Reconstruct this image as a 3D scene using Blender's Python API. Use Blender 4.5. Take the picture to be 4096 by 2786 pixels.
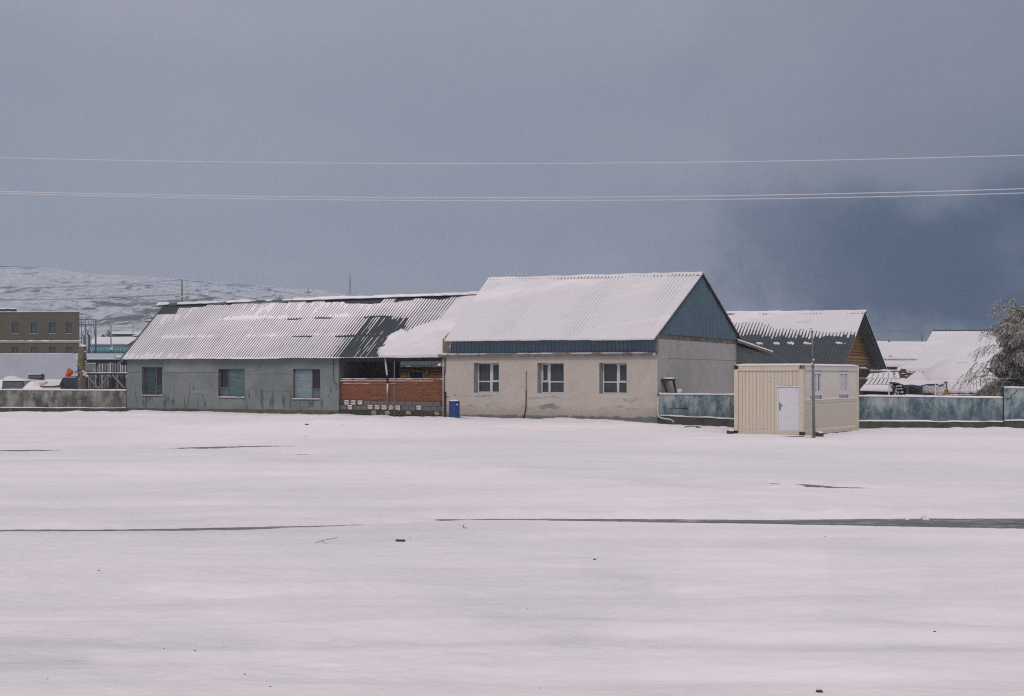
import bpy, math, random
import numpy as np
from mathutils import Vector

for o in list(bpy.data.objects):
    bpy.data.objects.remove(o)
SC = bpy.context.scene
COL = SC.collection
rng = random.Random(7)

# ------------------------------------------------------------------ camera
CZ, FPX, CX, YH = 2.4, 4800.0, 2048.0, 1505.0     # eye height; focal length, centre and horizon in photo pixels
cam_d = bpy.data.cameras.new('camera')
cam = bpy.data.objects.new('camera', cam_d)
COL.objects.link(cam)
cam.location = (0, 0, CZ)
cam.rotation_euler = (math.radians(90), 0, 0)
cam_d.sensor_width = 36.0
cam_d.lens = 36.0 * FPX / 4096.0
cam_d.shift_y = (YH - 1393.0) / 4096.0
cam_d.clip_start = 0.1
cam_d.clip_end = 6000
SC.camera = cam

# ------------------------------------------------------------------ world / sun / exposure
SUN_EL, SUN_AZ = 46.0, 188.0        # azimuth measured from +Y towards +X: the sun is high behind the camera, a little to its left
w = bpy.data.worlds.new('World')
SC.world = w
w.use_nodes = True
nt = w.node_tree
nt.nodes.clear()
def wn(t, **k):
    n = nt.nodes.new(t)
    for a, b in k.items():
        setattr(n, a, b)
    return n
def wl(a, b):
    nt.links.new(a, b)
out = wn('ShaderNodeOutputWorld')
sky = wn('ShaderNodeTexSky')
sky.sky_type = 'NISHITA'
sky.sun_disc = False
sky.sun_elevation = math.radians(SUN_EL)
sky.sun_rotation = math.radians(SUN_AZ)
bg1 = wn('ShaderNodeBackground')
bg1.inputs[1].default_value = 0.1
wl(sky.outputs[0], bg1.inputs[0])
tc = wn('ShaderNodeTexCoord')
nrm = wn('ShaderNodeVectorMath', operation='NORMALIZE')
wl(tc.outputs['Generated'], nrm.inputs[0])
sep = wn('ShaderNodeSeparateXYZ')
wl(nrm.outputs[0], sep.inputs[0])
def wmath(op, a, b=None, clamp=False):
    n = wn('ShaderNodeMath', operation=op)
    n.use_clamp = clamp
    for i, v in enumerate((a, b)):
        if v is None:
            continue
        if isinstance(v, (int, float)):
            n.inputs[i].default_value = v
        else:
            wl(v, n.inputs[i])
    return n.outputs[0]
def wramp(fac, stops, interp='EASE'):
    n = wn('ShaderNodeValToRGB')
    n.color_ramp.interpolation = interp
    els = n.color_ramp.elements
    while len(els) < len(stops):
        els.new(0.5)
    for e, (p, c) in zip(els, stops):
        e.position = p
        e.color = (*c, 1) if len(c) == 3 else c
    wl(fac, n.inputs[0])
    return n.outputs[0]
def wnoise(scale, detail, rough=0.5, sc=(1, 1, 1), off=(0, 0, 0)):
    m = wn('ShaderNodeMapping')
    m.inputs['Scale'].default_value = sc
    m.inputs['Location'].default_value = off
    wl(nrm.outputs[0], m.inputs[0])
    n = wn('ShaderNodeTexNoise')
    n.inputs['Scale'].default_value = scale
    n.inputs['Detail'].default_value = detail
    n.inputs['Roughness'].default_value = rough
    wl(m.outputs[0], n.inputs['Vector'])
    return n.outputs['Fac']
def wmix(fac, a, b):
    n = wn('ShaderNodeMix', data_type='RGBA')
    if isinstance(fac, (int, float)):
        n.inputs[0].default_value = fac
    else:
        wl(fac, n.inputs[0])
    for s, v in ((6, a), (7, b)):
        if isinstance(v, tuple):
            n.inputs[s].default_value = (*v, 1)
        else:
            wl(v, n.inputs[s])
    return n.outputs[2]
# overcast veil: brighter with height, as a cloud deck is
base = wramp(sep.outputs[2], [(0.0, (0.226, 0.253, 0.325)), (0.10, (0.214, 0.243, 0.316)), (0.20, (0.250, 0.274, 0.345)),
                              (0.32, (0.305, 0.320, 0.388)), (0.6, (0.58, 0.58, 0.62)), (1.0, (0.67, 0.67, 0.70))])
# slow soft cloud mottling
cl = wnoise(2.2, 5, 0.55, (1, 1, 2.2), (3.1, 0.4, 1.7))
base2 = wmix(wramp(cl, [(0.35, (0, 0, 0)), (0.68, (1, 1, 1))]), wmix(0.10, base, (0.15, 0.19, 0.29)), wmix(0.08, base, (0.62, 0.60, 0.63)))
# dark blue snow-storm bank low down to the right, fading round to the side
az = wmath('ARCTAN2', sep.outputs[0], sep.outputs[1])
wob = wmath('MULTIPLY', wmath('SUBTRACT', wnoise(6.5, 5, 0.6), 0.5), 0.30)
azw = wmath('ADD', az, wob)
elw = wmath('ADD', sep.outputs[2], wmath('MULTIPLY', wob, 0.45))
# ragged near-vertical upper-left edge, soft below
m_az = wramp(wmath('ADD', azw, 0.20), [(0.0, (0, 0, 0)), (0.20, (0.13,) * 3), (0.33, (0.40,) * 3), (0.40, (0.82,) * 3), (0.50, (1, 1, 1))])
m_el = wramp(wmath('MULTIPLY', elw, 3.0), [(0.06, (0.55,) * 3), (0.16, (1, 1, 1)), (0.39, (1, 1, 1)), (0.50, (0.48,) * 3), (0.75, (0.32,) * 3), (1.0, (0.26,) * 3)])
m_back = wramp(wmath('MULTIPLY', az, 0.5), [(0.35, (1, 1, 1)), (0.75, (0, 0, 0))])
m_n = wramp(wnoise(5.0, 5, 0.6, (1, 1, 1.4), (0.3, 2.2, 5.0)), [(0.30, (0.72,) * 3), (0.58, (1, 1, 1))])
mk = wmath('MULTIPLY', wmath('MULTIPLY', m_az, m_el), wmath('MULTIPLY', m_back, m_n))
mk = wmath('MULTIPLY', mk, 0.97)
skycol = wmix(mk, base2, (0.034, 0.064, 0.132))
# the lower hemisphere only stands below the horizon
bg2 = wn('ShaderNodeBackground')
bg2.inputs[1].default_value = 1.0
wl(skycol, bg2.inputs[0])
mx = wn('ShaderNodeMixShader')
mx.inputs[0].default_value = 0.96
wl(bg1.outputs[0], mx.inputs[1])
wl(bg2.outputs[0], mx.inputs[2])
wl(mx.outputs[0], out.inputs[0])

sun_d = bpy.data.lights.new('sun', 'SUN')
sun_d.energy = 1.15
sun_d.angle = math.radians(24)
sun_d.color = (1.0, 0.875, 0.80)
sun = bpy.data.objects.new('sun', sun_d)
COL.objects.link(sun)
_a, _e = math.radians(SUN_AZ), math.radians(SUN_EL)
sd = Vector((math.sin(_a) * math.cos(_e), math.cos(_a) * math.cos(_e), math.sin(_e)))
sun.rotation_euler = sd.to_track_quat('Z', 'Y').to_euler()
sun.location = (-20, -30, 40)

SC.view_settings.view_transform = 'Standard'
SC.view_settings.look = 'None'
SC.view_settings.exposure = 0.0
SC.view_settings.gamma = 1.0
SC.view_settings.use_curve_mapping = False
SC.render.engine = 'CYCLES'
SC.cycles.max_bounces = 6
SC.cycles.diffuse_bounces = 3
SC.cycles.volume_bounces = 1
SC.cycles.sample_clamp_indirect = 4.0
SC.cycles.use_denoising = False
SC.cycles.filter_width = 1.15

# ------------------------------------------------------------------ helpers: noise, objects, meshes
def _h(ix, iy, seed):
    h = (ix.astype(np.int64) * 374761393 + iy.astype(np.int64) * 668265263 + seed * 974711) & 0xffffffff
    h = ((h ^ (h >> 13)) * 1274126177) & 0xffffffff
    return ((h ^ (h >> 16)) & 0xffff) / 65535.0
def vnoise(x, y, seed=0):
    x = np.asarray(x, float); y = np.asarray(y, float)
    ix, iy = np.floor(x), np.floor(y)
    fx, fy = x - ix, y - iy
    fx = fx * fx * (3 - 2 * fx); fy = fy * fy * (3 - 2 * fy)
    a = _h(ix, iy, seed); b = _h(ix + 1, iy, seed); c = _h(ix, iy + 1, seed); d = _h(ix + 1, iy + 1, seed)
    return (a + (b - a) * fx) * (1 - fy) + (c + (d - c) * fx) * fy
def fbm(x, y, seed=0, oct=4):
    s, a, t = 0, 1.0, 0
    for k in range(oct):
        s = s + a * (vnoise(x * 2 ** k + 17.3 * k, y * 2 ** k - 9.1 * k, seed + k) - 0.5)
        t += a; a *= 0.5
    return s / t * 2       # about -1..1
def ss(a, b, x):
    t = np.clip((np.asarray(x, float) - a) / (b - a), 0, 1)
    return t * t * (3 - 2 * t)

def zg(x, y):              # the lie of the land, without the drifts
    x = np.asarray(x, float); y = np.asarray(y, float)
    z = -0.03 + 0.42 * ss(43, 54, y) * (1 - 0.95 * ss(4, 12, x))
    z = z + (0.50 - z) * ss(57, 66, y)
    z = z + 1.5 * ss(98, 108, y) + np.clip(y - 110, 0, 5000) * 0.022
    return z
def Z(x, y): return float(zg(x, y))
def X(px, D): return (px - CX) * D / FPX
def H(py, D): return CZ + (YH - py) * D / FPX
def P(px, py, D): return (X(px, D), D, H(py, D))

WLOC = {}
def tag(o, label=None, cat=None, group=None, kind=None):
    if label: o['label'] = label
    if cat: o['category'] = cat
    if group: o['group'] = group
    if kind: o['kind'] = kind
    return o
def thing(name, label, cat, loc, group=None):
    o = bpy.data.objects.new(name, None)
    o.empty_display_size = 0.3
    COL.objects.link(o)
    o.location = loc
    WLOC[o] = Vector(loc)
    return tag(o, label, cat, group)

class MB:
    def __init__(s): s.v, s.f, s.mi, s.sm = [], [], [], []
    def add(s, vs, fs, mi=0, smooth=False):
        b = len(s.v)
        s.v.extend([tuple(p) for p in vs])
        for f in fs:
            s.f.append(tuple(b + i for i in f)); s.mi.append(mi); s.sm.append(smooth)
        return s
    def hexa(s, p, mi=0):        # p: 8 points, bottom ring then top ring
        return s.add(p, [(3, 2, 1, 0), (4, 5, 6, 7), (0, 1, 5, 4), (1, 2, 6, 5), (2, 3, 7, 6), (3, 0, 4, 7)], mi)
    def box(s, x0, x1, y0, y1, z0, z1, mi=0):
        return s.hexa([(x0, y0, z0), (x1, y0, z0), (x1, y1, z0), (x0, y1, z0), (x0, y0, z1), (x1, y0, z1), (x1, y1, z1), (x0, y1, z1)], mi)
    def fbox(s, F, u0, u1, d0, d1, z0, z1, mi=0):
        q = [(u0, d0), (u1, d0), (u1, d1), (u0, d1)]
        return s.hexa([F.pt(u, d, z0) for u, d in q] + [F.pt(u, d, z1) for u, d in q], mi)
    def tube(s, path, r, seg=8, mi=0, cap=True, smooth=True):
        path = [Vector(p) for p in path]
        rs = r if isinstance(r, (list, tuple)) else [r] * len(path)
        b = len(s.v); prev = None
        for i, p in enumerate(path):
            t = (path[min(i + 1, len(path) - 1)] - path[max(i - 1, 0)]).normalized()
            a = prev if prev is not None else (Vector((0, 0, 1)) if abs(t.z) < 0.9 else Vector((1, 0, 0)))
            n = (a - t * a.dot(t))
            if n.length < 1e-6: n = t.orthogonal()
            n.normalize(); prev = n
            m = t.cross(n)
            for k in range(seg):
                c = 2 * math.pi * k / seg
                s.v.append(tuple(p + (n * math.cos(c) + m * math.sin(c)) * rs[i]))
        for i in range(len(path) - 1):
            for k in range(seg):
                k2 = (k + 1) % seg
                s.f.append((b + i * seg + k, b + i * seg + k2, b + (i + 1) * seg + k2, b + (i + 1) * seg + k)); s.mi.append(mi); s.sm.append(smooth)
        if cap:
            s.f.append(tuple(b + k for k in range(seg))[::-1]); s.mi.append(mi); s.sm.append(False)
            e = b + (len(path) - 1) * seg
            s.f.append(tuple(e + k for k in range(seg))); s.mi.append(mi); s.sm.append(False)
        return s
    def lathe(s, c, prof, seg=24, mi=0):      # prof: list of (r, z)
        b = len(s.v)
        for r, z in prof:
            for k in range(seg):
                a = 2 * math.pi * k / seg
                s.v.append((c[0] + r * math.cos(a), c[1] + r * math.sin(a), c[2] + z))
        for i in range(len(prof) - 1):
            for k in range(seg):
                k2 = (k + 1) % seg
                s.f.append((b + i * seg + k, b + i * seg + k2, b + (i + 1) * seg + k2, b + (i + 1) * seg + k)); s.mi.append(mi); s.sm.append(True)
        return s
    def prism(s, poly, d, mi=0):              # polygon of 3-D points pushed along vector d
        n = len(poly); d = Vector(d)
        vs = [tuple(p) for p in poly] + [tuple(Vector(p) + d) for p in poly]
        fs = [tuple(range(n))[::-1], tuple(range(n, 2 * n))] + [(i, (i + 1) % n, n + (i + 1) % n, n + i) for i in range(n)]
        return s.add(vs, fs, mi)
    def lump(s, c, rx, ry, rz, seed=0, amp=0.25, nu=10, nv=6, mi=0, cut=-0.3):
        b = len(s.v)
        for j in range(nv + 1):
            ph = math.pi / 2 - (math.pi / 2 - math.asin(cut)) * j / nv
            for k in range(nu):
                th = 2 * math.pi * k / nu
                q = 1 + amp * float(fbm(np.array([math.cos(th) * 1.3 + seed]), np.array([math.sin(th) * 1.3 + ph + seed * 3.7]), seed)[0])
                s.v.append((c[0] + rx * q * math.cos(ph) * math.cos(th), c[1] + ry * q * math.cos(ph) * math.sin(th), c[2] + rz * q * math.sin(ph)))
        for j in range(nv):
            for k in range(nu):
                k2 = (k + 1) % nu
                s.f.append((b + j * nu + k, b + (j + 1) * nu + k, b + (j + 1) * nu + k2, b + j * nu + k2)); s.mi.append(mi); s.sm.append(True)
        return s
    def build(s, name, mats, parent=None, kind=None, label=None):
        me = bpy.data.meshes.new(name)
        off = WLOC.get(parent, Vector((0, 0, 0)))
        me.from_pydata([(a - off.x, b - off.y, c - off.z) for a, b, c in s.v], [], s.f)
        mats = mats if isinstance(mats, (list, tuple)) else [mats]
        for m in mats: me.materials.append(m)
        me.polygons.foreach_set('material_index', s.mi)
        me.polygons.foreach_set('use_smooth', s.sm)
        me.update()
        return link(name, me, parent, kind, label)
def link(name, me, parent=None, kind=None, label=None):
    o = bpy.data.objects.new(name, me)
    COL.objects.link(o)
    if parent is not None:
        o.parent = parent
        WLOC[o] = WLOC[parent]
    else:
        WLOC[o] = Vector((0, 0, 0))
    if kind: o['kind'] = kind
    if label: o['label'] = label
    return o
def grid_mesh(name, V, keep=None, mats=None, parent=None, kind=None, smooth=True, label=None):
    """V: (rows, cols, 3) numpy array of world points."""
    nr, nc = V.shape[:2]
    off = np.array(WLOC.get(parent, Vector((0, 0, 0))))
    idx = np.arange(nr * nc).reshape(nr, nc)
    q = np.stack([idx[:-1, :-1], idx[:-1, 1:], idx[1:, 1:], idx[1:, :-1]], -1).reshape(-1, 4)
    if keep is not None:
        k = keep.reshape(-1)
        q = q[k[q].any(1)]
    used = np.unique(q)
    re = np.full(nr * nc, -1); re[used] = np.arange(len(used))
    q = re[q]; vs = (V.reshape(-1, 3) - off)[used]
    me = bpy.data.meshes.new(name)
    me.vertices.add(len(vs)); me.vertices.foreach_set('co', vs.astype(np.float32).ravel())
    me.loops.add(q.size); me.loops.foreach_set('vertex_index', q.astype(np.int32).ravel())
    me.polygons.add(len(q)); me.polygons.foreach_set('loop_start', np.arange(0, q.size, 4, dtype=np.int32))
    me.polygons.foreach_set('use_smooth', np.full(len(q), smooth))
    me.update(calc_edges=True); me.validate()
    for m in (mats if isinstance(mats, (list, tuple)) else [mats]): me.materials.append(m)
    return link(name, me, parent, kind, label)

class Frame:
    """Facade frame: origin (x, y), U along it, W inward."""
    def __init__(s, O, U, W):
        s.O, s.U, s.W = Vector((O[0], O[1], 0)), Vector((U[0], U[1], 0)).normalized(), Vector((W[0], W[1], 0)).normalized()
    def pt(s, u, d, z):
        p = s.O + s.U * u + s.W * d
        return (p.x, p.y, z)
    def u(s, px, d=0.0):
        r = (px - CX) / FPX
        q = s.O + s.W * d
        return (r * q.y - q.x) / (s.U.x - r * s.U.y)
    def D(s, u, d=0.0): return (s.O + s.U * u + s.W * d).y
    def z(s, py, u, d=0.0): return H(py, s.D(u, d))

# ------------------------------------------------------------------ materials
class NT:
    def __init__(s, name):
        s.m = bpy.data.materials.new(name); s.m.use_nodes = True
        s.t = s.m.node_tree
        s.b = s.t.nodes['Principled BSDF']
        s.tc = s.t.nodes.new('ShaderNodeTexCoord')
    def n(s, t, **k):
        x = s.t.nodes.new(t)
        for a, b in k.items(): setattr(x, a, b)
        return x
    def l(s, a, b): s.t.links.new(a, b)
    def set(s, sock, v):
        if isinstance(v, (int, float)): sock.default_value = v
        elif isinstance(v, tuple): sock.default_value = (*v, 1) if len(v) == 3 and sock.type == 'RGBA' else v
        else: s.l(v, sock)
    def coord(s, sc=(1, 1, 1), loc=(0, 0, 0), rot=(0, 0, 0)):
        m = s.n('ShaderNodeMapping')
        m.inputs['Scale'].default_value = sc; m.inputs['Location'].default_value = loc; m.inputs['Rotation'].default_value = rot
        s.l(s.tc.outputs['Object'], m.inputs[0])
        return m.outputs[0]
    def noise(s, scale, detail=4, rough=0.55, sc=(1, 1, 1), loc=(0, 0, 0), dist=0.0):
        x = s.n('ShaderNodeTexNoise')
        x.inputs['Scale'].default_value = scale; x.inputs['Detail'].default_value = detail; x.inputs['Roughness'].default_value = rough
        x.inputs['Distortion'].default_value = dist
        s.l(s.coord(sc, loc), x.inputs['Vector'])
        return x.outputs['Fac']
    def ramp(s, fac, stops, interp='LINEAR'):
        x = s.n('ShaderNodeValToRGB'); x.color_ramp.interpolation = interp
        e = x.color_ramp.elements
        while len(e) < len(stops): e.new(0.5)
        for a, (p, c) in zip(e, stops):
            a.position = p
            if isinstance(c, (int, float)): c = (c, c, c)
            a.color = (*c, 1)
        s.l(fac, x.inputs[0])
        return x.outputs[0]
    def mix(s, f, a, b):
        x = s.n('ShaderNodeMix', data_type='RGBA')
        s.set(x.inputs[0], f); s.set(x.inputs[6], a); s.set(x.inputs[7], b)
        return x.outputs[2]
    def math(s, op, a, b=0.0, clamp=False):
        x = s.n('ShaderNodeMath', operation=op); x.use_clamp = clamp
        s.set(x.inputs[0], a); s.set(x.inputs[1], b)
        return x.outputs[0]
    def xyz(s):
        x = s.n('ShaderNodeSeparateXYZ'); s.l(s.tc.outputs['Object'], x.inputs[0]); return x.outputs
    def upness(s):          # world-up component of the true surface normal
        g = s.n('ShaderNodeNewGeometry'); x = s.n('ShaderNodeSeparateXYZ'); s.l(g.outputs['Normal'], x.inputs[0]); return x.outputs[2]
    def bump(s, h, strength=0.3, dist=0.02):
        x = s.n('ShaderNodeBump'); x.inputs['Strength'].default_value = strength; x.inputs['Distance'].default_value = dist
        s.l(h, x.inputs['Height']); s.l(x.outputs[0], s.b.inputs['Normal'])
    def done(s, col, rough=0.75, metal=0.0, spec=0.3):
        s.set(s.b.inputs['Base Color'], col); s.set(s.b.inputs['Roughness'], rough)
        s.b.inputs['Metallic'].default_value = metal; s.b.inputs['Specular IOR Level'].default_value = spec
        return s.m
def mul(c, k): return tuple(x * k for x in c)
def simple(name, c, rough=0.75, var=0.15, sc=3.0, bump=0.0, bsc=40.0, spec=0.3, metal=0.0, stretch=(1, 1, 1), dust=0.0):
    t = NT(name)
    col = t.mix(t.ramp(t.noise(sc, 5, 0.6, stretch), [(0.3, 0.0), (0.7, 1.0)]), mul(c, 1 - var), mul(c, 1 + var))
    if dust: col = t.mix(t.math('MULTIPLY', t.ramp(t.upness(), [(0.35, 0.0), (0.75, 1.0)]), dust), col, (0.80, 0.79, 0.81))
    if bump: t.bump(t.noise(bsc, 4, 0.6), bump, 0.02)
    return t.done(col, rough, metal, spec)

def m_snow(name, rough_amp=1.0, tint=(0.822, 0.767, 0.790), packed_shade=False):
    t = NT(name)
    # wind-crusted patches: greyer and grainier; fresh patches: smooth and pale
    pt = t.ramp(t.math('ADD', t.math('MULTIPLY', t.noise(0.16, 4, 0.55, (0.45, 1, 1), (2, 5, 0)), 0.75), t.math('MULTIPLY', t.noise(1.3, 5, 0.6, (0.5, 1.2, 1)), 0.25)), [(0.42, 0.0), (0.56, 1.0)])
    if packed_shade:        # grey of crusted snow plus rut shading painted in, stored on the ground mesh
        at = t.n('ShaderNodeAttribute'); at.attribute_name = 'packed_shade'
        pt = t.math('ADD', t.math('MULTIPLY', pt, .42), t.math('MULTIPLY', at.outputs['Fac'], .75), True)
    grain = t.noise(11, 6, 0.75, (0.6, 1.3, 1))
    col = t.mix(t.math('MULTIPLY', pt, 0.85), mul(tint, 1.06), (tint[0] * 0.83, tint[1] * 0.86, tint[2] * 0.875))
    col = t.mix(t.math('MULTIPLY', t.math('MULTIPLY', t.ramp(grain, [(0.50, 0.0), (0.66, 1.0)]), pt), 0.50), col, mul(tint, 0.72))  # fine shading painted into the colour as dark grain, and pits below
    pit_shade = t.ramp(t.noise(3.2, 5, 0.7, (0.55, 1.5, 1), (7, 1, 0)), [(0.60, 0.0), (0.70, 1.0)])
    col = t.mix(t.math('MULTIPLY', t.math('MULTIPLY', pit_shade, pt), 0.45), col, mul(tint, 0.70))
    fine = t.noise(26, 5, 0.7, (0.6, 1.3, 1))
    mid = t.noise(4.5, 5, 0.65, (0.6, 1.2, 1), (0, 0, 0), 0.5)
    h = t.math('MULTIPLY', t.math('ADD', t.math('MULTIPLY', fine, 0.4), mid), t.math('ADD', t.math('MULTIPLY', pt, 0.75), 0.25))
    t.bump(h, 0.75 * rough_amp, 0.05)
    m = t.done(col, 0.95, 0, 0.0)
    return m
SNOW = m_snow('snow')
SNOW_G = m_snow('packed ground snow', packed_shade=True)
SNOW_ROOF = m_snow('roof snow', 0.5)
def m_grey_render():
    t = NT('grey cement render')
    c = t.mix(t.ramp(t.noise(0.45, 3, 0.5), [(0.40, 0.0), (0.58, 1.0)]), (0.160, 0.188, 0.192), (0.220, 0.244, 0.250))
    c = t.mix(t.math('MULTIPLY', t.ramp(t.noise(2.5, 6, 0.65, (1, 1, 0.6)), [(0.4, 0.0), (0.75, 1.0)]), 0.35), c, (0.15, 0.17, 0.175))
    # short dark drip stains, only in a belt below the sills
    st = t.ramp(t.noise(3.2, 4, 0.6, (1.7, 1.7, 0.30), (2, 1, 4)), [(0.56, 0.0), (0.61, 1.0)])
    z = t.xyz()[2]
    belt = t.ramp(t.math('MULTIPLY', z, 0.4), [(0.08, 0.25), (0.25, 1.0), (0.55, 0.75), (0.66, 0.0)])
    c = t.mix(t.math('MULTIPLY', t.math('MULTIPLY', st, belt), 0.75), c, (0.068, 0.078, 0.078))
    low = t.ramp(t.math('ADD', z, t.math('MULTIPLY', t.noise(2.0, 4), 0.22)), [(0.30, 1.0), (0.42, 0.0)])
    c = t.mix(t.math('MULTIPLY', low, 0.75), c, (0.125, 0.115, 0.090))
    t.bump(t.noise(30, 5, 0.7), 0.25, 0.01)
    return t.done(c, 0.9, 0, 0.15)
def m_cream():
    t = NT('cream plaster')
    base = t.mix(t.ramp(t.noise(1.2, 6, 0.65), [(0.35, 0.0), (0.65, 1.0)]), (0.455, 0.408, 0.364), (0.520, 0.470, 0.424))
    z = t.xyz()[2]
    # flaked band where the skim coat came off, patches along two rows
    n = t.noise(1.5, 6, 0.7, (0.55, 0.55, 2.2), (5, 3, 1))
    zr_ = t.math('ADD', z, t.math('MULTIPLY', t.math('SUBTRACT', t.noise(0.8, 3, .5, (1, 1, .3)), .5), .7))
    row = t.ramp(t.math('MULTIPLY', zr_, 0.4), [(0.20, 0.75), (0.27, 1.0), (0.34, 0.55), (0.44, 1.0), (0.52, 0.0)])
    pat = t.ramp(t.math('MULTIPLY', n, row), [(0.455, 0.0), (0.51, 1.0)])
    pat = t.math('MULTIPLY', pat, t.ramp(t.noise(0.30, 2, .5, (1, 1, .1), (2.3, 1, 0)), [(.42, 0.05), (.55, 1.0)]))
    c = t.mix(t.math('MULTIPLY', pat, 0.85), base, (0.20, 0.215, 0.215))
    wet = t.ramp(t.math('ADD', z, t.math('MULTIPLY', t.noise(1.1, 5, 0.6, (1, 1, 0.4)), 0.55)), [(0.44, 1.0), (0.80, 0.55), (1.0, 0.0)])
    c = t.mix(t.math('MULTIPLY', wet, 0.5), c, (0.215, 0.205, 0.175))
    foot = t.ramp(t.math('ADD', z, t.math('MULTIPLY', t.noise(3.0, 6, 0.7), 0.40)), [(0.43, 1.0), (0.50, 0.0)])
    c = t.mix(t.math('MULTIPLY', foot, 0.9), c, (0.125, 0.150, 0.155))
    t.bump(t.noise(22, 5, 0.7), 0.3, 0.012)
    return t.done(c, 0.9, 0, 0.15)
def m_blue_wall():
    t = NT('faded blue limewash')
    n = t.noise(2.3, 8, 0.74, (1, 1, 0.48), (1, 7, 2))
    c = t.ramp(n, [(0.30, (0.034, 0.066, 0.086)), (0.41, (0.084, 0.136, 0.160)), (0.49, (0.185, 0.240, 0.264)), (0.60, (0.345, 0.380, 0.390))])
    run = t.ramp(t.noise(4.5, 5, 0.6, (1.5, 1.5, 0.12)), [(0.45, 0.0), (0.70, 1.0)])
    c = t.mix(t.math('MULTIPLY', run, 0.35), c, (0.07, 0.12, 0.14))
    zt_ = t.xyz()[2]
    drip = t.ramp(t.math('ADD', t.math('MULTIPLY', zt_, .62), t.math('MULTIPLY', t.noise(3.2, 5, .65, (1.3, 1.3, .22), (6, 2, 3)), .75)), [(1.08, 0.0), (1.24, 1.0)])
    c = t.mix(t.math('MULTIPLY', drip, .75), c, (.050, .085, .098))
    low = t.ramp(t.math('SUBTRACT', t.math('MULTIPLY', t.noise(2.6, 5, .65, (1, 1, .5), (1, 9, 3)), .9), t.math('MULTIPLY', zt_, .6)), [(.02, 0.0), (.20, 1.0)])
    c = t.mix(t.math('MULTIPLY', low, .5), c, (.050, .092, .114))
    dk = t.ramp(t.noise(5, 6, 0.7), [(0.60, 0.0), (0.72, 1.0)])
    c = t.mix(t.math('MULTIPLY', dk, 0.5), c, (0.030, 0.050, 0.055))
    t.bump(t.noise(14, 6, 0.7), 0.35, 0.02)
    return t.done(c, 0.9, 0, 0.15)
def m_concrete_old():
    t = NT('weathered dark concrete')
    c = t.ramp(t.noise(1.1, 6, 0.65, (1, 1, 0.8)), [(0.36, (0.075, 0.080, 0.073)), (0.50, (0.135, 0.140, 0.128)), (0.63, (0.26, 0.255, 0.235))])
    sp = t.ramp(t.noise(2.4, 5, 0.65, (1, 1, 0.5), (4, 4, 9)), [(0.50, 0.0), (0.64, 1.0)])
    c = t.mix(t.math('MULTIPLY', sp, 0.7), c, (0.40, 0.38, 0.35))
    t.bump(t.noise(12, 6, 0.7), 0.4, 0.03)
    return t.done(c, 0.92, 0, 0.15)
GREY = m_grey_render(); CREAM = m_cream(); BLUEWASH = m_blue_wall(); OLDCON = m_concrete_old()
GABLE = simple('bare grey plaster', (0.43, 0.42, 0.405), 0.92, 0.08, 1.6, 0.3, 18, 0.15)
BEAM = simple('rough concrete ledge', (0.185, 0.175, 0.150), 0.95, 0.35, 3.0, 0.5, 20, 0.15)
PLINTH = simple('dark damp plinth', (0.072, 0.073, 0.064), 0.95, 0.35, 2.5, 0.5, 14, 0.15)
BLUE_SHEET = simple('painted blue steel sheet', (0.102, 0.162, 0.208), 0.45, 0.10, 1.5, 0, 1, 0.4)
SLATE = simple('dark slate grey steel roof', (0.046, 0.058, 0.068), 0.5, 0.18, 2.0, 0, 1, 0.35)
SLATE_UNDER = simple('weathered grey-green steel', (0.085, 0.108, 0.108), 0.6, 0.2, 2.5, 0, 1, 0.3)
TRIM = simple('grey steel trim', (0.18, 0.195, 0.195), 0.55, 0.15, 4)
PVC = simple('white window plastic', (0.60, 0.59, 0.60), 0.5, 0.06, 5)
OLDWIN = simple('brown flaking window wood', (0.16, 0.12, 0.105), 0.85, 0.45, 22)
REVEAL = simple('grey reveal plaster', (0.30, 0.325, 0.33), 0.9, 0.12, 8)
DARKWOOD = simple('old dark timber', (0.045, 0.038, 0.032), 0.9, 0.4, 5, 0.3, 20)
GREYWOOD = simple('weathered grey timber', (0.15, 0.14, 0.13), 0.9, 0.3, 9, 0.3, 30, 0.2, 0, (1, 1, 1))
BLACKISH = simple('black rubber', (0.012, 0.012, 0.013), 0.6, 0.3, 9)
WHITEPIPE = simple('frosted white pipe', (0.58, 0.58, 0.61), 0.6, 0.12, 14)
STEELPOLE = simple('galvanised grey steel', (0.150, 0.158, 0.162), 0.55, 0.25, 6)
RUST = simple('rusty bare steel', (0.070, 0.040, 0.018), 0.85, 0.7, 22)
def m_cont():
    t = NT('cream container paint')
    c = t.mix(t.noise(1.6, 4, .6), (0.585, 0.520, 0.420), (0.62, 0.555, 0.455))
    run = t.ramp(t.noise(5.0, 4, .6, (1.6, 1.6, .10), (3, 2, 1)), [(.56, 0.0), (.70, 1.0)])
    c = t.mix(t.math('MULTIPLY', run, .28), c, (.40, .31, .20))
    sp = t.ramp(t.math('ADD', t.xyz()[2], t.math('MULTIPLY', t.noise(7, 5, .7), .5)), [(.30, 1.0), (.55, 0.0)])
    c = t.mix(t.math('MULTIPLY', sp, .25), c, (.34, .30, .24))
    return t.done(c, .5, 0, .35)
CONT = m_cont()
DOORW = simple('white door paint', (0.66, 0.65, 0.68), 0.45, 0.03, 3, 0, 1, 0.35)
HANDLE = simple('blue grey handle plate', (0.12, 0.20, 0.30), 0.4, 0.1, 8, 0, 1, 0.5)
BARREL = simple('blue barrel plastic', (0.017, 0.052, 0.185), 0.42, 0.15, 3, 0, 1, 0.4)
DARKSTEEL = simple('dark blue steel', (0.03, 0.05, 0.085), 0.5, 0.2, 6)
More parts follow.
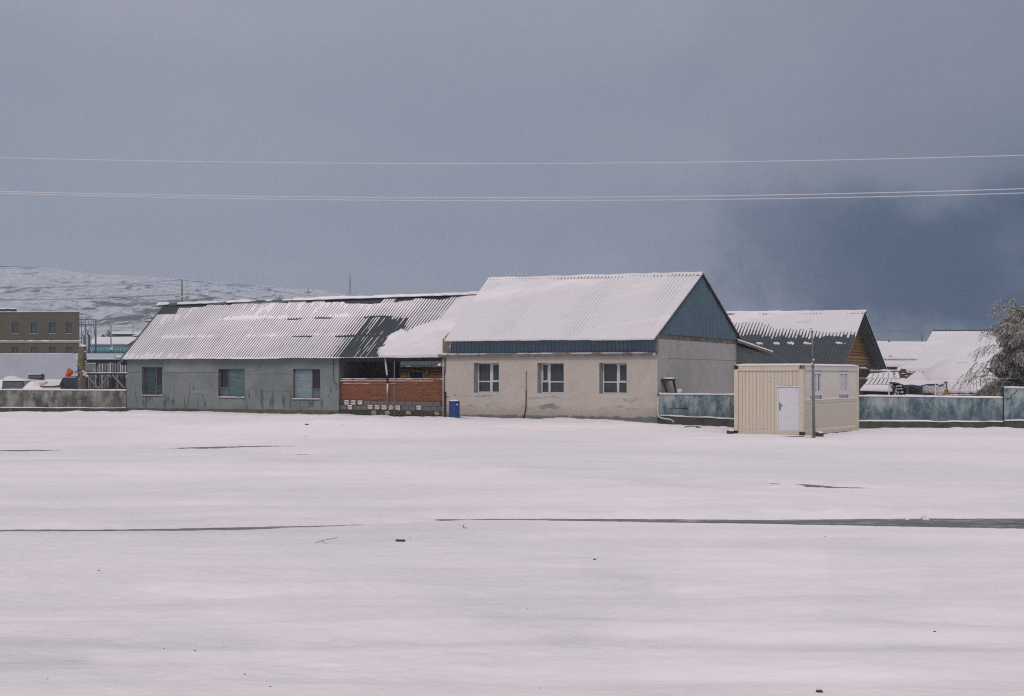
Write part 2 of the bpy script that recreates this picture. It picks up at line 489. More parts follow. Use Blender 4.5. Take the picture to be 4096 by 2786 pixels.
def m_asphalt():
    t = NT('wet slushy asphalt')
    c = t.mix(t.ramp(t.noise(2.2, 5, .6, (.5, 1, 1)), [(.3, 0.0), (.7, 1.0)]), (.075, .078, .084), (.155, .158, .166))
    sl = t.ramp(t.noise(3.4, 6, .72, (.45, 1.2, 1), (4, 2, 0)), [(.53, 0.0), (.66, 1.0)])
    c = t.mix(t.math('MULTIPLY', sl, .75), c, (.50, .48, .50))
    t.bump(t.noise(60, 4, .6), .15, .02)
    return t.done(c, .5, 0, .35)
ASPHALT = m_asphalt()
STONE = simple('dark stone', (0.045, 0.047, 0.050), 0.8, 0.4, 14, 0.4, 30)
BLOCK = simple('grey concrete block', (0.150, 0.152, 0.138), 0.95, 0.22, 3.5, 0.5, 24, 0.12)
BLOCK_DK = simple('dark damp concrete block', (0.062, 0.064, 0.054), 0.95, 0.3, 3.5, 0.5, 24, 0.12)
PALESTONE = simple('pale exposed stone', (0.50, 0.46, 0.42), 0.9, 0.25, 7, 0.4, 26, 0.15)
TANSTONE = simple('tan exposed stone', (0.32, 0.25, 0.17), 0.9, 0.25, 7, 0.4, 26, 0.15)
MORTAR = simple('mortar', (0.235, 0.165, 0.125), 0.95, 0.3, 8, 0.4, 30, 0.1)
BRICKS = [simple('red brick a', (0.205, 0.068, 0.033), 0.9, 0.28, 9, 0.4, 40, 0.12),
          simple('red brick b', (0.178, 0.060, 0.032), 0.9, 0.28, 9, 0.4, 40, 0.12),
          simple('red brick c', (0.222, 0.078, 0.040), 0.9, 0.28, 9, 0.4, 40, 0.12)]
def m_log(name, c1, c2):
    t = NT(name)
    c = t.mix(t.ramp(t.noise(3, 6, 0.7, (0.5, 0.5, 5)), [(0.3, 0.0), (0.7, 1.0)]), c1, c2)
    t.bump(t.noise(9, 5, 0.7, (0.4, 0.4, 6)), 0.4, 0.02)
    return t.done(c, 0.85, 0, 0.2)
LOG_OR = m_log('orange stained log', (0.20, 0.105, 0.040), (0.34, 0.180, 0.070))
LOG_TAN = m_log('weathered tan log', (0.25, 0.165, 0.09), (0.38, 0.255, 0.145))
LOG_DK = m_log('grey brown old log', (0.095, 0.070, 0.048), (0.175, 0.130, 0.092))
def m_glass(name, c, rough=0.12):
    t = NT(name)
    col = t.mix(t.ramp(t.noise(2.2, 4, 0.6), [(0.35, 0.0), (0.7, 1.0)]), mul(c, 0.75), mul(c, 1.2))
    return t.done(col, rough, 0, 0.5)
GLASS = m_glass('dark window glass', (0.050, 0.066, 0.070))
GLASS_DK = m_glass('dark blue window glass', (0.020, 0.024, 0.038))
def m_curtain(name, c1, c2):
    t = NT(name)
    col = t.mix(t.ramp(t.noise(4.0, 5, 0.6, (0.5, 0.5, 2.2)), [(0.32, 0.0), (0.68, 1.0)]), c1, c2)
    return t.done(col, 0.35, 0, 0.35)
CURT_PALE = m_curtain('pale blue curtain behind glass', (0.135, 0.200, 0.225), (0.25, 0.32, 0.34))
CURT_TEAL = m_curtain('teal curtain behind glass', (0.058, 0.105, 0.122), (0.115, 0.175, 0.195))
CURT_DEEP = m_curtain('deep teal curtain behind glass', (0.026, 0.046, 0.054), (0.050, 0.088, 0.105))
# ------------------------------------------------------------------ ground
STREAKS = [  # bare streaks in the snow: photo-independent world segments (x0,y0,x1,y1,half width, depth)
]
def gpt(px, py, z=0.05):      # where a sight line meets the level ground
    D = (CZ - z) * FPX / (py - YH)
    return X(px, D), D
def streak(px0, py0, px1, py1, hw, dep, z=0.06):
    a = gpt(px0, py0, z); b = gpt(px1, py1, z)
    STREAKS.append((a[0], a[1], b[0], b[1], hw, dep))
def strip(rows):          # (px, py, half width): a continuous scraped strip
    q = []
    for px, py, hw in rows:
        x, D = gpt(px, py, .05); q.append((x, D, hw))
    return np.array(q).T
STRIPS = [strip([(1500, 2064, .0), (1760, 2062, .20), (2200, 2064, .34), (2500, 2067, .42), (3100, 2073, .54), (3650, 2075, .76), (4096, 2079, .90), (6000, 2094, 1.0)]),
          strip([(-1200, 2122, .38), (0, 2108, .36), (430, 2105, .27), (620, 2103, .26), (1000, 2096, .36), (1350, 2088, .30), (1620, 2079, .22), (1900, 2068, .0)])]
for a in [(-400, 1794, 540, 1791, .56, 1), (590, 1786, 1180, 1774, .80, 1), (535, 1816, 800, 1820, .45, 1),
          (1110, 1809, 1310, 1811, .75, 1), (990, 1803, 1120, 1808, .45, 1), (190, 1750, 300, 1751, .48, 1),
          (3090, 1919, 3350, 1932, .32, 1), (3250, 1934, 3530, 1939, .40, 1)]:
    streak(*a)
def seg_dist(x, y, s):
    x0, y0, x1, y1 = s[:4]
    dx, dy = x1 - x0, y1 - y0
    t = np.clip(((x - x0) * dx + (y - y0) * dy) / (dx * dx + dy * dy), 0, 1)
    return np.hypot(x - x0 - t * dx, y - y0 - t * dy), t
def snow_z(x, y):
    x = np.asarray(x, float); y = np.asarray(y, float)
    z = zg(x, y) + 0.055
    z = z + 0.085 * fbm(x * 0.09, y * 0.40, 3, 4) * ss(52, 40, y) + 0.052 * fbm(x * 0.38, y * 1.3, 9, 3) + 0.012 * fbm(x * 2.6, y * 6.0, 15, 3)
    pat = ss(-0.10, 0.25, fbm(x * 0.14, y * 0.30, 83, 3))
    z = z + pat * (0.018 * fbm(x * 4.5, y * 6.5, 19, 4) + 0.030 * np.maximum(0, fbm(x * 3.1, y * 4.2, 27, 3) - 0.38))
    # long shallow wheel tracks running across
    for yc, sl, amp, wd in ((9.35, .01, .035, .22), (10.75, -0.045, .060, .30), (11.7, -0.02, .040, .22), (12.9, 0.02, .035, .3), (15.2, 0.0, .03, .4), (17.4, 0.012, .04, .35), (22.0, 0.02, .05, .4), (26.5, -0.03, .06, .5), (31.0, -0.02, .06, .6)):
        c = yc + sl * x + 0.25 * fbm(x * 0.25, np.full_like(x, yc), 31, 2)
        q = (y - c) / wd
        z = z - 1.5 * amp * np.exp(-q * q) * (0.55 + 0.45 * fbm(x * 0.35, np.full_like(x, yc * 3), 37, 2)) + 0.45 * amp * np.exp(-(q - 2) ** 2)
    z = np.maximum(z, zg(x, y) + 0.022 + 0.004 * vnoise(x * 4, y * 4, 2))
    near = (y > 12) & (y < 60)
    # ploughed lip and scraped streaks
    if near.any():
        xx, yy = x[near], y[near]; zz = z[near]
        wob = 0.26 * fbm(xx * 0.9, yy * 1.3, 41, 5) + 0.16 * fbm(xx * 5, yy * 5, 45, 3)
        bank = np.zeros_like(xx)
        for s in STREAKS:
            d, t = seg_dist(xx, yy, s)
            hw = s[4] * (0.35 + 0.65 * np.sin(np.pi * np.clip(t, 0.06, 0.94)))
            q = d + wob * min(0.55, s[4] + 0.06) * 1.2 - hw
            soft = 0.06 + 0.16 * s[4]
            mk_ = 1 - ss(-soft * 0.5, soft * 0.55, q)
            zz = zz + (zg(xx, yy) - 0.05 - zz) * mk_
            side = yy - (s[1] + (s[3] - s[1]) * t)
            bank = np.maximum(bank, 0.035 * np.exp(-((q - 0.28) / 0.2) ** 2) * ss(-0.1, 0.2, side) * (0.4 + vnoise(xx * 2.5, yy * 2.5, 50)))
        for xs_, ys_, hs_ in STRIPS:
            yc = np.interp(xx, xs_, ys_); hw = np.interp(xx, xs_, hs_)
            q = np.abs(yy - yc) + .30 * wob * (yy > yc) + .16 * wob * (yy <= yc) - hw + (hw < .02) * 3
            band = np.exp(-(np.maximum(0, np.abs(yy - yc) - hw) / .9) ** 2) * ss(0, .28, hw)
            zz = zz + (zg(xx, yy) + .05 + .25 * (zz - zg(xx, yy) - .05) - zz) * band * .85
            zz = zz + (zg(xx, yy) - .05 - zz) * (1 - ss(-.09, .12, q))
            bank = np.maximum(bank, .05 * np.exp(-((q - .34) / .2) ** 2) * (yy > yc) * ss(.05, .30, hw) * (.3 + vnoise(xx * 2.5, yy * 2.5, 50) ** 2 * 1.4))
        z[near] = zz + bank
    # little drift against the wall feet
    z = z + 0.025 * ss(49, 52, y) * (1 + fbm(x * 0.8, y * 0.5, 61, 3)) * ss(9, 5, x) + 0.11 * ss(50, 53, y + .6 * (x < 0) ) * np.maximum(0, fbm(x * 1.1, y * 0.5, 63, 4)) + 0.05 * ss(49, 52, y) * np.maximum(0, fbm(x * 3.0, y * 1.4, 66, 3))
    return z
_rows = [7.4]
while _rows[-1] < 62: _rows.append(_rows[-1] + 0.000125 * _rows[-1] ** 2)
_rows = np.array(_rows)
_r = np.linspace(-0.62, 0.62, 640)
_X = _r[None, :] * (_rows[:, None] + 2.0); _Y = np.repeat(_rows[:, None], len(_r), 1)
_V = np.stack([_X, _Y, snow_z(_X, _Y)], -1)
def packed_shade_field(x, y):
    # tone bands: compacted crust and painted rut shading (+), fresh pale drift (-): (left px, py, right px, py, half height, amount)
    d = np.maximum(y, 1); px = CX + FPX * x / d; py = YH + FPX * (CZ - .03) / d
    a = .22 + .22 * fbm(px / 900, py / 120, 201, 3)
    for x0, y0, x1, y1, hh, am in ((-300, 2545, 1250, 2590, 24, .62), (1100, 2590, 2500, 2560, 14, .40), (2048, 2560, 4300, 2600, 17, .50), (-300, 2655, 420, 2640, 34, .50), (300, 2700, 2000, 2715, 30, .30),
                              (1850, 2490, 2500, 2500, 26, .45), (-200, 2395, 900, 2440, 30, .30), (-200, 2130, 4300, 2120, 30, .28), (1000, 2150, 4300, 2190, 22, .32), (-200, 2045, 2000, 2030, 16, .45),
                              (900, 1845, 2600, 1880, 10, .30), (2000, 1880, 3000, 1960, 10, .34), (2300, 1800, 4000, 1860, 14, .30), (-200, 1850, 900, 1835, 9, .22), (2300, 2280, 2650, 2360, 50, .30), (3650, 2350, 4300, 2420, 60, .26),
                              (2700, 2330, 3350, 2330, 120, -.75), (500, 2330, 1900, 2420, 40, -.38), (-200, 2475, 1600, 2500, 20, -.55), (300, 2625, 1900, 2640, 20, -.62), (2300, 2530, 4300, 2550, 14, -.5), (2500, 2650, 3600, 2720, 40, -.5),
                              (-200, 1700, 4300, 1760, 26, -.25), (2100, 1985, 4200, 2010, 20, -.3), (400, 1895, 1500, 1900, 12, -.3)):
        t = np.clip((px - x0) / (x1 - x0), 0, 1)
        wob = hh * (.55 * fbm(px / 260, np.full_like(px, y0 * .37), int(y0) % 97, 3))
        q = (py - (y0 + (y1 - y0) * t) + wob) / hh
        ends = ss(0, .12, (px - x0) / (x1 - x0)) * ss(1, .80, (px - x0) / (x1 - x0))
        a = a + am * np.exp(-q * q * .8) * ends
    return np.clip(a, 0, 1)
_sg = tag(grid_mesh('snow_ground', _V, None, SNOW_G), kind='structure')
_at = _sg.data.attributes.new('packed_shade', 'FLOAT', 'POINT')
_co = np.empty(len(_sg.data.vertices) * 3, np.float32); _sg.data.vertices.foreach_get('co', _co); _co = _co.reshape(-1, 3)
_at.data.foreach_set('value', packed_shade_field(_co[:, 0].astype(float), _co[:, 1].astype(float)).astype(np.float32))
def sheet_strip(name, ys, xs, fz, mat):
    XX, YY = np.meshgrid(xs, ys)
    return tag(grid_mesh(name, np.stack([XX, YY, fz(XX, YY)], -1), None, mat), kind='structure')
_ry, _rr = np.meshgrid(np.linspace(12, 46, 60), np.linspace(-.60, .60, 50), indexing='ij')
_rx = _rr * (_ry + 2)
tag(grid_mesh('road', np.stack([_rx, _ry, zg(_rx, _ry) - 0.012], -1), None, ASPHALT), kind='structure')
# wide snow land: behind the eye, to both sides, and on to the hills
sheet_strip('snow_field', np.concatenate([np.linspace(-60, 60, 121), np.linspace(63, 130, 50), np.linspace(140, 1500, 60)]), np.concatenate([np.linspace(-1100, -60, 60), np.linspace(-58, 58, 117), np.linspace(60, 136, 30)]),
            lambda x, y: zg(x, y) + 0.04 - 0.40 * ss(.56, .50, np.abs(x) / (np.abs(y) + 2)) * (y > 6) * (y < 66), SNOW)
# hills far off to the left
def hill_z(x, y):
    az = x / y
    px = CX + FPX * az
    top = np.interp(px, [-2500, -900, 0, 180, 350, 480, 700, 900, 1100, 1300, 1500, 1900, 2600], [120, 122, 110, 108.5, 103, 101, 98, 94.5, 92, 87, 78, 52, 16])
    t = np.clip((y - 340) / 860.0, 0, None)
    prof = np.where(t < 1, t ** 1.06, np.maximum(0, 1 - (t - 1) * 1.3))
    n = fbm(x * 0.006, y * 0.006, 71, 5); n2 = fbm(x * 0.022, y * 0.030, 75, 4)
    z = 7 + (top - 7) * prof + (9.0 * n + 3.4 * n2) * np.clip(prof * 3, 0, 1) * (0.55 + 0.45 * (t < 0.9))
    return z
_hx = np.linspace(-760, 60, 300); _hy = np.linspace(330, 1620, 260)
XX, YY = np.meshgrid(_hx, _hy)
def m_hill():
    t = NT('snowy stony hill')
    n = t.noise(0.045, 8, 0.70, (0.8, 0.30, 1.6), (3, 1, 2), 0.6)
    g = t.noise(0.16, 7, 0.72, (0.9, 0.25, 1.5))
    big = t.noise(0.008, 4, 0.6, (0.8, 0.45, 1.2), (9, 2, 4))
    rock = t.ramp(t.math('ADD', t.math('ADD', t.math('MULTIPLY', n, 0.5), t.math('MULTIPLY', g, 0.25)), t.math('MULTIPLY', big, 0.30)), [(0.545, 0.0), (0.59, 0.95)])
    c = t.mix(t.math('MULTIPLY', t.ramp(g, [(0.42, 0.0), (0.62, 1.0)]), 0.6), (0.51, 0.54, 0.60), (0.26, 0.30, 0.34))
    c = t.mix(rock, c, (0.085, 0.095, 0.10))
    f2 = t.noise(0.33, 6, 0.75, (0.9, 0.22, 1.2), (7, 1, 1))
    c = t.mix(t.math('MULTIPLY', t.math('MULTIPLY', t.ramp(f2, [(0.53, 0.0), (0.60, 1.0)]), t.ramp(big, [(0.40, 0.30), (0.56, 1.0)])), 0.80), c, (0.10, 0.115, 0.13))
    t.bump(g, 0.5, 2.0)
    return t.done(c, 0.95, 0, 0.1)
tag(grid_mesh('hills', np.stack([XX, YY, hill_z(XX, YY)], -1), None, m_hill()), kind='structure')

# ------------------------------------------------------------------ roofs
def slope_pts(E0, E1, R0, R1, U, V):
    E0, E1, R0, R1 = map(np.array, (E0, E1, R0, R1))
    U = U[..., None]; V = V[..., None]
    return (E0 * (1 - U) + E1 * U) * (1 - V) + (R0 * (1 - U) + R1 * U) * V
def slope_n(E0, E1, R0):
    E0, E1, R0 = map(np.array, (E0, E1, R0))
    n = np.cross(E1 - E0, R0 - E0); n = n / np.linalg.norm(n)
    return n if n[2] > 0 else -n
def roof_sheet(parent, E0, E1, R0, R1, mat, pitch=0.16, cw=0.032, hgt=0.03, name='roof_sheet'):
    L = float(np.linalg.norm(np.array(E1) - np.array(E0)))
    n = slope_n(E0, E1, R0)
    s, h = [], []
    k = 0
    while k * pitch < L - pitch:
        b = k * pitch
        for q, hh in ((0.0, 0), (pitch - cw - 0.024, 0), (pitch - cw - 0.012, hgt), (pitch - 0.012, hgt)):
            s.append(b + q); h.append(hh)
        k += 1
    s.append(L); h.append(0)
    U = np.array(s) / L; h = np.array(h)
    rows = [(0, -0.02), (0, 0), (0.34, 0), (0.67, 0), (1, 0)]
    V = np.stack([slope_pts(E0, E1, R0, R1, U, np.full_like(U, v)) + n * (h + o)[:, None] for v, o in rows], 0)
    return grid_mesh(name, V, None, mat, parent, smooth=False)
def roof_snow(parent, E0, E1, R0, R1, T, ds=0.03, dt=0.06, name='snow_cover', vmin=-0.012, vmax=1.0, lip=0.015, mat=None):
    L = float(np.linalg.norm(np.array(E1) - np.array(E0))); W = float(np.linalg.norm(np.array(R0) - np.array(E0)))
    n = slope_n(E0, E1, R0)
    U, V = np.meshgrid(np.linspace(-.02 / L, 1 + .02 / L, int(L / ds)), np.linspace(vmin, vmax, int(W / dt)))
    V = V + (V < 0.06) * (0.010 * fbm(U * L * 0.45, U * 0, 5, 3) + 0.004 * fbm(U * L * 3.0, U * 0, 8, 2))
    th = T(U * L, V, L, W)
    if lip is not None:
        U = np.vstack([U[:1], U]); V = np.vstack([V[:1], V]); th = np.vstack([np.full_like(th[:1], -lip), th])
        U = np.hstack([U[:, :1], U, U[:, -1:]]); V = np.hstack([V[:, :1], V, V[:, -1:]]); th = np.hstack([np.full_like(th[:, :1], -lip), th, np.full_like(th[:, :1], -lip)])
    p = slope_pts(E0, E1, R0, R1, U, V)
    d = n * 0.8 + np.array((0, 0, 0.2))
    q = p + d * np.maximum(th, -0.06)[..., None]
    return grid_mesh(name, q, th > -0.03, mat or SNOW_ROOF, parent)
def ridge_run(parent, A, B, mat, snow=0.05, w=0.16, drop=0.07, seed=1, gaps=0.0):
    A, B = Vector(A), Vector(B)
    d = (B - A); L = d.length; d.normalize()
    side = Vector((-d.y, d.x, 0)).normalized()
    m = MB()
    N = max(8, int(L / 0.5))
    for off in (0.0,):
        pts = []
        for i in range(N + 1):
            p = A + d * (L * i / N)
            pts.append([p - side * w - Vector((0, 0, drop)), p, p + side * w - Vector((0, 0, drop))])
    b = []
    for r in pts: b += [tuple(x + Vector((0, 0, 0.035))) for x in r]
    f = []
    for i in range(N):
        for j in range(2):
            f.append((i * 3 + j, i * 3 + j + 1, i * 3 + j + 4, i * 3 + j + 3))
    m.add(b, f)
    m.build('ridge_cap', mat, parent)
    n2 = int(L / 0.05); K = 9
    u = np.linspace(0, L, n2)[:, None]; a = np.linspace(0, math.pi, K)[None, :]
    nz = 0.75 + 0.55 * fbm(u * 1.7, u * 0 + seed, seed, 4) + 0 * a
    lowc = np.where(vnoise(u * 0.9, u * 0 + 3, seed + 5) < gaps, -0.06, 0) + 0 * a
    rr = snow * nz
    ww = (w * 0.72) * (0.85 + 0.3 * vnoise(u * 2.6, u * 0 + 8, seed + 9)) + 0 * a
    pos = np.array(A)[None, None, :] + np.array(d)[None, None, :] * (u + 0 * a)[..., None]
    pos = pos + np.array(side)[None, None, :] * (-np.cos(a) * ww)[..., None]
    zz = 0.03 - drop * np.abs(np.cos(a)) * ww / w + np.sin(a) ** 0.6 * rr + lowc
    pos[..., 2] += zz
    grid_mesh('ridge_snow', pos, None, SNOW_ROOF, parent)

def wall_holes(F, u0, u1, z0, z1, holes, mb, depth, mi=0, mi_rev=0, d0=0.0, top=None):
    """Front face of a wall at depth d0, split round rectangular holes (u0,u1,z0,z1), with reveals of given depth."""
    us = sorted({u0, u1, *[h[0] for h in holes], *[h[1] for h in holes]})
    zs = sorted({z0, z1, *[h[2] for h in holes], *[h[3] for h in holes]})
    for i in range(len(us) - 1):
        for j in range(len(zs) - 1):
            cu, cz = (us[i] + us[i + 1]) / 2, (zs[j] + zs[j + 1]) / 2
            if any(h[0] < cu < h[1] and h[2] < cz < h[3] for h in holes): continue
            mb.add([F.pt(us[i], d0, zs[j]), F.pt(us[i + 1], d0, zs[j]), F.pt(us[i + 1], d0, zs[j + 1]), F.pt(us[i], d0, zs[j + 1])], [(0, 1, 2, 3)], mi)
    for a, b, c, d in holes:
        for q in (((a, c), (a, d)), ((a, d), (b, d)), ((b, d), (b, c)), ((b, c), (a, c))):
            (p, r), (s, t) = q
            mb.add([F.pt(p, d0, r), F.pt(s, d0, t), F.pt(s, d0 + depth, t), F.pt(p, d0 + depth, r)], [(0, 1, 2, 3)], mi_rev)
def corrug(mb, F, s0, s1, zb, zt, d, pitch=0.16, rw=0.035, rh=0.022, thick=0.006):
    """Ribbed steel sheet standing at depth d (towards the viewer is negative), bottom/top heights as functions of s."""
    prof = []
    k = math.floor(s0 / pitch)
    while k * pitch < s1:
        for q, h in ((0, 0), (pitch - rw - .012, 0), (pitch - rw, rh), (pitch - .012, rh)):
            prof.append((k * pitch + q, h))
        k += 1
    prof = [p for p in prof if s0 < p[0] < s1]
    prof = [(s0, 0)] + prof + [(s1, 0)]
    for (a, ha), (b, hb) in zip(prof, prof[1:]):
        za0, zb0, za1, zb1 = zb(a), zb(b), zt(a), zt(b)
        if za1 - za0 < .005 and zb1 - zb0 < .005: continue
        mb.add([F.pt(a, d - ha, za0), F.pt(b, d - hb, zb0), F.pt(b, d - hb, max(zb1, zb0)), F.pt(a, d - ha, max(za1, za0))], [(0, 1, 2, 3)])

# ------------------------------------------------------------------ the long grey house
LF = Frame((-20.70, 64.5), (0.9115, -0.4117), (0.2756, 0.9613))
uL = lambda px, d=0.0: LF.u(px, d)
zE = 3.34
O = LF.pt(0, 0, 0)
gh = thing('grey_house', 'long low grey rendered house with snow striped corrugated roof', 'house', (O[0], O[1], 0.4))
uend = uL(1355)
mb = MB()
wins = [(568, 649, 1468.5, 1582.5), (873, 978.4, 1476, 1590), (1171.6, 1280.5, 1477, 1597)]
holes = []
for a, b, c, d in wins:
    ua, ub = uL(a), uL(b)
    um = (ua + ub) / 2
    holes.append((ua, ub, LF.z(d, um), LF.z(c, um)))
RD = 0.22
wall_holes(LF, 0, uend, 0.1, zE, holes, mb, RD)
# end walls and back
mb.add([LF.pt(0, 0, .1), LF.pt(0, 7.6, .1), LF.pt(0, 7.6, zE), LF.pt(0, 3.8, 6.4), LF.pt(0, 0, zE)], [(0, 1, 2, 3, 4)])
mb.add([LF.pt(uend, 0, .1), LF.pt(uend, 7.6, .1), LF.pt(uend, 7.6, zE), LF.pt(uend, 3.8, 6.3), LF.pt(uend, 0, zE)], [(4, 3, 2, 1, 0)])
mb.add([LF.pt(0, 7.6, .1), LF.pt(uend, 7.6, .1), LF.pt(uend, 7.6, zE), LF.pt(0, 7.6, zE)], [(3, 2, 1, 0)])
mb.build('wall', GREY, gh)
mb = MB()
n = 60
mb.fbox(LF, -0.02, uend + 0.01, -0.035, 0.2, 0.2, 0.0, 0)
mb = MB()
for i in range(n):
    a, b = uend * i / n, uend * (i + 1) / n
    za = 0.68 + 0.05 * float(fbm(np.array([a * 1.2]), np.array([0.3]), 4)[0]); zb_ = 0.68 + 0.05 * float(fbm(np.array([b * 1.2]), np.array([0.3]), 4)[0])
    mb.add([LF.pt(a, -.03, .1), LF.pt(b, -.03, .1), LF.pt(b, -.03, zb_), LF.pt(a, -.03, za), LF.pt(a, 0.005, za + .012), LF.pt(b, 0.005, zb_ + .012)], [(0, 1, 2, 3), (3, 2, 5, 4)])
mb.build('plinth', simple('brown mud splashed plinth', (0.118, 0.108, 0.085), 0.95, 0.3, 3, 0.4, 20, 0.1), gh)

def old_window(h, mull_px, side, panes):
    """Flaking wooden window in the grey house: side 'r' = narrow casement to the right."""
    a, b, c, d = h
    dd = RD - 0.06
    f = MB(); t = 0.045
    f.fbox(LF, a, a + t, dd, dd + .05, c, d); f.fbox(LF, b - t, b, dd, dd + .05, c, d)
    f.fbox(LF, a + t, b - t, dd, dd + .05, c, c + t); f.fbox(LF, a + t, b - t, dd, dd + .05, d - t, d)
    m0 = uL(mull_px, dd)
    f.fbox(LF, m0 - .025, m0 + .025, dd - .003, dd + .047, c + t, d - t)
    win = f.build('window', OLDWIN, gh)
    zt_ = c + (d - c) * 0.335
    if side == 'r': n0, n1, w0, w1 = m0 + .025, b - t, a + t, m0 - .025
    else: n0, n1, w0, w1 = a + t, m0 - .025, m0 + .025, b - t
    MB().fbox(LF, n0, n1, dd + .002, dd + .044, zt_ - .02, zt_ + .025).build('glazing_bar', OLDWIN, win)
    MB().fbox(LF, w0, w1, dd + .026, dd + .034, c + t, d - t).build('pane', panes[0], win)
    MB().fbox(LF, n0, n1, dd + .026, dd + .034, zt_ + .025, d - t).build('pane', panes[1], win)
    MB().fbox(LF, n0, n1, dd + .026, dd + .034, c + t, zt_ - .02).build('pane', panes[2], win)
    MB().fbox(LF, a - .03, b + .02, -.05, dd, c - .045, c - .004).build('sill', OLDWIN, win)
    s = MB()
    k = 14
    for i in range(k):
        u0 = a - .03 + (b - a + .05) * i / k; u1 = a - .03 + (b - a + .05) * (i + 1) / k
        hh = .022 + .025 * rng.random()
        s.fbox(LF, u0, u1, -.055, dd * .8, c - .004, c - .004 + hh)
    s.build('sill_snow', SNOW_ROOF, win)
old_window(holes[0], 626, 'r', (CURT_DEEP, GLASS_DK, CURT_DEEP))
old_window(holes[1], 915, 'l', (CURT_TEAL, GLASS_DK, CURT_TEAL))
old_window(holes[2], 1249, 'r', (CURT_PALE, GLASS_DK, CURT_TEAL))
# repaired patches and a day-joint in the render
def patch(px0, px1, py0, py1, mat, name='plaster_patch', d=.007):
    a, b = uL(px0), uL(px1); m = MB(); m.fbox(LF, a, b, -d, -.0005, LF.z(py1, a), LF.z(py0, a)); m.build(name, mat, gh)
LIGHTR = simple('paler cement patch', (.235, .252, .272), .92, .10, 2.2, .3, 24, .1)
patch(655, 760, 1434, 1490, LIGHTR); patch(763, 852, 1433, 1489, simple('paler cement patch b', (.215, .232, .250), .92, .10, 2.2, .3, 24, .1)); patch(766, 828, 1561, 1574, LIGHTR); patch(512, 564, 1436, 1489, simple('paler cement patch c', (.20, .218, .232), .92, .10, 2.2, .3, 24, .1))
SEAM = simple('dark joint line', (.105, .118, .122), .95)
patch(511, 566, 1491, 1492.6, SEAM, 'day_joint', .004); patch(652, 866, 1491.5, 1493.2, SEAM, 'day_joint', .004); patch(985, 1165, 1497, 1498.2, SEAM, 'day_joint', .004); patch(1045, 1160, 1567, 1568, SEAM, 'day_joint', .004)
# cable hanging down near the wall end
uc = uL(1337)
MB().tube([LF.pt(uc - .02, -.03, zE - .1), LF.pt(uc - .03, -.03, 2.6), LF.pt(uc, -.035, 2.1), LF.pt(uc + .12, -.04, 2.02), LF.pt(uc + .22, -.04, 2.0)], .012, 5).build('wall_cable', BLACKISH, gh)

# roof of the grey house (runs on over the open bay as far as the cream house)
def lpt(px, py, d): u = uL(px, d); return LF.pt(u, d, LF.z(py, u, d))
uR = uL(1792, -0.3)
ES0, ES1 = LF.pt(-0.05, -0.32, 3.33), LF.pt(uR, -0.32, 3.33)
RS0, RS1 = LF.pt(-0.0, 3.8, 6.46), LF.pt(uR + 1.2, 3.8, 6.50)
BS0, BS1 = LF.pt(-0.05, 7.9, 3.35), LF.pt(uR, 7.9, 3.35)
roof_sheet(gh, ES0, ES1, RS0, RS1, SLATE)
uB = uL(1545, 3.0)
BS1 = LF.pt(uB, 7.9, 3.35); RB1 = LF.pt(uB, 3.8, 6.48)
roof_sheet(gh, BS0, BS1, RS0, RB1, SLATE)
roof_snow(gh, BS0, BS1, RS0, RB1, lambda s, V, L, W: 0.05 + 0 * s, ds=0.4, dt=0.3)
PI_ = 0.16
def rib_noise(s, V, W, seed, f=0.7):
    k = np.floor((s) / PI_)
    return vnoise(k * 7.31 + 0.5, V * W * f, seed) - 0.5
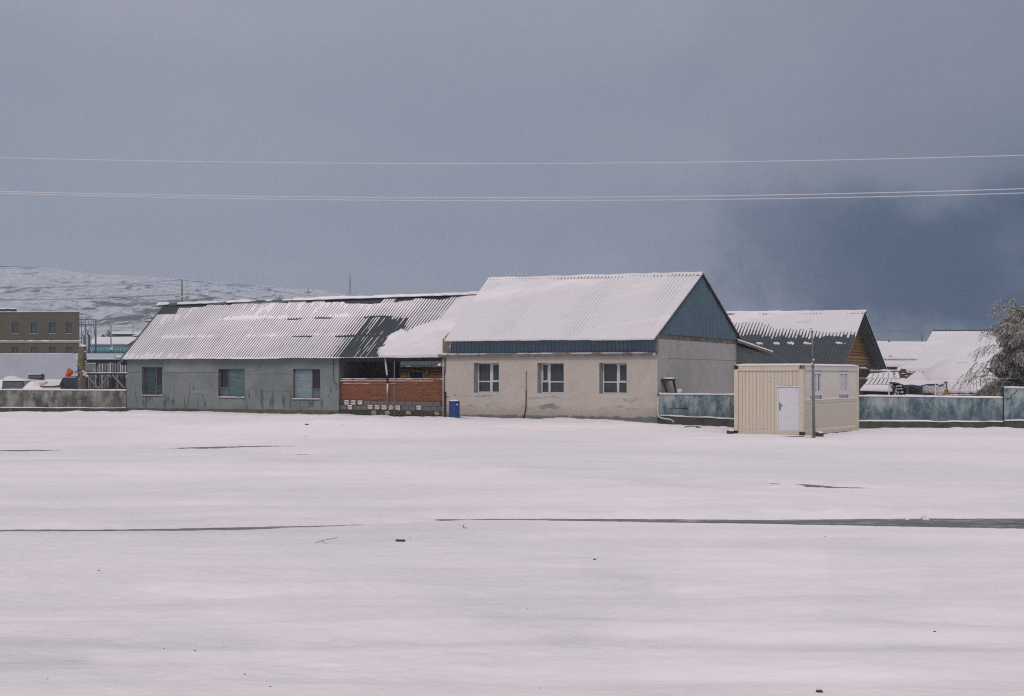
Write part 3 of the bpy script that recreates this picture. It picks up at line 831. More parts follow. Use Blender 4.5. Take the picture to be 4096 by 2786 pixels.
def T_left(s, V, L, W):
    a = 0.0268 + .0018 * ss(.55, .75, V) - 0.0055 * ss(-1, 9, s) * ss(0.85, 0.40, V)
    a = a + 0.0045 * fbm(s * 0.5, V * W * 0.8, 21, 4) + 0.010 * rib_noise(s, V, W, 5, 0.6)
    a = a + 0.006 * ss(0.12, 0.03, V) * ss(6, 3, s) 
    # broken seams at the sheet laps
    for vv in (0.34, 0.655):
        lap = np.exp(-((V - vv - 0.010 * fbm(s * 1.5, s * 0, 8, 2)) / 0.011) ** 2)
        a = a - 0.075 * lap * ss(0.52, 0.75, vnoise(s * 1.1, s * 0 + vv * 30, 77)) * ss(2.5, 6.5, s)
        a = a + 0.009 * ss(vv, vv + .01, V) * ss(vv + .10, vv + .02, V) * ss(0.4, 0.7, vnoise(s * 0.5, s * 0 + vv * 11, 13))
    # bare sheet above the bay
    edge = 0.8 * fbm(s * 0.7, V * W * 0.7, 33, 3)
    bare = ss(12.0, 13.6, s + edge * .8) * ss(17.0, 15.6, s + edge + 0.9 * (V - 0.3)) * ss(0.86, 0.62, V + 0.10 * edge)
    core = ss(13.4, 14.3, s + edge * .5) * ss(16.3, 15.4, s + edge * .5) * ss(0.66, 0.5, V + 0.1 * edge)
    fr = s / PI_ - np.floor(s / PI_)
    a = a - 0.030 * bare - 0.016 * core + bare * (0.036 * np.exp(-((fr - .42) / .16) ** 2) * ss(.25, .6, vnoise(np.floor(s / PI_) * 3.7, V * W * .7, 19)) + 0.03 * rib_noise(s, V, W, 6, 0.45))
    stripes = ss(15.3, 16.0, s) * ss(18.6, 17.2, s) * ss(0.30, 0.42, V)
    a = a - 0.016 * stripes
    # heavy drift low beside the cream house, up to its eave
    rag = .30 * fbm(s * 2.2, V * W * 2.2, 63, 3)
    dr = ss(15.6, 16.15, s + 0.9 * V + 0.35 * edge + rag) * ss(0.52, 0.40, V - 0.10 * (s - 16.5) + 0.12 * edge + .25 * rag)
    a = np.where(dr > 0.01, np.maximum(a, -0.02 + 0.13 * dr + 0.012 * fbm(s * 1.1, V * 4, 81, 3)), a)
    dr2 = ss(17.2, 18.4, s + 0.25 * edge) * (0.4 + 0.6 * ss(1.02, 0.85, V))
    a = np.maximum(a, 0.17 * dr2 - 0.02)
    # bare band under the ridge
    top = 0.955 - 0.035 * ss(0.35, 0.7, vnoise(s * 0.45, s * 0, 55)) - 0.035 * ss(11.3, 11.6, s) * ss(15.4, 15.2, s) + 0.012 * fbm(s * 2.3, s * 0 + 3, 57, 3)
    a = a - 0.11 * ss(top - 0.004, top + 0.012, V) * ss(17.5, 16.4, s) * (1 - 0.9 * ss(0.62, 0.70, vnoise(s * 1.3, s * 0 + 9, 59)))
    a = a - 0.12 * ss(0.80, 0.82, V) * ss(1.25, 0.95, s + 1.2 * (V - .85)) 
    return a
roof_snow(gh, ES0, ES1, RS0, RS1, T_left)
rA = Vector(RS0) + Vector((-0.55 * .9115, 0.55 * .4117, 0.03)); rB = Vector(RS1) + Vector((-.3, .1, 0.03))
ridge_run(gh, tuple(rA), tuple(rB), SLATE, snow=0.085, w=0.2, drop=0.12, seed=3, gaps=0.16)
# verge board and purlin ends at the near-left end
m = MB(); e0, r0 = Vector(ES0), Vector(RS0); dU = Vector((0.9115, -0.4117, 0)) * -0.15
m.hexa([e0 + dU + Vector((0, 0, -.20)), e0 + Vector((0, 0, -.20)), r0 + Vector((0, 0, -.22)), r0 + dU + Vector((0, 0, -.22)), e0 + dU + Vector((0, 0, .05)), e0 + Vector((0, 0, .05)), r0 + Vector((0, 0, .05)), r0 + dU + Vector((0, 0, .05))])
m.build('verge_board', SLATE_UNDER, gh)
for q in (0.03, 0.42, 0.70, 0.985):
    p = e0.lerp(r0, q) + Vector((0, 0, -0.05)); dn = Vector((0.9115, -0.4117, 0))
    a = MB().tube([p + dn * .3, p - dn * .55], .045, 6); pu = a.build('purlin_end', GREYWOOD, gh)
    MB().lump(tuple(p - dn * .28 + Vector((0, 0, .035))), .27, .07, .06, int(q * 10)).build('purlin_snow', SNOW_ROOF, pu)

# open bay under the same roof: dark board lining at its back and its inner side
LINING = simple('grey shelter boards', (.13, .135, .125), .9, .25, 4)
u0b, u1b = uend + .003, uL(1582, 3.0)
m = MB()
k = 26
for i in range(k):
    a = u0b + (u1b - u0b) * i / k; b = u0b + (u1b - u0b) * (i + 1) / k - .012
    MB().fbox(LF, a, b, 3.0 + .01 * rng.random(), 3.06, .3, 4.9).build('lining_board', LINING, gh)
MB().fbox(LF, u1b + .02, u1b + .25, 2.9, 3.1, .3, 5.0).build('bay_post', DARKWOOD, gh)
m = MB(); m.fbox(LF, uend, uR, 0.0, 0.14, 3.10, 3.29); m.build('eave_beam', DARKWOOD, gh)
m = MB(); m.fbox(LF, uend + .05, u1b + .3, .3, 3.0, 3.3, 3.36); m.build('bay_ceiling', DARKWOOD, gh)

# ------------------------------------------------------------------ brick wall closing the bay
BF = Frame(LF.pt(0, 0.16, 0)[:2], LF.U[:2], LF.W[:2])
b0, b1 = BF.u(1362), BF.u(1778)
zb_top = BF.z(1516, (b0 + b1) / 2); zb_bot = BF.z(1605, (b0 + b1) / 2)
bw = thing('brick_wall', 'low red brick wall on grey block and stone footing between two houses', 'wall', BF.pt(b0, 0, .4))
nrow, ncol = 9, 18
ch = (zb_top - zb_bot) / nrow; cw_ = (b1 - b0) / ncol
MB().fbox(BF, b0, b1, .008, .24, zb_bot, zb_top - .02).build('mortar_core', MORTAR, bw)
def piece_mesh(name, w_, d_, h_, mat, sd, rough=.006):
    r = random.Random(sd); m = MB()
    j = lambda: r.uniform(-rough, rough)
    q = [(-w_ / 2, 0), (w_ / 2, 0), (w_ / 2, d_), (-w_ / 2, d_)]
    F0 = Frame((0, 0), BF.U[:2], BF.W[:2])
    e = min(.012, h_ * .12)
    lo = [F0.pt(u + j(), d + j(), j()) for u, d in q]; hi = [F0.pt(u + j(), d + j(), h_ + j()) for u, d in q]
    m.hexa(lo + hi)
    me = bpy.data.meshes.new(name)
    me.from_pydata(m.v, [], m.f); me.materials.append(mat)
    return me
bm_ = [piece_mesh('brick', cw_ - .014, .12, ch - .026, BRICKS[i % 3], i, .003) for i in range(9)]
half_ = [piece_mesh('brick', cw_ / 2 - .012, .12, ch - .014, BRICKS[i % 3], 40 + i, .003) for i in range(3)]
def put(me, F, u, d, z, parent, name):
    o = bpy.data.objects.new(name, me); COL.objects.link(o); o.parent = parent
    p = Vector(F.pt(u, d, z)) - WLOC[parent]
    o.location = p
    return o
for r in range(nrow):
    z = zb_bot + r * ch + .013
    if r % 2 == 0:
        for c in range(ncol): put(rng.choice(bm_), BF, b0 + (c + .5) * cw_, rng.uniform(-.004, .004), z, bw, 'brick')
    else:
        put(rng.choice(half_), BF, b0 + .25 * cw_, 0, z, bw, 'brick'); put(rng.choice(half_), BF, b1 - .25 * cw_, 0, z, bw, 'brick')
        for c in range(ncol - 1): put(rng.choice(bm_), BF, b0 + (c + 1) * cw_, rng.uniform(-.004, .004), z, bw, 'brick')
# footing of blocks
nbc = 15
zf0 = 0.28; bh = (zb_bot - zf0) / 4
MB().fbox(BF, b0, b1, -.045, .30, .1, zb_bot - .006).build('footing_core', PLINTH, bw)
bk_l = [piece_mesh('block', (b1 - b0) / nbc - .02, .3, bh - .018, BLOCK, 60 + i, .010) for i in range(4)]
bk_d = [piece_mesh('block', (b1 - b0) / nbc - .02, .3, bh - .018, BLOCK_DK, 70 + i, .012) for i in range(4)]
stones = {(3, 0): 1, (3, 1): 1, (3, 2): 1, (2, 1): 1, (2, 4): 1, (2, 5): 1, (2, 6): 1, (2, 7): 1, (2, 8): 1, (2, 11): 1, (3, 14): 1, (1, 4): 2, (1, 6): 2, (1, 9): 2, (1, 13): 2}
bwid = (b1 - b0) / nbc
for r in range(4):
    off = 0.5 * bwid if r % 2 else 0
    for c in range(nbc):
        u = b0 + (c + .5) * bwid + (off if c < nbc - 1 else 0)
        if r % 2 and c == nbc - 1: continue
        z = zf0 + r * bh + .009
        s = stones.get((r, c))
        if s:
            m = MB(); rr = random.Random(r * 31 + c)
            n_ = 9
            poly = []
            for i in range(n_):
                an = 2 * math.pi * i / n_ + rr.uniform(-.2, .2)
                ru, rz = bwid * .42 * rr.uniform(.8, 1.12), bh * .44 * rr.uniform(.85, 1.15)
                sx = max(-1, min(1, math.cos(an) * 1.2)) * rr.uniform(.75, 1.05); sz = max(-1, min(1, math.sin(an) * 1.2)) * rr.uniform(.75, 1.05)
                poly.append(BF.pt(u + sx * ru, -.085 - rr.uniform(0, .02), z + bh / 2 + sz * rz))
            m.prism(poly, tuple(BF.W * .2)); st = m.build('stone', PALESTONE if s == 1 else TANSTONE, bw)
            if s == 1 and r >= 2:
                MB().lump(BF.pt(u, -.06, z + bh * .88), bwid * .40, .07, .035, r * 5 + c, .3, 10, 3).build('stone_snow', SNOW_ROOF, st)
        else:
            put(rng.choice(bk_l if r >= 2 else bk_d), BF, u, -.06 + rng.uniform(-.012, .012), z, bw, 'block')
# snow lying along the top courses
def snow_rope(F, u0, u1, d, z, r, parent, seed, name='snow_cover', step=.08, squash=1.0, thr=None):
    n_ = max(4, int(abs(u1 - u0) / step)); K = 7
    u = np.linspace(u0, u1, n_)[:, None]; a = np.linspace(-.35, math.pi + .35, K)[None, :]
    rr = r * (0.85 + 0.5 * fbm(u * 2.2, u * 0 + seed, seed, 4)) + 0 * a
    if thr is not None: rr = rr * ss(thr, thr + .12, vnoise(u * 1.7, u * 0 + 5, seed + 3))
    rr = np.maximum(rr, .001)
    dd = d - np.cos(a) * rr * squash
    V = np.zeros((n_, K, 3))
    V[..., 0] = F.O.x + F.U.x * u + F.W.x * dd; V[..., 1] = F.O.y + F.U.y * u + F.W.y * dd; V[..., 2] = z + np.sin(a) * rr
    return grid_mesh(name, V, None, SNOW_ROOF, parent)
snow_rope(BF, b0, b1, .10, zb_top - .015, .040, bw, 4, squash=3)
snow_rope(BF, b0, b1 - .6, -.012, zb_top - ch * .93, .024, bw, 6)
snow_rope(BF, b0 + .1, b0 + 2.6, -.012, zb_top - ch * 1.9, .020, bw, 9, thr=.3)
snow_rope(BF, b0 + 2.2, b1 - 2.6, -.012, zb_top - ch * 1.95, .016, bw, 12, thr=.5)

# stove pipe standing in front of the brick wall, and two thin poles
up = BF.u(1540, -.2); up2 = BF.u(1549, -.2)
sp = thing('stove_pipe', 'white and black drain pipe dropping from the eave in front of the brick wall', 'pipe', BF.pt(up2, -.2, .6))
zz = lambda py: BF.z(py, up, -.2)
MB().tube([BF.pt(up, -.2, zz(1428)), BF.pt(up2 - .01, -.2, zz(1502))], .046, 12).build('upper_pipe', WHITEPIPE, sp)
MB().tube([BF.pt(up2 - .01, -.2, zz(1501)), BF.pt(up2 + .02, -.2, zz(1538))], .040, 12).build('joint_pipe', BLACKISH, sp)
MB().tube([BF.pt(up2 + .02, -.2, zz(1535)), BF.pt(up2 + .005, -.2, zz(1572))], .044, 12).build('lower_pipe', WHITEPIPE, sp)
MB().tube([BF.pt(up2 + .005, -.2, zz(1570)), BF.pt(up2 + .02, -.2, zz(1628))], .043, 12).build('foot_pipe', STEELPOLE, sp)
u_ = BF.u(1577.5, -.35)
tp = thing('thin_pole', 'thin grey steel pole standing before the brick wall beside the drain pipe', 'pole', BF.pt(u_, -.35, .4))
MB().tube([BF.pt(u_, -.35, .3), BF.pt(u_, -.35, 3.3)], .020, 8).build('shaft', TRIM, tp)
for zc in (1.05, 1.5, 2.0): MB().tube([BF.pt(u_, -.35, zc), BF.pt(u_, -.35, zc + .05)], .032, 8).build('clamp', STEELPOLE, tp)
# ------------------------------------------------------------------ the cream house
CA, SA = math.cos(math.radians(24)), math.sin(math.radians(24))
Wb = (math.sin(math.radians(29.3)), math.cos(math.radians(29.3)))
MF = Frame((6.30, 52.0), (-CA, SA), Wb)          # origin at the near corner, u runs left along the front
MFr = Frame((6.30, 52.0), (CA, -SA), Wb)         # same, u negative to the left
um = lambda px, d=0.0: MFr.u(px, d)
ch_ = thing('cream_house', 'cream plastered house with thick snow on steep roof and blue steel gable', 'house', (6.30, 52.0, 0.35))
uLft = um(1779)
WD = 10.5
zW = 4.23
holes = []
for a, b, c, d in [(1894.6, 1995.5, 1452.3, 1572), (2149.7, 2254.7, 1452.3, 1574), (2397, 2506.5, 1452.3, 1576)]:
    ua, ub = um(a), um(b); mid = (ua + ub) / 2
    holes.append((ua, ub, MFr.z(d, mid), MFr.z(c, mid)))
MRD = 0.46
m = MB()
wall_holes(MFr, uLft, 0, 0.0, 3.36, holes, m, MRD, 0, 1)
m.add([MFr.pt(uLft, 0, 0), MFr.pt(uLft, WD, 0), MFr.pt(uLft, WD, zW), MFr.pt(uLft, WD / 2, 7.0), MFr.pt(uLft, 0, zW)], [(0, 1, 2, 3, 4)])
m.add([MFr.pt(uLft, WD, 0), MFr.pt(0, WD, 0), MFr.pt(0, WD, zW), MFr.pt(uLft, WD, zW)], [(3, 2, 1, 0)])
m.add([MFr.pt(uLft, 0.06, 3.36), MFr.pt(0, 0.06, 3.36), MFr.pt(0, 0.06, zW), MFr.pt(uLft, 0.06, zW)], [(0, 1, 2, 3)], 2)
m.build('front_wall', [CREAM, REVEAL, BEAM], ch_)
# gable side wall
GF = Frame((6.30, 52.0), Wb, (-CA, SA))           # u runs back along the gable, inward is left
m = MB()
wall_holes(GF, 0, WD, 0.0, 4.02, [], m, 0)
m.build('side_wall', GABLE, ch_)
m = MB(); m.fbox(GF, 1.2, WD, -.004, .0, 3.175, 3.19); m.build('wall_crack', simple('crack in plaster', (0.17, 0.165, 0.16), 0.95), ch_)
for px, pa, pb in ((2652, 1346, 1404), (2713, 1350, 1402), (2911, 1366, 1388)):
    u = GF.u(px); m = MB(); m.fbox(GF, u - .012, u + .012, -.004, .0, GF.z(pb, u), GF.z(pa, u)); m.build('wall_crack', simple('plaster joint', (.20, .195, .19), .95), ch_)
k = 16
for i in range(k):
    a, b = WD * i / k + .006, WD * (i + 1) / k - .006
    mt = BEAM if i not in (6, 7) else simple('red block', (0.19, 0.10, 0.07), 0.95, 0.3, 8)
    MB().fbox(GF, a, b, -.012 + .008 * rng.random(), .1, 4.03, 4.22).build('ring_block', mt, ch_)
# concrete ledge under the blue fascia
n = 24
for i in range(1):
    m = MB()
    zl0, zl1 = 3.27, 3.42
    q = 70
    V = np.zeros((6, q + 1, 3))
    for j in range(q + 1):
        u = uLft - .25 + (0.02 - uLft + .25) * j / q
        w1 = .012 * float(fbm(np.array([u * 1.6]), np.array([.5]), 3)[0]); w2 = .010 * float(fbm(np.array([u * 2.6]), np.array([2.5]), 5)[0])
        for r_, (d, z) in enumerate(((0.0, zl0 + w2), (-.16 + w1, zl0 + w2), (-.17 + w2, zl0 + .07), (-.165 + w1, zl1), (-.02, zl1 + .01), (.1, zl1 + .01))):
            V[r_, j] = MFr.pt(u, d, z)
    grid_mesh('ledge', V, None, BEAM, ch_, smooth=False)
    snow_rope(MFr, uLft - .2, -.35, -.10, zl1 - .012, .050, ch_, 21, 'ledge_snow', squash=1.5)
m = MB(); m.fbox(MFr, -.13, -.02, -.175, -.03, 3.285, 3.40); m.build('ledge_patch', PALESTONE, ch_)
# blue fascia sheets
ztop = lambda s: 4.30
us = np.linspace(uLft + .38, -.06, 11)
for a, b in zip(us, us[1:]):
    m = MB(); corrug(m, MFr, a, b - .004, lambda s: 3.43, ztop, -.02 - .006 * rng.random(), .19, .03, .030); m.build('fascia_sheet', BLUE_SHEET, ch_)
m = MB(); m.fbox(MFr, -.055, .03, -.05, .05, 3.44, 4.22); m.build('corner_trim', TRIM, ch_)
m = MB(); m.fbox(MFr, uLft - .1, uLft + .36, -.03, .05, 3.43, 4.15); m.build('fascia_end', BEAM, ch_)
MB().add([MFr.pt(uLft + .24, -.045, 3.72), MFr.pt(uLft + .30, -.05, 3.68), MFr.pt(uLft + .36, -.045, 3.75), MFr.pt(uLft + .37, -.04, 4.05), MFr.pt(uLft + .32, -.042, 3.95)], [(0, 1, 2, 3, 4)]).build('paper_scrap', PALESTONE, ch_)

# windows of the cream house
def plastic_window(h, mx0, mx1, zf, sash_right):
    a, b, c, d = h
    dd = MRD - .07; t = .05
    f = MB()
    f.fbox(MFr, a, a + t, dd, dd + .06, c, d); f.fbox(MFr, b - t, b, dd, dd + .06, c, d)
    f.fbox(MFr, a + t, b - t, dd, dd + .06, c, c + t); f.fbox(MFr, a + t, b - t, dd, dd + .06, d - t, d)
    win = f.build('window', PVC, ch_)
    m0, m1 = um(mx0, dd), um(mx1, dd)
    zt = c + (d - c) * zf
    MB().fbox(MFr, m0, m1, dd - .004, dd + .056, c + t, d - t).build('mullion', PVC, win)
    MB().fbox(MFr, a + t, m0, dd - .002, dd + .054, zt - .028, zt + .028).build('transom', PVC, win)
    MB().fbox(MFr, m1, b - t, dd - .002, dd + .054, zt - .028, zt + .028).build('transom', PVC, win)
    cells = [(a + t, m0, zt + .028, d - t), (m1, b - t, zt + .028, d - t), (a + t, m0, c + t, zt - .028), (m1, b - t, c + t, zt - .028)]
    for i, (p, q, r_, s_) in enumerate(cells):
        MB().fbox(MFr, p, q, dd + .03, dd + .036, r_, s_).build('pane', GLASS, win)
    p, q, r_, s_ = cells[1] if sash_right else cells[0]
    e = .035
    s = MB(); s.fbox(MFr, p, p + e, dd - .014, dd + .029, r_, s_); s.fbox(MFr, q - e, q, dd - .014, dd + .029, r_, s_); s.fbox(MFr, p + e, q - e, dd - .014, dd + .029, r_, r_ + e); s.fbox(MFr, p + e, q - e, dd - .014, dd + .029, s_ - e, s_)
    s.build('sash', PVC, win)
    MB().fbox(MFr, a, b, .015, dd, c - .03, c + .006).build('sill', simple('pale sill', (.40, .41, .41), .9), win)
plastic_window(holes[0], 1961, 1970, .375, True)
plastic_window(holes[1], 2194, 2202, .375, False)
plastic_window(holes[2], 2468, 2477, .375, True)
# things seen inside through the lower panes: curtain edge glow is left to reflection

# black cable hanging down the front, conduits on the left corner
uc = um(2107)
zz = lambda py: MFr.z(py, uc)
MB().tube([MFr.pt(um(2108.5), -.03, zz(1485)), MFr.pt(um(2106), -.03, zz(1492)), MFr.pt(um(2105.5), -.03, zz(1540)), MFr.pt(um(2105.7), -.03, zz(1562))], .013, 6).build('hanging_cable', BLACKISH, ch_)
MB().tube([MFr.pt(um(2105.7), -.032, zz(1562)), MFr.pt(um(2105.5), -.032, zz(1620)), MFr.pt(um(2103.5), -.032, zz(1645)), MFr.pt(um(2099), -.036, zz(1664)), MFr.pt(um(2092), -.05, zz(1677)), MFr.pt(um(2090), -.06, zz(1684))], .024, 6).build('hanging_conduit', BLACKISH, ch_)
MB().tube([MFr.pt(uLft - .05, -.06, 3.28), MFr.pt(uLft - .05, -.06, .4)], .022, 8).build('corner_pipe', WHITEPIPE, ch_)
MB().tube([MFr.pt(uLft + .06, -.03, 3.28), MFr.pt(uLft + .06, -.03, 2.62), MFr.pt(uLft + .01, -.05, 2.45), MFr.pt(uLft + .01, -.05, 1.65)], .014, 6).build('corner_cable', BLACKISH, ch_)
MB().fbox(MFr, uLft + .0, uLft + .09, -.07, -.001, .5, 1.66).build('corner_strip', DARKWOOD, ch_)

# roof
OH = .60
zEv = MFr.z(1352, 0.1, -OH)
E1 = MFr.pt(0.12, -OH, zEv); R1 = MFr.pt(0.12, WD / 2, 7.24); B1 = MFr.pt(0.12, WD + OH, zEv + .12)
ue = um(1782, -OH); ur = um(1955, WD / 2)
E0 = MFr.pt(ue, -OH, MFr.z(1361, ue, -OH)); R0 = MFr.pt(ur, WD / 2, MFr.z(1117, ur, WD / 2)); B0 = MFr.pt(ur, WD + OH, zEv)
roof_sheet(ch_, E0, E1, R0, R1, SLATE, cw=.016)
roof_sheet(ch_, B0, B1, R0, R1, SLATE_UNDER)
def T_main(s, V, L, W):
    a = 0.060 + 0.006 * fbm(s * 0.45, V * W * 0.6, 91, 4) + 0.004 * fbm(s * 4, V * W * 4, 95, 2)
    ph = s / PI_ * 2 * np.pi
    fr = s / PI_ - np.floor(s / PI_)
    a = a - 0.033 * np.exp(-((fr - .87) / .11) ** 2) * (1.0 + 0.16 * fbm(s * 0.8, V * W * 0.9, 97, 3)) * ss(-.02, .04, V)
    a = a - 0.02 * ss(0.05, -0.01, V) * (0.5 + fbm(s * 0.8, s * 0, 99, 3))
    # thin broken bare line just under the ridge cap
    ln = np.exp(-((V - 0.965 + 0.012 * (s / L) - 0.006 * fbm(s * 0.8, s * 0, 7, 2)) / 0.009) ** 2)
    g = ss(3.2, 3.6, s) * ss(6.4, 5.9, s) + 0.8 * ss(0.58, 0.68, vnoise(s * 1.6, s * 0 + 4, 17)) * ss(6, 6.6, s) + ss(L - 1.6, L - 1.2, s)
    return a - 0.085 * ln * np.clip(g, 0, 1)
roof_snow(ch_, E0, E1, R0, R1, T_main, vmin=-.02, ds=.02)
roof_snow(ch_, B0, B1, R0, R1, lambda s, V, L, W: .05 + 0 * s, ds=.4, dt=.3)
ridge_run(ch_, R0, R1, SLATE, snow=.065, w=.17, drop=.075, seed=13)
# rake trim on both slopes of the gable end and the purlin ends under the back one
def rake(A, B, name, mat, wd=.05, up=.05, dn=.12):
    A, B = Vector(A), Vector(B); du = Vector((CA, -SA, 0)) * wd; z_ = Vector((0, 0, 1))
    MB().hexa([A - z_ * dn, A + du - z_ * dn, B + du - z_ * dn, B - z_ * dn, A + z_ * up, A + du + z_ * up, B + du + z_ * up, B + z_ * up]).build(name, mat, ch_)
rake(E1, R1, 'rake_trim', TRIM, .02, .02, .05)
rake(B1, R1, 'rake_trim', SLATE_UNDER, .03, .03, .06)
for q in (.12, .36, .62, .85):
    p = Vector(R1).lerp(Vector(B1), q); du = Vector((CA, -SA, 0)); dv = (Vector(B1) - Vector(R1)).normalized()
    m = MB(); m.hexa([p - du * .12 + Vector((0, 0, -.16)), p + du * .10 + Vector((0, 0, -.16)), p + du * .10 + dv * .1 + Vector((0, 0, -.16)), p - du * .12 + dv * .1 + Vector((0, 0, -.16)),
                      p - du * .12 + Vector((0, 0, -.07)), p + du * .10 + Vector((0, 0, -.07)), p + du * .10 + dv * .1 + Vector((0, 0, -.07)), p - du * .12 + dv * .1 + Vector((0, 0, -.07))])
    m.build('purlin_end', DARKWOOD, ch_)
# gable sheets
apex = WD / 2
def gz(s): return min(zW + .02 + (7.16 - zW - .02) * s / apex, zW + .10 + (7.16 - zW - .10) * (WD - s) / apex)
ss_ = [0.02] + [0.02 + (WD - .04) * i / 11 for i in range(1, 12)]
for a, b in zip(ss_, ss_[1:]):
    m = MB()
    pts = [a, b]
    if a < apex < b:
        corrug(m, GF, a, apex, lambda s: zW, gz, -.03, .19, .045, .05); corrug(m, GF, apex, b - .004, lambda s: zW, gz, -.03, .19, .045, .05)
    else: corrug(m, GF, a, b - .004, lambda s: zW, gz, -.03 - .004 * rng.random(), .19, .045, .05)
    m.build('gable_sheet', BLUE_SHEET, ch_)

# ------------------------------------------------------------------ lean-to annex behind
AF = Frame(GF.pt(WD, 0, 0)[:2], (1, -0.1), (0.1, 1))
ua0, ua1 = 0.02, AF.u(3052)
za0 = AF.z(1378, ua0); za1 = AF.z(1428, ua1)
an = thing('lean_to', 'small dark grey lean-to with a snowy sloping roof slab behind the cream house', 'shed', AF.pt(ua0, 0, .5))
m = MB(); m.prism([AF.pt(ua0, 0, .4), AF.pt(ua1, 0, .4), AF.pt(ua1, 0, za1 - .04), AF.pt(ua0, 0, za0 - .04)], tuple(AF.W * 3)); m.build('wall', simple('dark cement render', (.105, .118, .122), .9, .2, 2, .3, 18), an)
ra0, ra1 = Vector(AF.pt(ua0 + .02, -.25, za0 + .1)), Vector(AF.pt(ua1 + .45, -.25, AF.z(1418, ua1) - .0))
z_ = Vector((0, 0, 1)); W3 = AF.W * 3.4
MB().hexa([ra0, ra1, ra1 + W3, ra0 + W3, ra0 + z_ * .13, ra1 + z_ * .13, ra1 + W3 + z_ * .13, ra0 + W3 + z_ * .13]).build('roof_slab', BEAM, an)
n_ = 40; V = np.zeros((n_, 6, 3))
for i in range(n_):
    p = ra0.lerp(ra1 + (ra1 - ra0) * .01, i / (n_ - 1)); th = .05 + .03 * float(fbm(np.array([i * .3]), np.array([.2]), 6)[0])
    for j, (d, h) in enumerate(((-.03, .10), (-.04, .13 + th * .6), (.03, .13 + th), (1.2, .13 + th), (3.3, .13 + th), (3.4, .12))):
        V[i, j] = tuple(p + AF.W * d + z_ * h)
grid_mesh('snow_cover', V, None, SNOW_ROOF, an)
MB().tube([tuple(ra1 + Vector((.1, .1, .02))), tuple(ra1 + Vector((.9, .1, -.5))), tuple(ra1 + Vector((1.6, .1, -1.0)))], .012, 5).build('stay_wire', TRIM, an)

# ------------------------------------------------------------------ blue barrel
bx, by = X(1817, 54.2), 54.2
bz = Z(bx, by) + .03
s_ = 44.0 / FPX * 54.2 / 2
hb = H(1605, 54.2) - bz
br = thing('blue_barrel', 'blue plastic barrel topped with snow at the corner of the cream house', 'barrel', (bx, by, bz))
MB().lathe((bx, by, bz), [(0.01, 0), (s_ * .93, 0), (s_ * .99, .05), (s_, .3 * hb), (s_ * .985, .31 * hb), (s_ * .985, .34 * hb), (s_ * 1.0, .35 * hb), (s_, .62 * hb), (s_ * .985, .63 * hb), (s_ * .985, .66 * hb), (s_, .67 * hb), (s_ * .985, hb - .04), (s_ * .93, hb - .01), (.01, hb - .01)], 28).build('drum', BARREL, br)
MB().lathe((bx, by, bz + hb - .045), [(s_ * 1.0, 0), (s_ * 1.03, .01), (s_ * 1.03, .04), (s_ * .98, .05)], 28).build('rim', BARREL, br)
MB().lump((bx, by, bz + hb - .01), s_ * .98, s_ * .98, .075, 5, .06, 20, 5, 0, 0.0).build('snow_cap', SNOW_ROOF, br)
MB().tube([(bx + s_ * .55, by - s_ * .86, bz + hb - .16), (bx + s_ * .60, by - s_ * .93, bz + hb - .155)], .038, 10).build('bung', WHITEPIPE, br)
hz = Z(bx + .8, by)
hs = MB(); hs.tube([(bx + s_ - .02, by - .1, bz + .14), (bx + .45, by - .25, bz + .13), (bx + .62, by - .3, bz + .08), (bx + .85, by - .32, bz + .05)], .024, 6); hs.tube([(bx + s_ - .02, by - .05, bz + .10), (bx + .4, by - .3, bz + .05), (bx + .65, by - .42, bz + .05)], .02, 6)
tag(hs.build('hose', WHITEPIPE), 'frosted white hose curling out of the snow beside the blue barrel', 'hose')

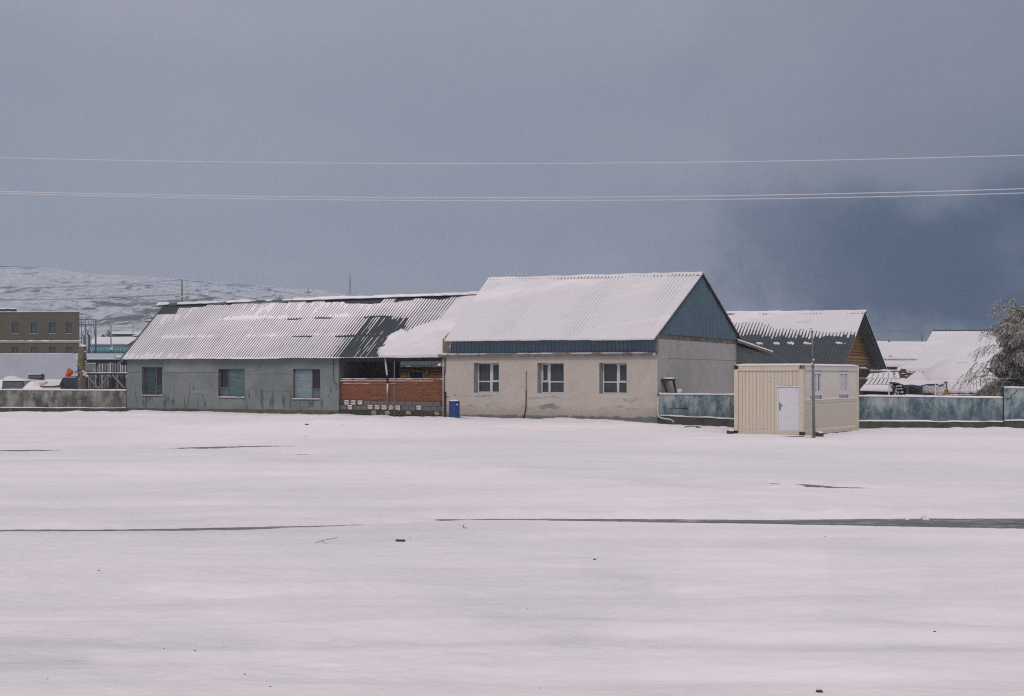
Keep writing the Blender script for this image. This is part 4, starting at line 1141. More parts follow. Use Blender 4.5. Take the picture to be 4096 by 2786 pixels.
# ------------------------------------------------------------------ blue limewashed wall
pts = [(2637, 51.7, 1577.5, 1688), (2790, 52.5, 1579, 1695), (2937, 53.2, 1581, 1702), (3200, 53.8, 1583.5, 1707), (3437, 54.0, 1585, 1710), (3720, 54.2, 1588, 1712), (4012, 54.4, 1592, 1712)]
P0 = Vector((X(2637, 52.3), 52.3, 0))
def wall_run(name, label, cat, pts, mat, plinth, ph, thick=.28, group=None, psnow=.0, seed=1, bulge=.06):
    t = thing(name, label, cat, (X(pts[0][0], pts[0][1]), pts[0][1], Z(X(pts[0][0], pts[0][1]), pts[0][1])), group)
    m, mp = MB(), MB()
    top = []
    sn = []
    N = 0
    fine = []
    for (a, b) in zip(pts, pts[1:]):
        k = max(2, int(abs(b[0] - a[0]) / 14))
        for i in range(k): fine.append([a[j] + (b[j] - a[j]) * i / k for j in range(4)])
    fine.append(list(pts[-1]))
    V = []; VP = []; VS = []; VL = []
    for i, (px, D, pt_, pb) in enumerate(fine):
        x = X(px, D); zt = H(pt_, D); zb = min(H(pb, D), Z(x, D)) - .25
        wv = float(fbm(np.array([x * 1.3]), np.array([.7]), seed, 4)[0]); wv2 = float(fbm(np.array([x * 2.9]), np.array([4.7]), seed + 3, 4)[0])
        zt2 = zt + .008 * wv2
        zp = H(pb, D) + ph + .035 * wv
        V.append([(x, D + .012 * wv, zb), (x, D + .01 * wv, zp - .01), (x, D + .008 * wv2, (zp + zt) / 2), (x, D + .004, zt2), (x, D + thick, zt2), (x, D + thick, zb)])
        VP.append([(x, D - bulge + .02 * wv2, zb), (x, D - bulge - .01 + .03 * wv2, zp - .10), (x, D - bulge + .03 + .02 * wv, zp - .012), (x, D + .03, zp + .008)])
        th = .052 + .022 * wv2
        VS.append([(x, D - .015, zt - .02), (x, D - .035, zt + .3 * th), (x, D + .02, zt + th * .85), (x, D + thick * .5, zt + th * 1.15), (x, D + thick + .02, zt + th * .7), (x, D + thick + .02, zt - .02)])
        w3 = float(vnoise(np.array([x * 1.4]), np.array([1.5]), seed + 9)[0])
        tl = .034 * (0.6 + .8 * abs(wv)) * (float(ss(.36 - psnow, .5 - psnow, w3)))
        VL.append([(x, D - bulge - .012, zp - .035), (x, D - bulge - .02, zp - .012 + tl * .6), (x, D - .02, zp + .004 + tl), (x, D + .02, zp + .0)])
    grid_mesh('wall_face', np.array(V), None, mat, t)
    grid_mesh('plinth', np.array(VP), None, plinth, t)
    grid_mesh('snow_cap', np.array(VS), None, SNOW_ROOF, t)
    grid_mesh('plinth_snow', np.array(VL), None, SNOW_ROOF, t)
    return t
blw = wall_run('blue_wall', 'long low faded blue limewashed wall with dark foot behind the container', 'wall', pts, BLUEWASH, PLINTH, .30, psnow=.0, seed=4)
blw2 = wall_run('blue_wall', 'taller chipped pale blue wall end at the foot of the frosted tree', 'wall', [(4016, 54.25, 1552, 1709), (4100, 54.2, 1553, 1710), (4330, 54.0, 1555, 1711)], BLUEWASH, PLINTH, .31, thick=.34, psnow=.3, seed=8)
# broken plaster step and cracks on the tall end
m = MB()
cr = [P(4068, 1558, 54.22), P(4066, 1566, 54.22), P(4060, 1572, 54.22), P(4052, 1576, 54.22), P(4046, 1580, 54.22), P(4047, 1590, 54.22), P(4040, 1594, 54.2), P(4024, 1594, 54.2)]
m.tube(cr, .014, 5); m.build('crack', BLACKISH, blw2)
m = MB(); m.tube([P(2678, 1640, 51.9), P(2679, 1635, 51.9), P(2686, 1633, 51.95), P(2712, 1634, 52.08), P(2752, 1634.5, 52.28)], .010, 5); m.build('crack', BLACKISH, blw)
m = MB(); m.lump(P(3702, 1632, 54.2), .06, .02, .05, 3, .4, 9, 6, 0, -.99); m.build('hole', BLACKISH, blw)
m = MB(); m.lump(P(3701, 1614, 54.2), .035, .015, .03, 5, .4, 9, 6, 0, -.99); m.build('hole', BLACKISH, blw)
m = MB(); m.lump(P(3553, 1650, 54.1), .03, .012, .03, 7, .4, 9, 6, 0, -.99); m.build('hole', BLACKISH, blw)
# white pipe at the near end of the wall
pipe = MB()
pipe.tube([P(2632.5, 1586, 51.6), P(2631.5, 1640, 51.6), P(2633, 1664, 51.55), P(2641, 1671, 51.55), P(2656, 1675, 51.55), P(2680, 1678, 51.65), P(2692, 1684, 51.65), P(2694, 1692, 51.65)], .026, 8)
tag(pipe.build('bent_pipe', WHITEPIPE), 'snow dusted white pipe bent along the foot of the blue wall', 'pipe')

# leaning dark frame and blue bundle behind the wall
fr = thing('leaning_frame', 'dark timber frame leaning behind the low blue wall, snow on its top rail', 'frame', (X(2680, 53.2), 53.2, .35))
def bar(p, q, r_, mat, parent, name):
    p, q = Vector(p), Vector(q); d = (q - p).normalized(); a = Vector((0, 1, 0)); b = d.cross(a).normalized(); a = b.cross(d).normalized()
    m = MB(); m.hexa([p - a * r_ - b * r_, p + a * r_ - b * r_, p + a * r_ + b * r_, p - a * r_ + b * r_, q - a * r_ - b * r_, q + a * r_ - b * r_, q + a * r_ + b * r_, q - a * r_ + b * r_])
    return m.build(name, mat, parent)
bar(P(2652, 1518, 52.36), P(2680, 1612, 52.35), .052, DARKWOOD, fr, 'stile'); bar(P(2693, 1518, 53.1), P(2712, 1614, 52.8), .045, DARKWOOD, fr, 'stile')
bar(P(2646, 1521, 52.3), P(2700, 1519, 53.1), .045, DARKSTEEL, fr, 'top_rail')
MB().lump(P(2674, 1515, 52.7), .28, .3, .05, 3, .2, 14, 4).build('snow_cap', SNOW_ROOF, fr)
bd = thing('bundle', 'pale blue plastic bundle under snow beside the leaning dark frame', 'bundle', (X(2722, 53.1), 53.1, .4))
MB().lump(P(2722, 1578, 53.1), .17, .14, .22, 8, .4, 14, 8, 0, -.9).build('sack', simple('pale blue plastic', (.22, .30, .42), .5, .4, 9), bd)
MB().lump(P(2720, 1570, 53.1), .17, .14, .14, 9, .5, 14, 5).build('snow_cap', SNOW_ROOF, bd)

# ------------------------------------------------------------------ site container
K = Vector((11.41, 47.0, 0)); LFT = Vector((8.94, 48.3, 0)); FAR = Vector((15.05, 52.05, 0))
zc0, zc1 = .045, 2.835
ct = thing('site_container', 'cream flat-pack site container with white door and two barred side windows', 'container', (K.x, K.y, zc0))
FF = Frame((LFT.x, LFT.y), ((K - LFT).x, (K - LFT).y), ((FAR - K).x, (FAR - K).y))       # front: u from left corner
lf = (K - LFT).length
SF = Frame((K.x, K.y), ((FAR - K).x, (FAR - K).y), ((LFT - K).x, (LFT - K).y))           # long side: u going back
ls = (FAR - K).length
def frost_side():
    t = NT('cream paint with blown frost')
    z = t.xyz()[2]
    f = t.math('MULTIPLY', t.ramp(t.math('ADD', t.math('MULTIPLY', z, .36), t.math('MULTIPLY', t.noise(3, 4), .16)), [(.46, .10), (.66, .5), (1.0, .85)]), t.ramp(t.noise(30, 3, .7), [(.3, .55), (.7, 1.0)]))
    return t.done(t.mix(f, (.50, .46, .385), (.66, .645, .65)), .6)
CONT_S = frost_side()
def cbox(F, u0, u1, d0, d1, z0, z1, name, mat, par=None):
    m = MB(); m.fbox(F, u0, u1, d0, d1, z0, z1); return m.build(name, mat, par or ct)
pw = .16
zb0, zb1 = zc0 + .20, zc1 - .20
def post(F, u0, u1, d0, d1): return cbox(F, u0, u1, d0, d1, zc0 + .16, zc1 - .16, 'corner_post', CONT)
post(FF, 0, pw, 0, pw); post(FF, lf - pw, lf, 0, pw)
post(SF, ls - pw, ls, 0, pw); post(SF, ls - pw, ls, lf - pw, lf)
fits = []
for F, u0, u1 in ((FF, -.008, pw * .62), (FF, lf - pw, lf + .008)):
    for za, zb_ in ((zc0 - .006, zc0 + .16), (zc1 - .17, zc1 + .004)):
        m = MB(); m.fbox(F, u0, u1, -.012, pw, za, zb_); o = m.build('corner_casting', RUST if not (u0 > 1 and za > 1) else simple('half rusted casting', (.30, .20, .09), .85, .75, 26), ct)
        MB().fbox(F, (u0 + u1) / 2 - .035, (u0 + u1) / 2 + .02, -.016, -.011, (za + zb_) / 2 - .03, (za + zb_) / 2 + .04).build('casting_hole', BLACKISH, o)
for za, zb_ in ((zc0, zc0 + .16), (zc1 - .16, zc1)):
    m = MB(); m.fbox(SF, ls - pw, ls, 0, pw, za, zb_); m.build('corner_casting', CONT_S, ct)
# beams
cbox(FF, pw, lf - pw, .02, .14, zc1 - .21, zc1 - .005, 'top_beam', CONT); cbox(FF, pw, lf - pw, .012, .03, zc1 - .225, zc1 - .21, 'beam_lip', CONT)
cbox(FF, pw, lf - pw, .02, .14, zc0 + .02, zc0 + .19, 'bottom_beam', CONT); snow_rope(FF, pw, lf - 1.2, .02, zc0 + .187, .014, ct, 31, 'beam_snow')
cbox(SF, pw * .4, ls - pw, .02, .14, zc1 - .21, zc1 - .005, 'top_beam', CONT_S); cbox(SF, pw * .4, ls - pw, .02, .14, zc0 + .02, zc0 + .16, 'bottom_beam', CONT_S)
cbox(FF, .02, lf - .02, .1, ls * .99, zc1 - .03, zc1 - .01, 'roof_panel', CONT)
# front boards: fifteen narrow wall panels, those over the door shorter
dpx0, dpx1 = 3107, 3198
D0, D1 = FF.u(dpx0), FF.u(dpx1)
zD1 = FF.z(1546, D0)
npn = 17
edges = [pw + (lf - 2 * pw) * i / npn for i in range(npn + 1)]
for a, b in zip(edges, edges[1:]):
    zlo = zb0 - .01
    mid = (a + b) / 2
    if mid > D0 - .02: zlo = zD1 + .02
    a2 = a
    m = MB()
    e = .010
    # shallow tray: bevelled edges leave a groove
    z0_, z1_ = zlo, zc1 - .212
    q = [(a2 + .002, .075), (a2 + e + .004, .058), (b - e - .004, .058), (b - .002, .075)]
    vs = [FF.pt(u, d, z0_) for u, d in q] + [FF.pt(u, d, z1_) for u, d in q]
    m.add(vs, [(0, 1, 5, 4), (1, 2, 6, 5), (2, 3, 7, 6)])
    m.build('wall_panel', CONT, ct)
cbox(FF, pw, D0 + .05, .078, .12, zb0 - .02, zc1 - .2, 'backing_panel', RUST)
cbox(FF, D0 + .05, lf - pw, .078, .12, zD1, zc1 - .2, 'backing_panel', RUST)
# door
fd = MB(); t_ = .05
fd.fbox(FF, D0, D0 + t_, .028, .10, zc0 + .19, zD1); fd.fbox(FF, D1 - .012, D1 + .03, .028, .10, zc0 + .19, zD1); fd.fbox(FF, D0 + t_, D1 - .012, .028, .10, zD1 - t_, zD1); fd.fbox(FF, D0 + t_, D1 - .012, .028, .10, zc0 + .19, zc0 + .215)
fd.build('door_frame', DOORW, ct)
dr = cbox(FF, D0 + t_ + .006, D1 - .016, .045, .09, zc0 + .225, zD1 - t_ - .006, 'door', DOORW)
zh = FF.z(1627, D0)
m = MB(); m.fbox(FF, D0 + t_ + .035, D0 + t_ + .095, .032, .046, zh - .15, zh + .15); m.build('handle_plate', HANDLE, dr)
m = MB(); m.fbox(FF, D0 + t_ + .05, D0 + t_ + .18, .0, .02, zh + .035, zh + .06); m.fbox(FF, D0 + t_ + .052, D0 + t_ + .078, .012, .033, zh + .035, zh + .06); m.build('handle', TRIM, dr)
m = MB(); m.fbox(FF, D0 + t_ + .055, D0 + t_ + .075, .030, .034, zh - .09, zh - .05); m.build('keyhole', BLACKISH, dr)
m = MB(); m.add([FF.pt(D1 - .17, .043, zD1 - .185), FF.pt(D1 - .115, .043, zD1 - .175), FF.pt(D1 - .112, .043, zD1 - .16), FF.pt(D1 - .165, .043, zD1 - .165)], [(0, 1, 2, 3)]); m.build('door_mark', BLACKISH, dr)
snow_rope(FF, D0 - .02, D1 + .02, .02, zD1 - .005, .028, ct, 33, 'door_snow', step=.03)
snow_rope(FF, FF.u(3068), FF.u(3086), .05, FF.z(1526, 1.3), .012, ct, 35, 'snow_scrap', step=.02)
for u in (pw * .78, lf - pw * .45):
    for zz_ in (1.0, 2.0): MB().tube([FF.pt(u, -.004, zc0 + zz_ * .9), FF.pt(u, .002, zc0 + zz_ * .9)], .014, 8).build('bolt', RUST, ct)
# long side: ribbed sheets in an upper and a lower course, rail between
zr = SF.z(1600, .6)
def side_sheet(u0, u1, z0, z1):
    m = MB(); corrug(m, SF, u0, u1, lambda s: z0, lambda s: z1, .075, .105, .045, .026); m.build('side_sheet', CONT_S, ct)
wn_ = [(3246, 3291), (3362, 3397)]
wu = [(SF.u(a), SF.u(b)) for a, b in wn_]
zw0, zw1 = SF.z(1588, wu[0][0]), SF.z(1487, wu[0][0])
cuts = [pw * .4, wu[0][0], wu[0][1], wu[1][0], wu[1][1], ls - pw]
side_sheet(cuts[0], cuts[1], zr, zc1 - .2); side_sheet(cuts[2], cuts[3], zr, zc1 - .2); side_sheet(cuts[4], cuts[5], zr, zc1 - .2)
k = 5
for i in range(k): side_sheet(cuts[0] + (cuts[5] - cuts[0]) * i / k, cuts[0] + (cuts[5] - cuts[0]) * (i + 1) / k, zc0 + .15, zr - .12)
cbox(SF, pw * .4, ls - pw, .045, .1, zr - .13, zr - .01, 'middle_rail', CONT_S)
cbox(SF, pw * .4, ls - pw, .102, .12, zc0 + .1, zc1 - .1, 'side_backing', CONT_S)
snow_rope(SF, pw * .4, ls - pw, .05, zr - .018, .026, ct, 37, 'rail_snow')
# frost standing in the foot of each rib
for z0_, lo in ((zr + .0, .05), (zc0 + .165, .05)):
    m = MB(); s_0 = math.ceil(pw * .4 / .105) * .105
    while s_0 < ls - pw - .1:
        hh = .045 + .05 * rng.random()
        if not any(a - .05 < s_0 < b for a, b in wu) or z0_ < 1:
            m.add([SF.pt(s_0 + .004, .045, z0_ - .01), SF.pt(s_0 + .05, .045, z0_ - .01), SF.pt(s_0 + .05, .074, z0_ + hh), SF.pt(s_0 + .004, .074, z0_ + hh * .8), SF.pt(s_0 + .027, .048, z0_ + hh * .6)], [(0, 1, 4), (1, 2, 4), (2, 3, 4), (3, 0, 4)])
        s_0 += .105
    m.build('rib_frost', SNOW_ROOF, ct, kind='stuff')
for a, b in wu:
    f = MB(); t_ = .10; z0_, z1_ = zw0 + .05, zw1
    f.fbox(SF, a, a + t_ * .6, .03, .10, z0_, z1_); f.fbox(SF, b - t_, b, .03, .10, z0_, z1_); f.fbox(SF, a + t_ * .6, b - t_, .03, .10, z0_, z0_ + .17); f.fbox(SF, a + t_ * .6, b - t_, .03, .10, z1_ - .09, z1_)
    wd = f.build('window', PVC, ct)
    ga, gb = a + t_ * .6, b - t_
    gm = ga + (gb - ga) * .60
    MB().fbox(SF, ga, gb, .085, .09, z0_ + .17, z1_ - .09).build('pane', m_glass('blue grey glass', (.075, .125, .195)), wd)
    MB().fbox(SF, gm, gm + .13, .045, .08, z0_ + .17, z1_ - .09).build('mullion', PVC, wd)
    for i in range(5):
        uu = ga + (gm - ga) * (i + .5) / 5
        MB().fbox(SF, uu - .024, uu + .024, .05, .07, z0_ + .17, z1_ - .09).build('window_bar', PVC, wd)
    MB().fbox(SF, gm + .13 + (gb - gm - .13) * .55, gm + .13 + (gb - gm - .13) * .55 + .02, .05, .07, z0_ + .17, z1_ - .09).build('window_bar', PVC, wd)
    snow_rope(SF, a, b, .02, z0_ + .01, .02, wd, 39, 'sill_snow')
# snow on the roof
n_ = 60; V = []
Ff = FF
us_ = np.linspace(-.012, lf + .012, 50); ds_ = np.linspace(-.015, ls + .015, 60)
UU, DD = np.meshgrid(us_, ds_)
th = .035 + .012 * fbm(UU * 1.4, DD * 1.4, 43, 3) + .03 * ss(0, .25, UU) * ss(lf, lf - .25, UU) * ss(0, .3, DD)
th[0, :] = -.012; th[-1, :] = -.012; th[:, 0] = -.012; th[:, -1] = -.012
VV = np.zeros(UU.shape + (3,)); VV[..., 0] = FF.O.x + FF.U.x * UU + FF.W.x * DD; VV[..., 1] = FF.O.y + FF.U.y * UU + FF.W.y * DD; VV[..., 2] = zc1 - .005 + th
grid_mesh('snow_cover', VV, None, SNOW_ROOF, ct)
# packing blocks, plank and pole beside it
def ground_block(px0, px1, py0, py1, D, label, seed, mat=BLOCK_DK):
    x0, x1 = X(px0, D), X(px1, D); z0, z1 = H(py1, D) - .08, H(py0, D)
    b = thing('packing_block', label, 'block', ((x0 + x1) / 2, D, z0))
    m = MB(); r_ = random.Random(seed); j = lambda: r_.uniform(-.012, .012)
    m.hexa([(x0 + j(), D + j(), z0), (x1 + j(), D + .05 + j(), z0), (x1 + j(), D + .35, z0), (x0 + j(), D + .30, z0), (x0 + j(), D + j(), z1 + j()), (x1 + j(), D + .05 + j(), z1 + j()), (x1 + j(), D + .35, z1 + j()), (x0 + j(), D + .3, z1 + j())])
    m.build('core', mat, b)
    MB().lump(((x0 + x1) / 2, D + .17, z1 - .01), (x1 - x0) * .55, .2, .055, seed, .2, 14, 4).build('snow_cap', SNOW_ROOF, b)
ground_block(2912, 2938, 1723, 1736, 48.0, 'small dark concrete block beside the container corner next to the blue wall', 3)
ground_block(3269, 3296, 1731, 1748, 46.6, 'dark snow capped concrete block at the foot of the steel pole', 5)
pl = thing('step_plank', 'dark plank lying as a doorstep below the white container door', 'plank', P(3170, 1752, 46.35))
x0, x1 = X(3122, 46.4), X(3253, 46.4)
m = MB(); m.hexa([(x0, 46.5, .02), (x1, 46.1, .02), (x1 + .05, 46.3, .02), (x0, 46.75, .02), (x0, 46.5, .075), (x1, 46.1, .075), (x1 + .05, 46.3, .075), (x0, 46.75, .075)]); m.build('board', DARKSTEEL, pl)
x0, x1 = X(3215, 46.3), X(3254, 46.3)
MB().lump(((x0 + x1) / 2, 46.25, .07), (x1 - x0) * .55, .14, .045, 7, .15, 14, 4).build('snow_cap', SNOW_ROOF, pl)
m = MB(); m.box(X(3090, 46.9), X(3130, 46.9), 46.75, 46.95, .03, .07); m.build('packing_strip', DARKWOOD, pl)
pp = thing('steel_pole', 'tall slim grey steel pole standing in front of the container side', 'pole', (X(3256, 46.0), 46.0, .0))
MB().tube([P(3256, 1757, 46.0), P(3251.5, 1465, 46.0)], [.062, .050], 12).build('lower_shaft', STEELPOLE, pp)
MB().tube([P(3251.5, 1466, 46.0), P(3248, 1322, 46.0)], [.038, .032], 10).build('upper_shaft', STEELPOLE, pp)
MB().tube([P(3251.8, 1470, 46.0), P(3251.3, 1455, 46.0)], .055, 12).build('sleeve', STEELPOLE, pp)
MB().tube([P(3237, 1316, 46.0), P(3250, 1314, 46.0)], .010, 6).build('tip_wire', STEELPOLE, pp)
for py in (1455, 1440): MB().lump(P(3249 if py > 1450 else 3254, py, 45.95), .035, .03, .04, py, .3, 8, 5, 0, -.9).build('snow_clump', SNOW_ROOF, pp)
# ------------------------------------------------------------------ dark-roofed log house on the right
def B3(px, py, D): return Vector(P(px, py, D))
lR1 = B3(3459, 1246, 76.0); lR0 = B3(2890, 1251, 79.6)
lE1 = B3(3374, 1476, 71.6); lE0 = Vector((X(2790, 75.2), 75.2, lE1.z)); lB1 = B3(3548, 1480, 80.4); lB0 = Vector((lR0.x + (lR0.x - lE0.x), 2 * lR0.y - lE0.y, lB1.z))
lh = thing('log_house', 'log house with steep dark steel roof, snow clinging to its upper half', 'house', (lE1.x, lE1.y, .7))
roof_sheet(lh, lE0, lE1, lR0, lR1, SLATE, pitch=.21, cw=.04, hgt=.03)
roof_sheet(lh, lB0, lB1, lR0, lR1, SLATE_UNDER, pitch=.21, cw=.04, hgt=.03)
PL = .21
def u_at(px, v):
    a = lE0.lerp(lR0, v); b = lE1.lerp(lR1, v); r = (px - CX) / FPX
    return (r * a.y - a.x) / ((b.x - a.x) - r * (b.y - a.y))
PU = [u_at(px, .43) for px in (3040, 3103, 3166, 3231, 3360)]
def T_log(s, V, L, W):
    k = np.floor(s / PL)
    q = s / L
    edge = 0.565 - 0.03 * q + .07 * (vnoise(k * 3.3, k * 0 + 2, 3) - .5) + .03 * fbm(s * .8, s * 0, 7, 2)
    a = 0.031 + .009 * fbm(s * .7, V * W, 23, 4) + 0.014 * ss(.78, .9, V) + .022 * (q > .30) * ss(.30, .45, q) * ss(.56, .66, V)
    a = a + .012 * (vnoise(k * 3.1, V * 3, 9) - .5)
    fq = s / PL - k; val = np.exp(-((fq - .42) / .27) ** 2)
    a = a + .006 - (.052 * ss(.93, .56, V) * ss(.92, .3, q) + .035 * ss(.72, .56, V)) * (1 - val)
    a = a - .10 * ss(edge + .015, edge - .02, V)
    a = a - .05 * np.exp(-((V - .80 - .008 * fbm(s * 2, s * 0, 4, 2)) / .008) ** 2) * ss(.5, .7, vnoise(s * .9, s * 0, 6))
    lnn = np.exp(-((V - .955) / .009) ** 2)
    a = a - .09 * lnn * ss(.35, .6, vnoise(s * .7, s * 0 + 1, 12))
    for u0 in PU:
        du = (s - u0 * L) / .27; dv = (V - .43) * W / .13
        r = np.hypot(du + .5 * dv, dv) + .75 * fbm(s * 4, V * W * 4, int(u0 * 100), 3)
        a = np.maximum(a, -.04 + .11 * ss(1.0, .55, r))
    return a
roof_snow(lh, lE0, lE1, lR0, lR1, T_log, ds=.035, dt=.055)
roof_snow(lh, lB0, lB1, lR0, lR1, lambda s, V, L, W: .05 + 0 * s, ds=.4, dt=.3)
ridge_run(lh, tuple(lR0), tuple(lR1 + Vector((.1, -.02, 0))), SLATE, snow=.075, w=.2, drop=.13, seed=5)
# gable of logs, set back under the verge
lU = (lR1 - lR0); lU.z = 0; lU.normalize(); lG = (lB1 - lE1); lG.z = 0; gw = lG.length; lG.normalize()
inset = .95
g0 = lE1 - lU * inset
LGF = Frame((g0.x, g0.y), (lG.x, lG.y), (-lU.x, -lU.y))
zev, zri = lE1.z, lR1.z
nl = 27; zbase = .6; r_l = .115
for i in range(nl):
    z = zbase + i * .214
    if z > zri - .35: break
    if z < zev + .05: a, b = .85, gw - .85
    else:
        q = (z + .1 - zev) / (zri - zev); a, b = max(.1, gw / 2 * q + .05), min(gw - .1, gw - gw / 2 * q - .05)
    if b - a < .15: break
    if z < zev + .05: a -= .35; b += .35
    mt = LOG_TAN if z < zev + .8 else LOG_OR
    if z < zev + .1: mt = LOG_DK
    MB().tube([LGF.pt(a, .03 * (i % 2), z), LGF.pt(b, .03 * (i % 2), z)], r_l, 8).build('log', mt, lh)
# eave-side log ends sticking out at the corner, and the front wall
fU = Frame(LGF.pt(.85, 0, 0)[:2], (-lU.x, -lU.y), (lG.x, lG.y))
for i in range(11):
    z = zbase + .107 + i * .214
    MB().tube([fU.pt(-.35, 0, z), fU.pt(7.5, 0, z)], r_l, 8).build('log', LOG_DK, lh)
fB = Frame(LGF.pt(gw - .85, 0, 0)[:2], (-lU.x, -lU.y), (lG.x, lG.y))
for i in range(11):
    z = zbase + .107 + i * .214
    MB().tube([fB.pt(-.55, 0, z), fB.pt(7.5, 0, z)], r_l, 8).build('log', LOG_DK if i < 8 else simple('red brown log', (.13, .065, .035), .85, .3, 6), lh)
m = MB(); m.prism([LGF.pt(.9, .12, zbase), LGF.pt(gw - .9, .12, zbase), LGF.pt(gw - .9, .12, zev), LGF.pt(gw / 2, .12, zri - .3), LGF.pt(.9, .12, zev)], tuple(LGF.W * .1)); m.build('gable_lining', DARKWOOD, lh)
pe = MB(); pe.fbox(LGF, .3, gw - 1.2, -.38, .0, zev - .02, zev + .06); lg = pe.build('tie_shelf', LOG_DK, lh)
snow_rope(LGF, .5, gw - 2.2, -.2, zev + .04, .10, lg, 71, 'shelf_snow', squash=1.6)
MB().tube([tuple(lE1 - lU * .2 + Vector((0, -.1, .05))), tuple(lE1 - lU * .1 + Vector((.1, -.1, -.25)))], .02, 5).build('loose_wire', TRIM, lh)

# ------------------------------------------------------------------ log house glimpsed through the bay
yF = Frame((X(1560, 68.5), 68.5), (.98, -.2), (.2, .98))
ys = thing('log_cabin', 'orange log cabin under a blue steel roof glimpsed above the brick wall', 'house', yF.pt(1.0, 0, .6))
y0, y1 = yF.u(1570), yF.u(1850)
zce = yF.z(1463, y0)
wa, wb, wc_, wd_ = yF.u(1640), yF.u(1694), .9, yF.z(1490, y0)
for i in range(13):
    z = .65 + i * .19
    if z > zce + .05: break
    segs = [(y0 + .3, y1)] if not (wc_ < z < wd_ + .05) else [(y0 + .3, wa - .1), (wb + .1, y1)]
    for a, b in segs: MB().tube([yF.pt(a, 0, z), yF.pt(b, 0, z)], .103, 8).build('log', LOG_OR, ys)
cb = MB(); cb.fbox(yF, y0 + .3, y1, .06, .2, .5, zce + .1); cb.build('wall_core', LOG_DK, ys)
f = MB(); t_ = .10
f.fbox(yF, wa - t_, wa, -.14, .05, wc_, wd_ + t_); f.fbox(yF, wb, wb + t_, -.14, .05, wc_, wd_ + t_); f.fbox(yF, wa, wb, -.14, .05, wd_, wd_ + t_)
wdw = f.build('window', LOG_OR, ys); MB().fbox(yF, wa, wb, -.05, -.03, wc_, wd_).build('pane', GLASS_DK, wdw)
m = MB(); m.fbox(yF, yF.u(1585), yF.u(1600), -.13, -.02, .9, yF.z(1491, y0)); m.build('door_post', LOG_OR, ys)
e0, e1 = Vector(yF.pt(y0 - .2, -.55, zce - .02)), Vector(yF.pt(y1, -.55, zce - .02)); r0, r1 = Vector(yF.pt(y0 - .2, 3.6, zce + 2.6)), Vector(yF.pt(y1, 3.6, zce + 2.6))
BLROOF = simple('dull blue roof sheet', (.060, .085, .118), .5, .12, 3)
roof_sheet(ys, e0, e1, r0, r1, BLROOF, pitch=.2)
roof_snow(ys, e0, e1, r0, r1, lambda s, V, L, W: -.03 + .036 * ss(.05, .0, V - .10 * vnoise(np.floor(s / .2) * 3.3, s * 0, 4)) * ss(.62, .8, vnoise(np.floor(s / .2) * 5.7, s * 0, 8)), ds=.04, dt=.05, vmax=.4)
MB().fbox(yF, yF.u(1706), yF.u(1713), -.2, -.1, zce - .5, zce).build('bracket', TRIM, ys)

# ------------------------------------------------------------------ snow roofs further off on the right
def far_roof(name, label, cat, e0, e1, r0, r1, wallmat, roofmat, zg_, snow=.12, wall_in=.4, group=None):
    e0, e1, r0, r1 = map(Vector, (e0, e1, r0, r1))
    t = thing(name, label, cat, (e0.x, e0.y, zg_), group)
    bk = lambda e, r: Vector((2 * r.x - e.x, 2 * r.y - e.y, e.z))
    b0, b1 = bk(e0, r0), bk(e1, r1)
    roof_sheet(t, e0, e1, r0, r1, roofmat, pitch=.3, cw=.06, hgt=.04)
    roof_sheet(t, b0, b1, r0, r1, roofmat, pitch=.3, cw=.06, hgt=.04)
    Lq = (e1 - e0).length
    roof_snow(t, e0, e1, r0, r1, lambda s, V, L, W: snow + .03 * fbm(s * .4, V * W * .5, 3, 4) + .038 * np.cos(s / .3 * 2 * np.pi) * ss(1.0, .93, V) - .10 * np.exp(-((V - .90) / .012) ** 2) * ss(.45, .7, vnoise(s * 1.2, s * 0, 9)), ds=.06, dt=.12, lip=.05)
    roof_snow(t, b0, b1, r0, r1, lambda s, V, L, W: snow + 0 * s, ds=.5, dt=.4)
    up = Vector((0, 0, 1)); dn = (r0 - e0); dn.z = 0; dn.normalize()
    w0, w1 = e0 + dn * wall_in, e1 + dn * wall_in; wb0, wb1 = b0 - dn * wall_in, b1 - dn * wall_in
    m = MB(); a = [Vector((p.x, p.y, zg_ - .4)) for p in (w0, w1, wb1, wb0)]; b = [Vector((p.x, p.y, e0.z + .15)) for p in (w0, w1, wb1, wb0)]
    m.hexa(a + b); m.build('wall', wallmat, t)
    lo = MB(); lo.hexa([e0 - up * .30, e1 - up * .30, e1 - up * .30 + dn * .12, e0 - up * .30 + dn * .12, e0 - up * .02, e1 - up * .02, e1 - up * .02 + dn * .12, e0 - up * .02 + dn * .12]); lo.build('eave_board', DARKWOOD, t)
    return t, (e0, e1, r0, r1)
D1_ = 118.0
fr1, q = far_roof('long_house', 'distant long low house with plain snow roof behind the log gable', 'house', P(3440, 1436, D1_), P(3704, 1437, D1_ - 1), P(3440, 1371, D1_ + 5), P(3722, 1372, D1_ + 4), DARKWOOD, SLATE, 2.2, .14)
for px in (3562, 3656): m = MB(); m.box(X(px - 4, D1_), X(px + 4, D1_), D1_ - .2, D1_ + .4, H(1436, D1_), H(1424, D1_)); m.build('vent_stub', DARKWOOD, fr1)
MB().box(X(3559, D1_ + 4), X(3563, D1_ + 4), D1_ + 4.3, D1_ + 4.5, H(1374, D1_), H(1357, D1_)).build('flue', DARKWOOD, fr1)
fr2, q = far_roof('side_house', 'snow roofed low house with grey blue wall in front of the distant long house', 'house', P(3420, 1466, 104), P(3735, 1466, 103), P(3420, 1449, 108), P(3735, 1449, 107), simple('grey blue wall', (.10, .125, .145), .9, .15, 2), SLATE, 1.6, .14)
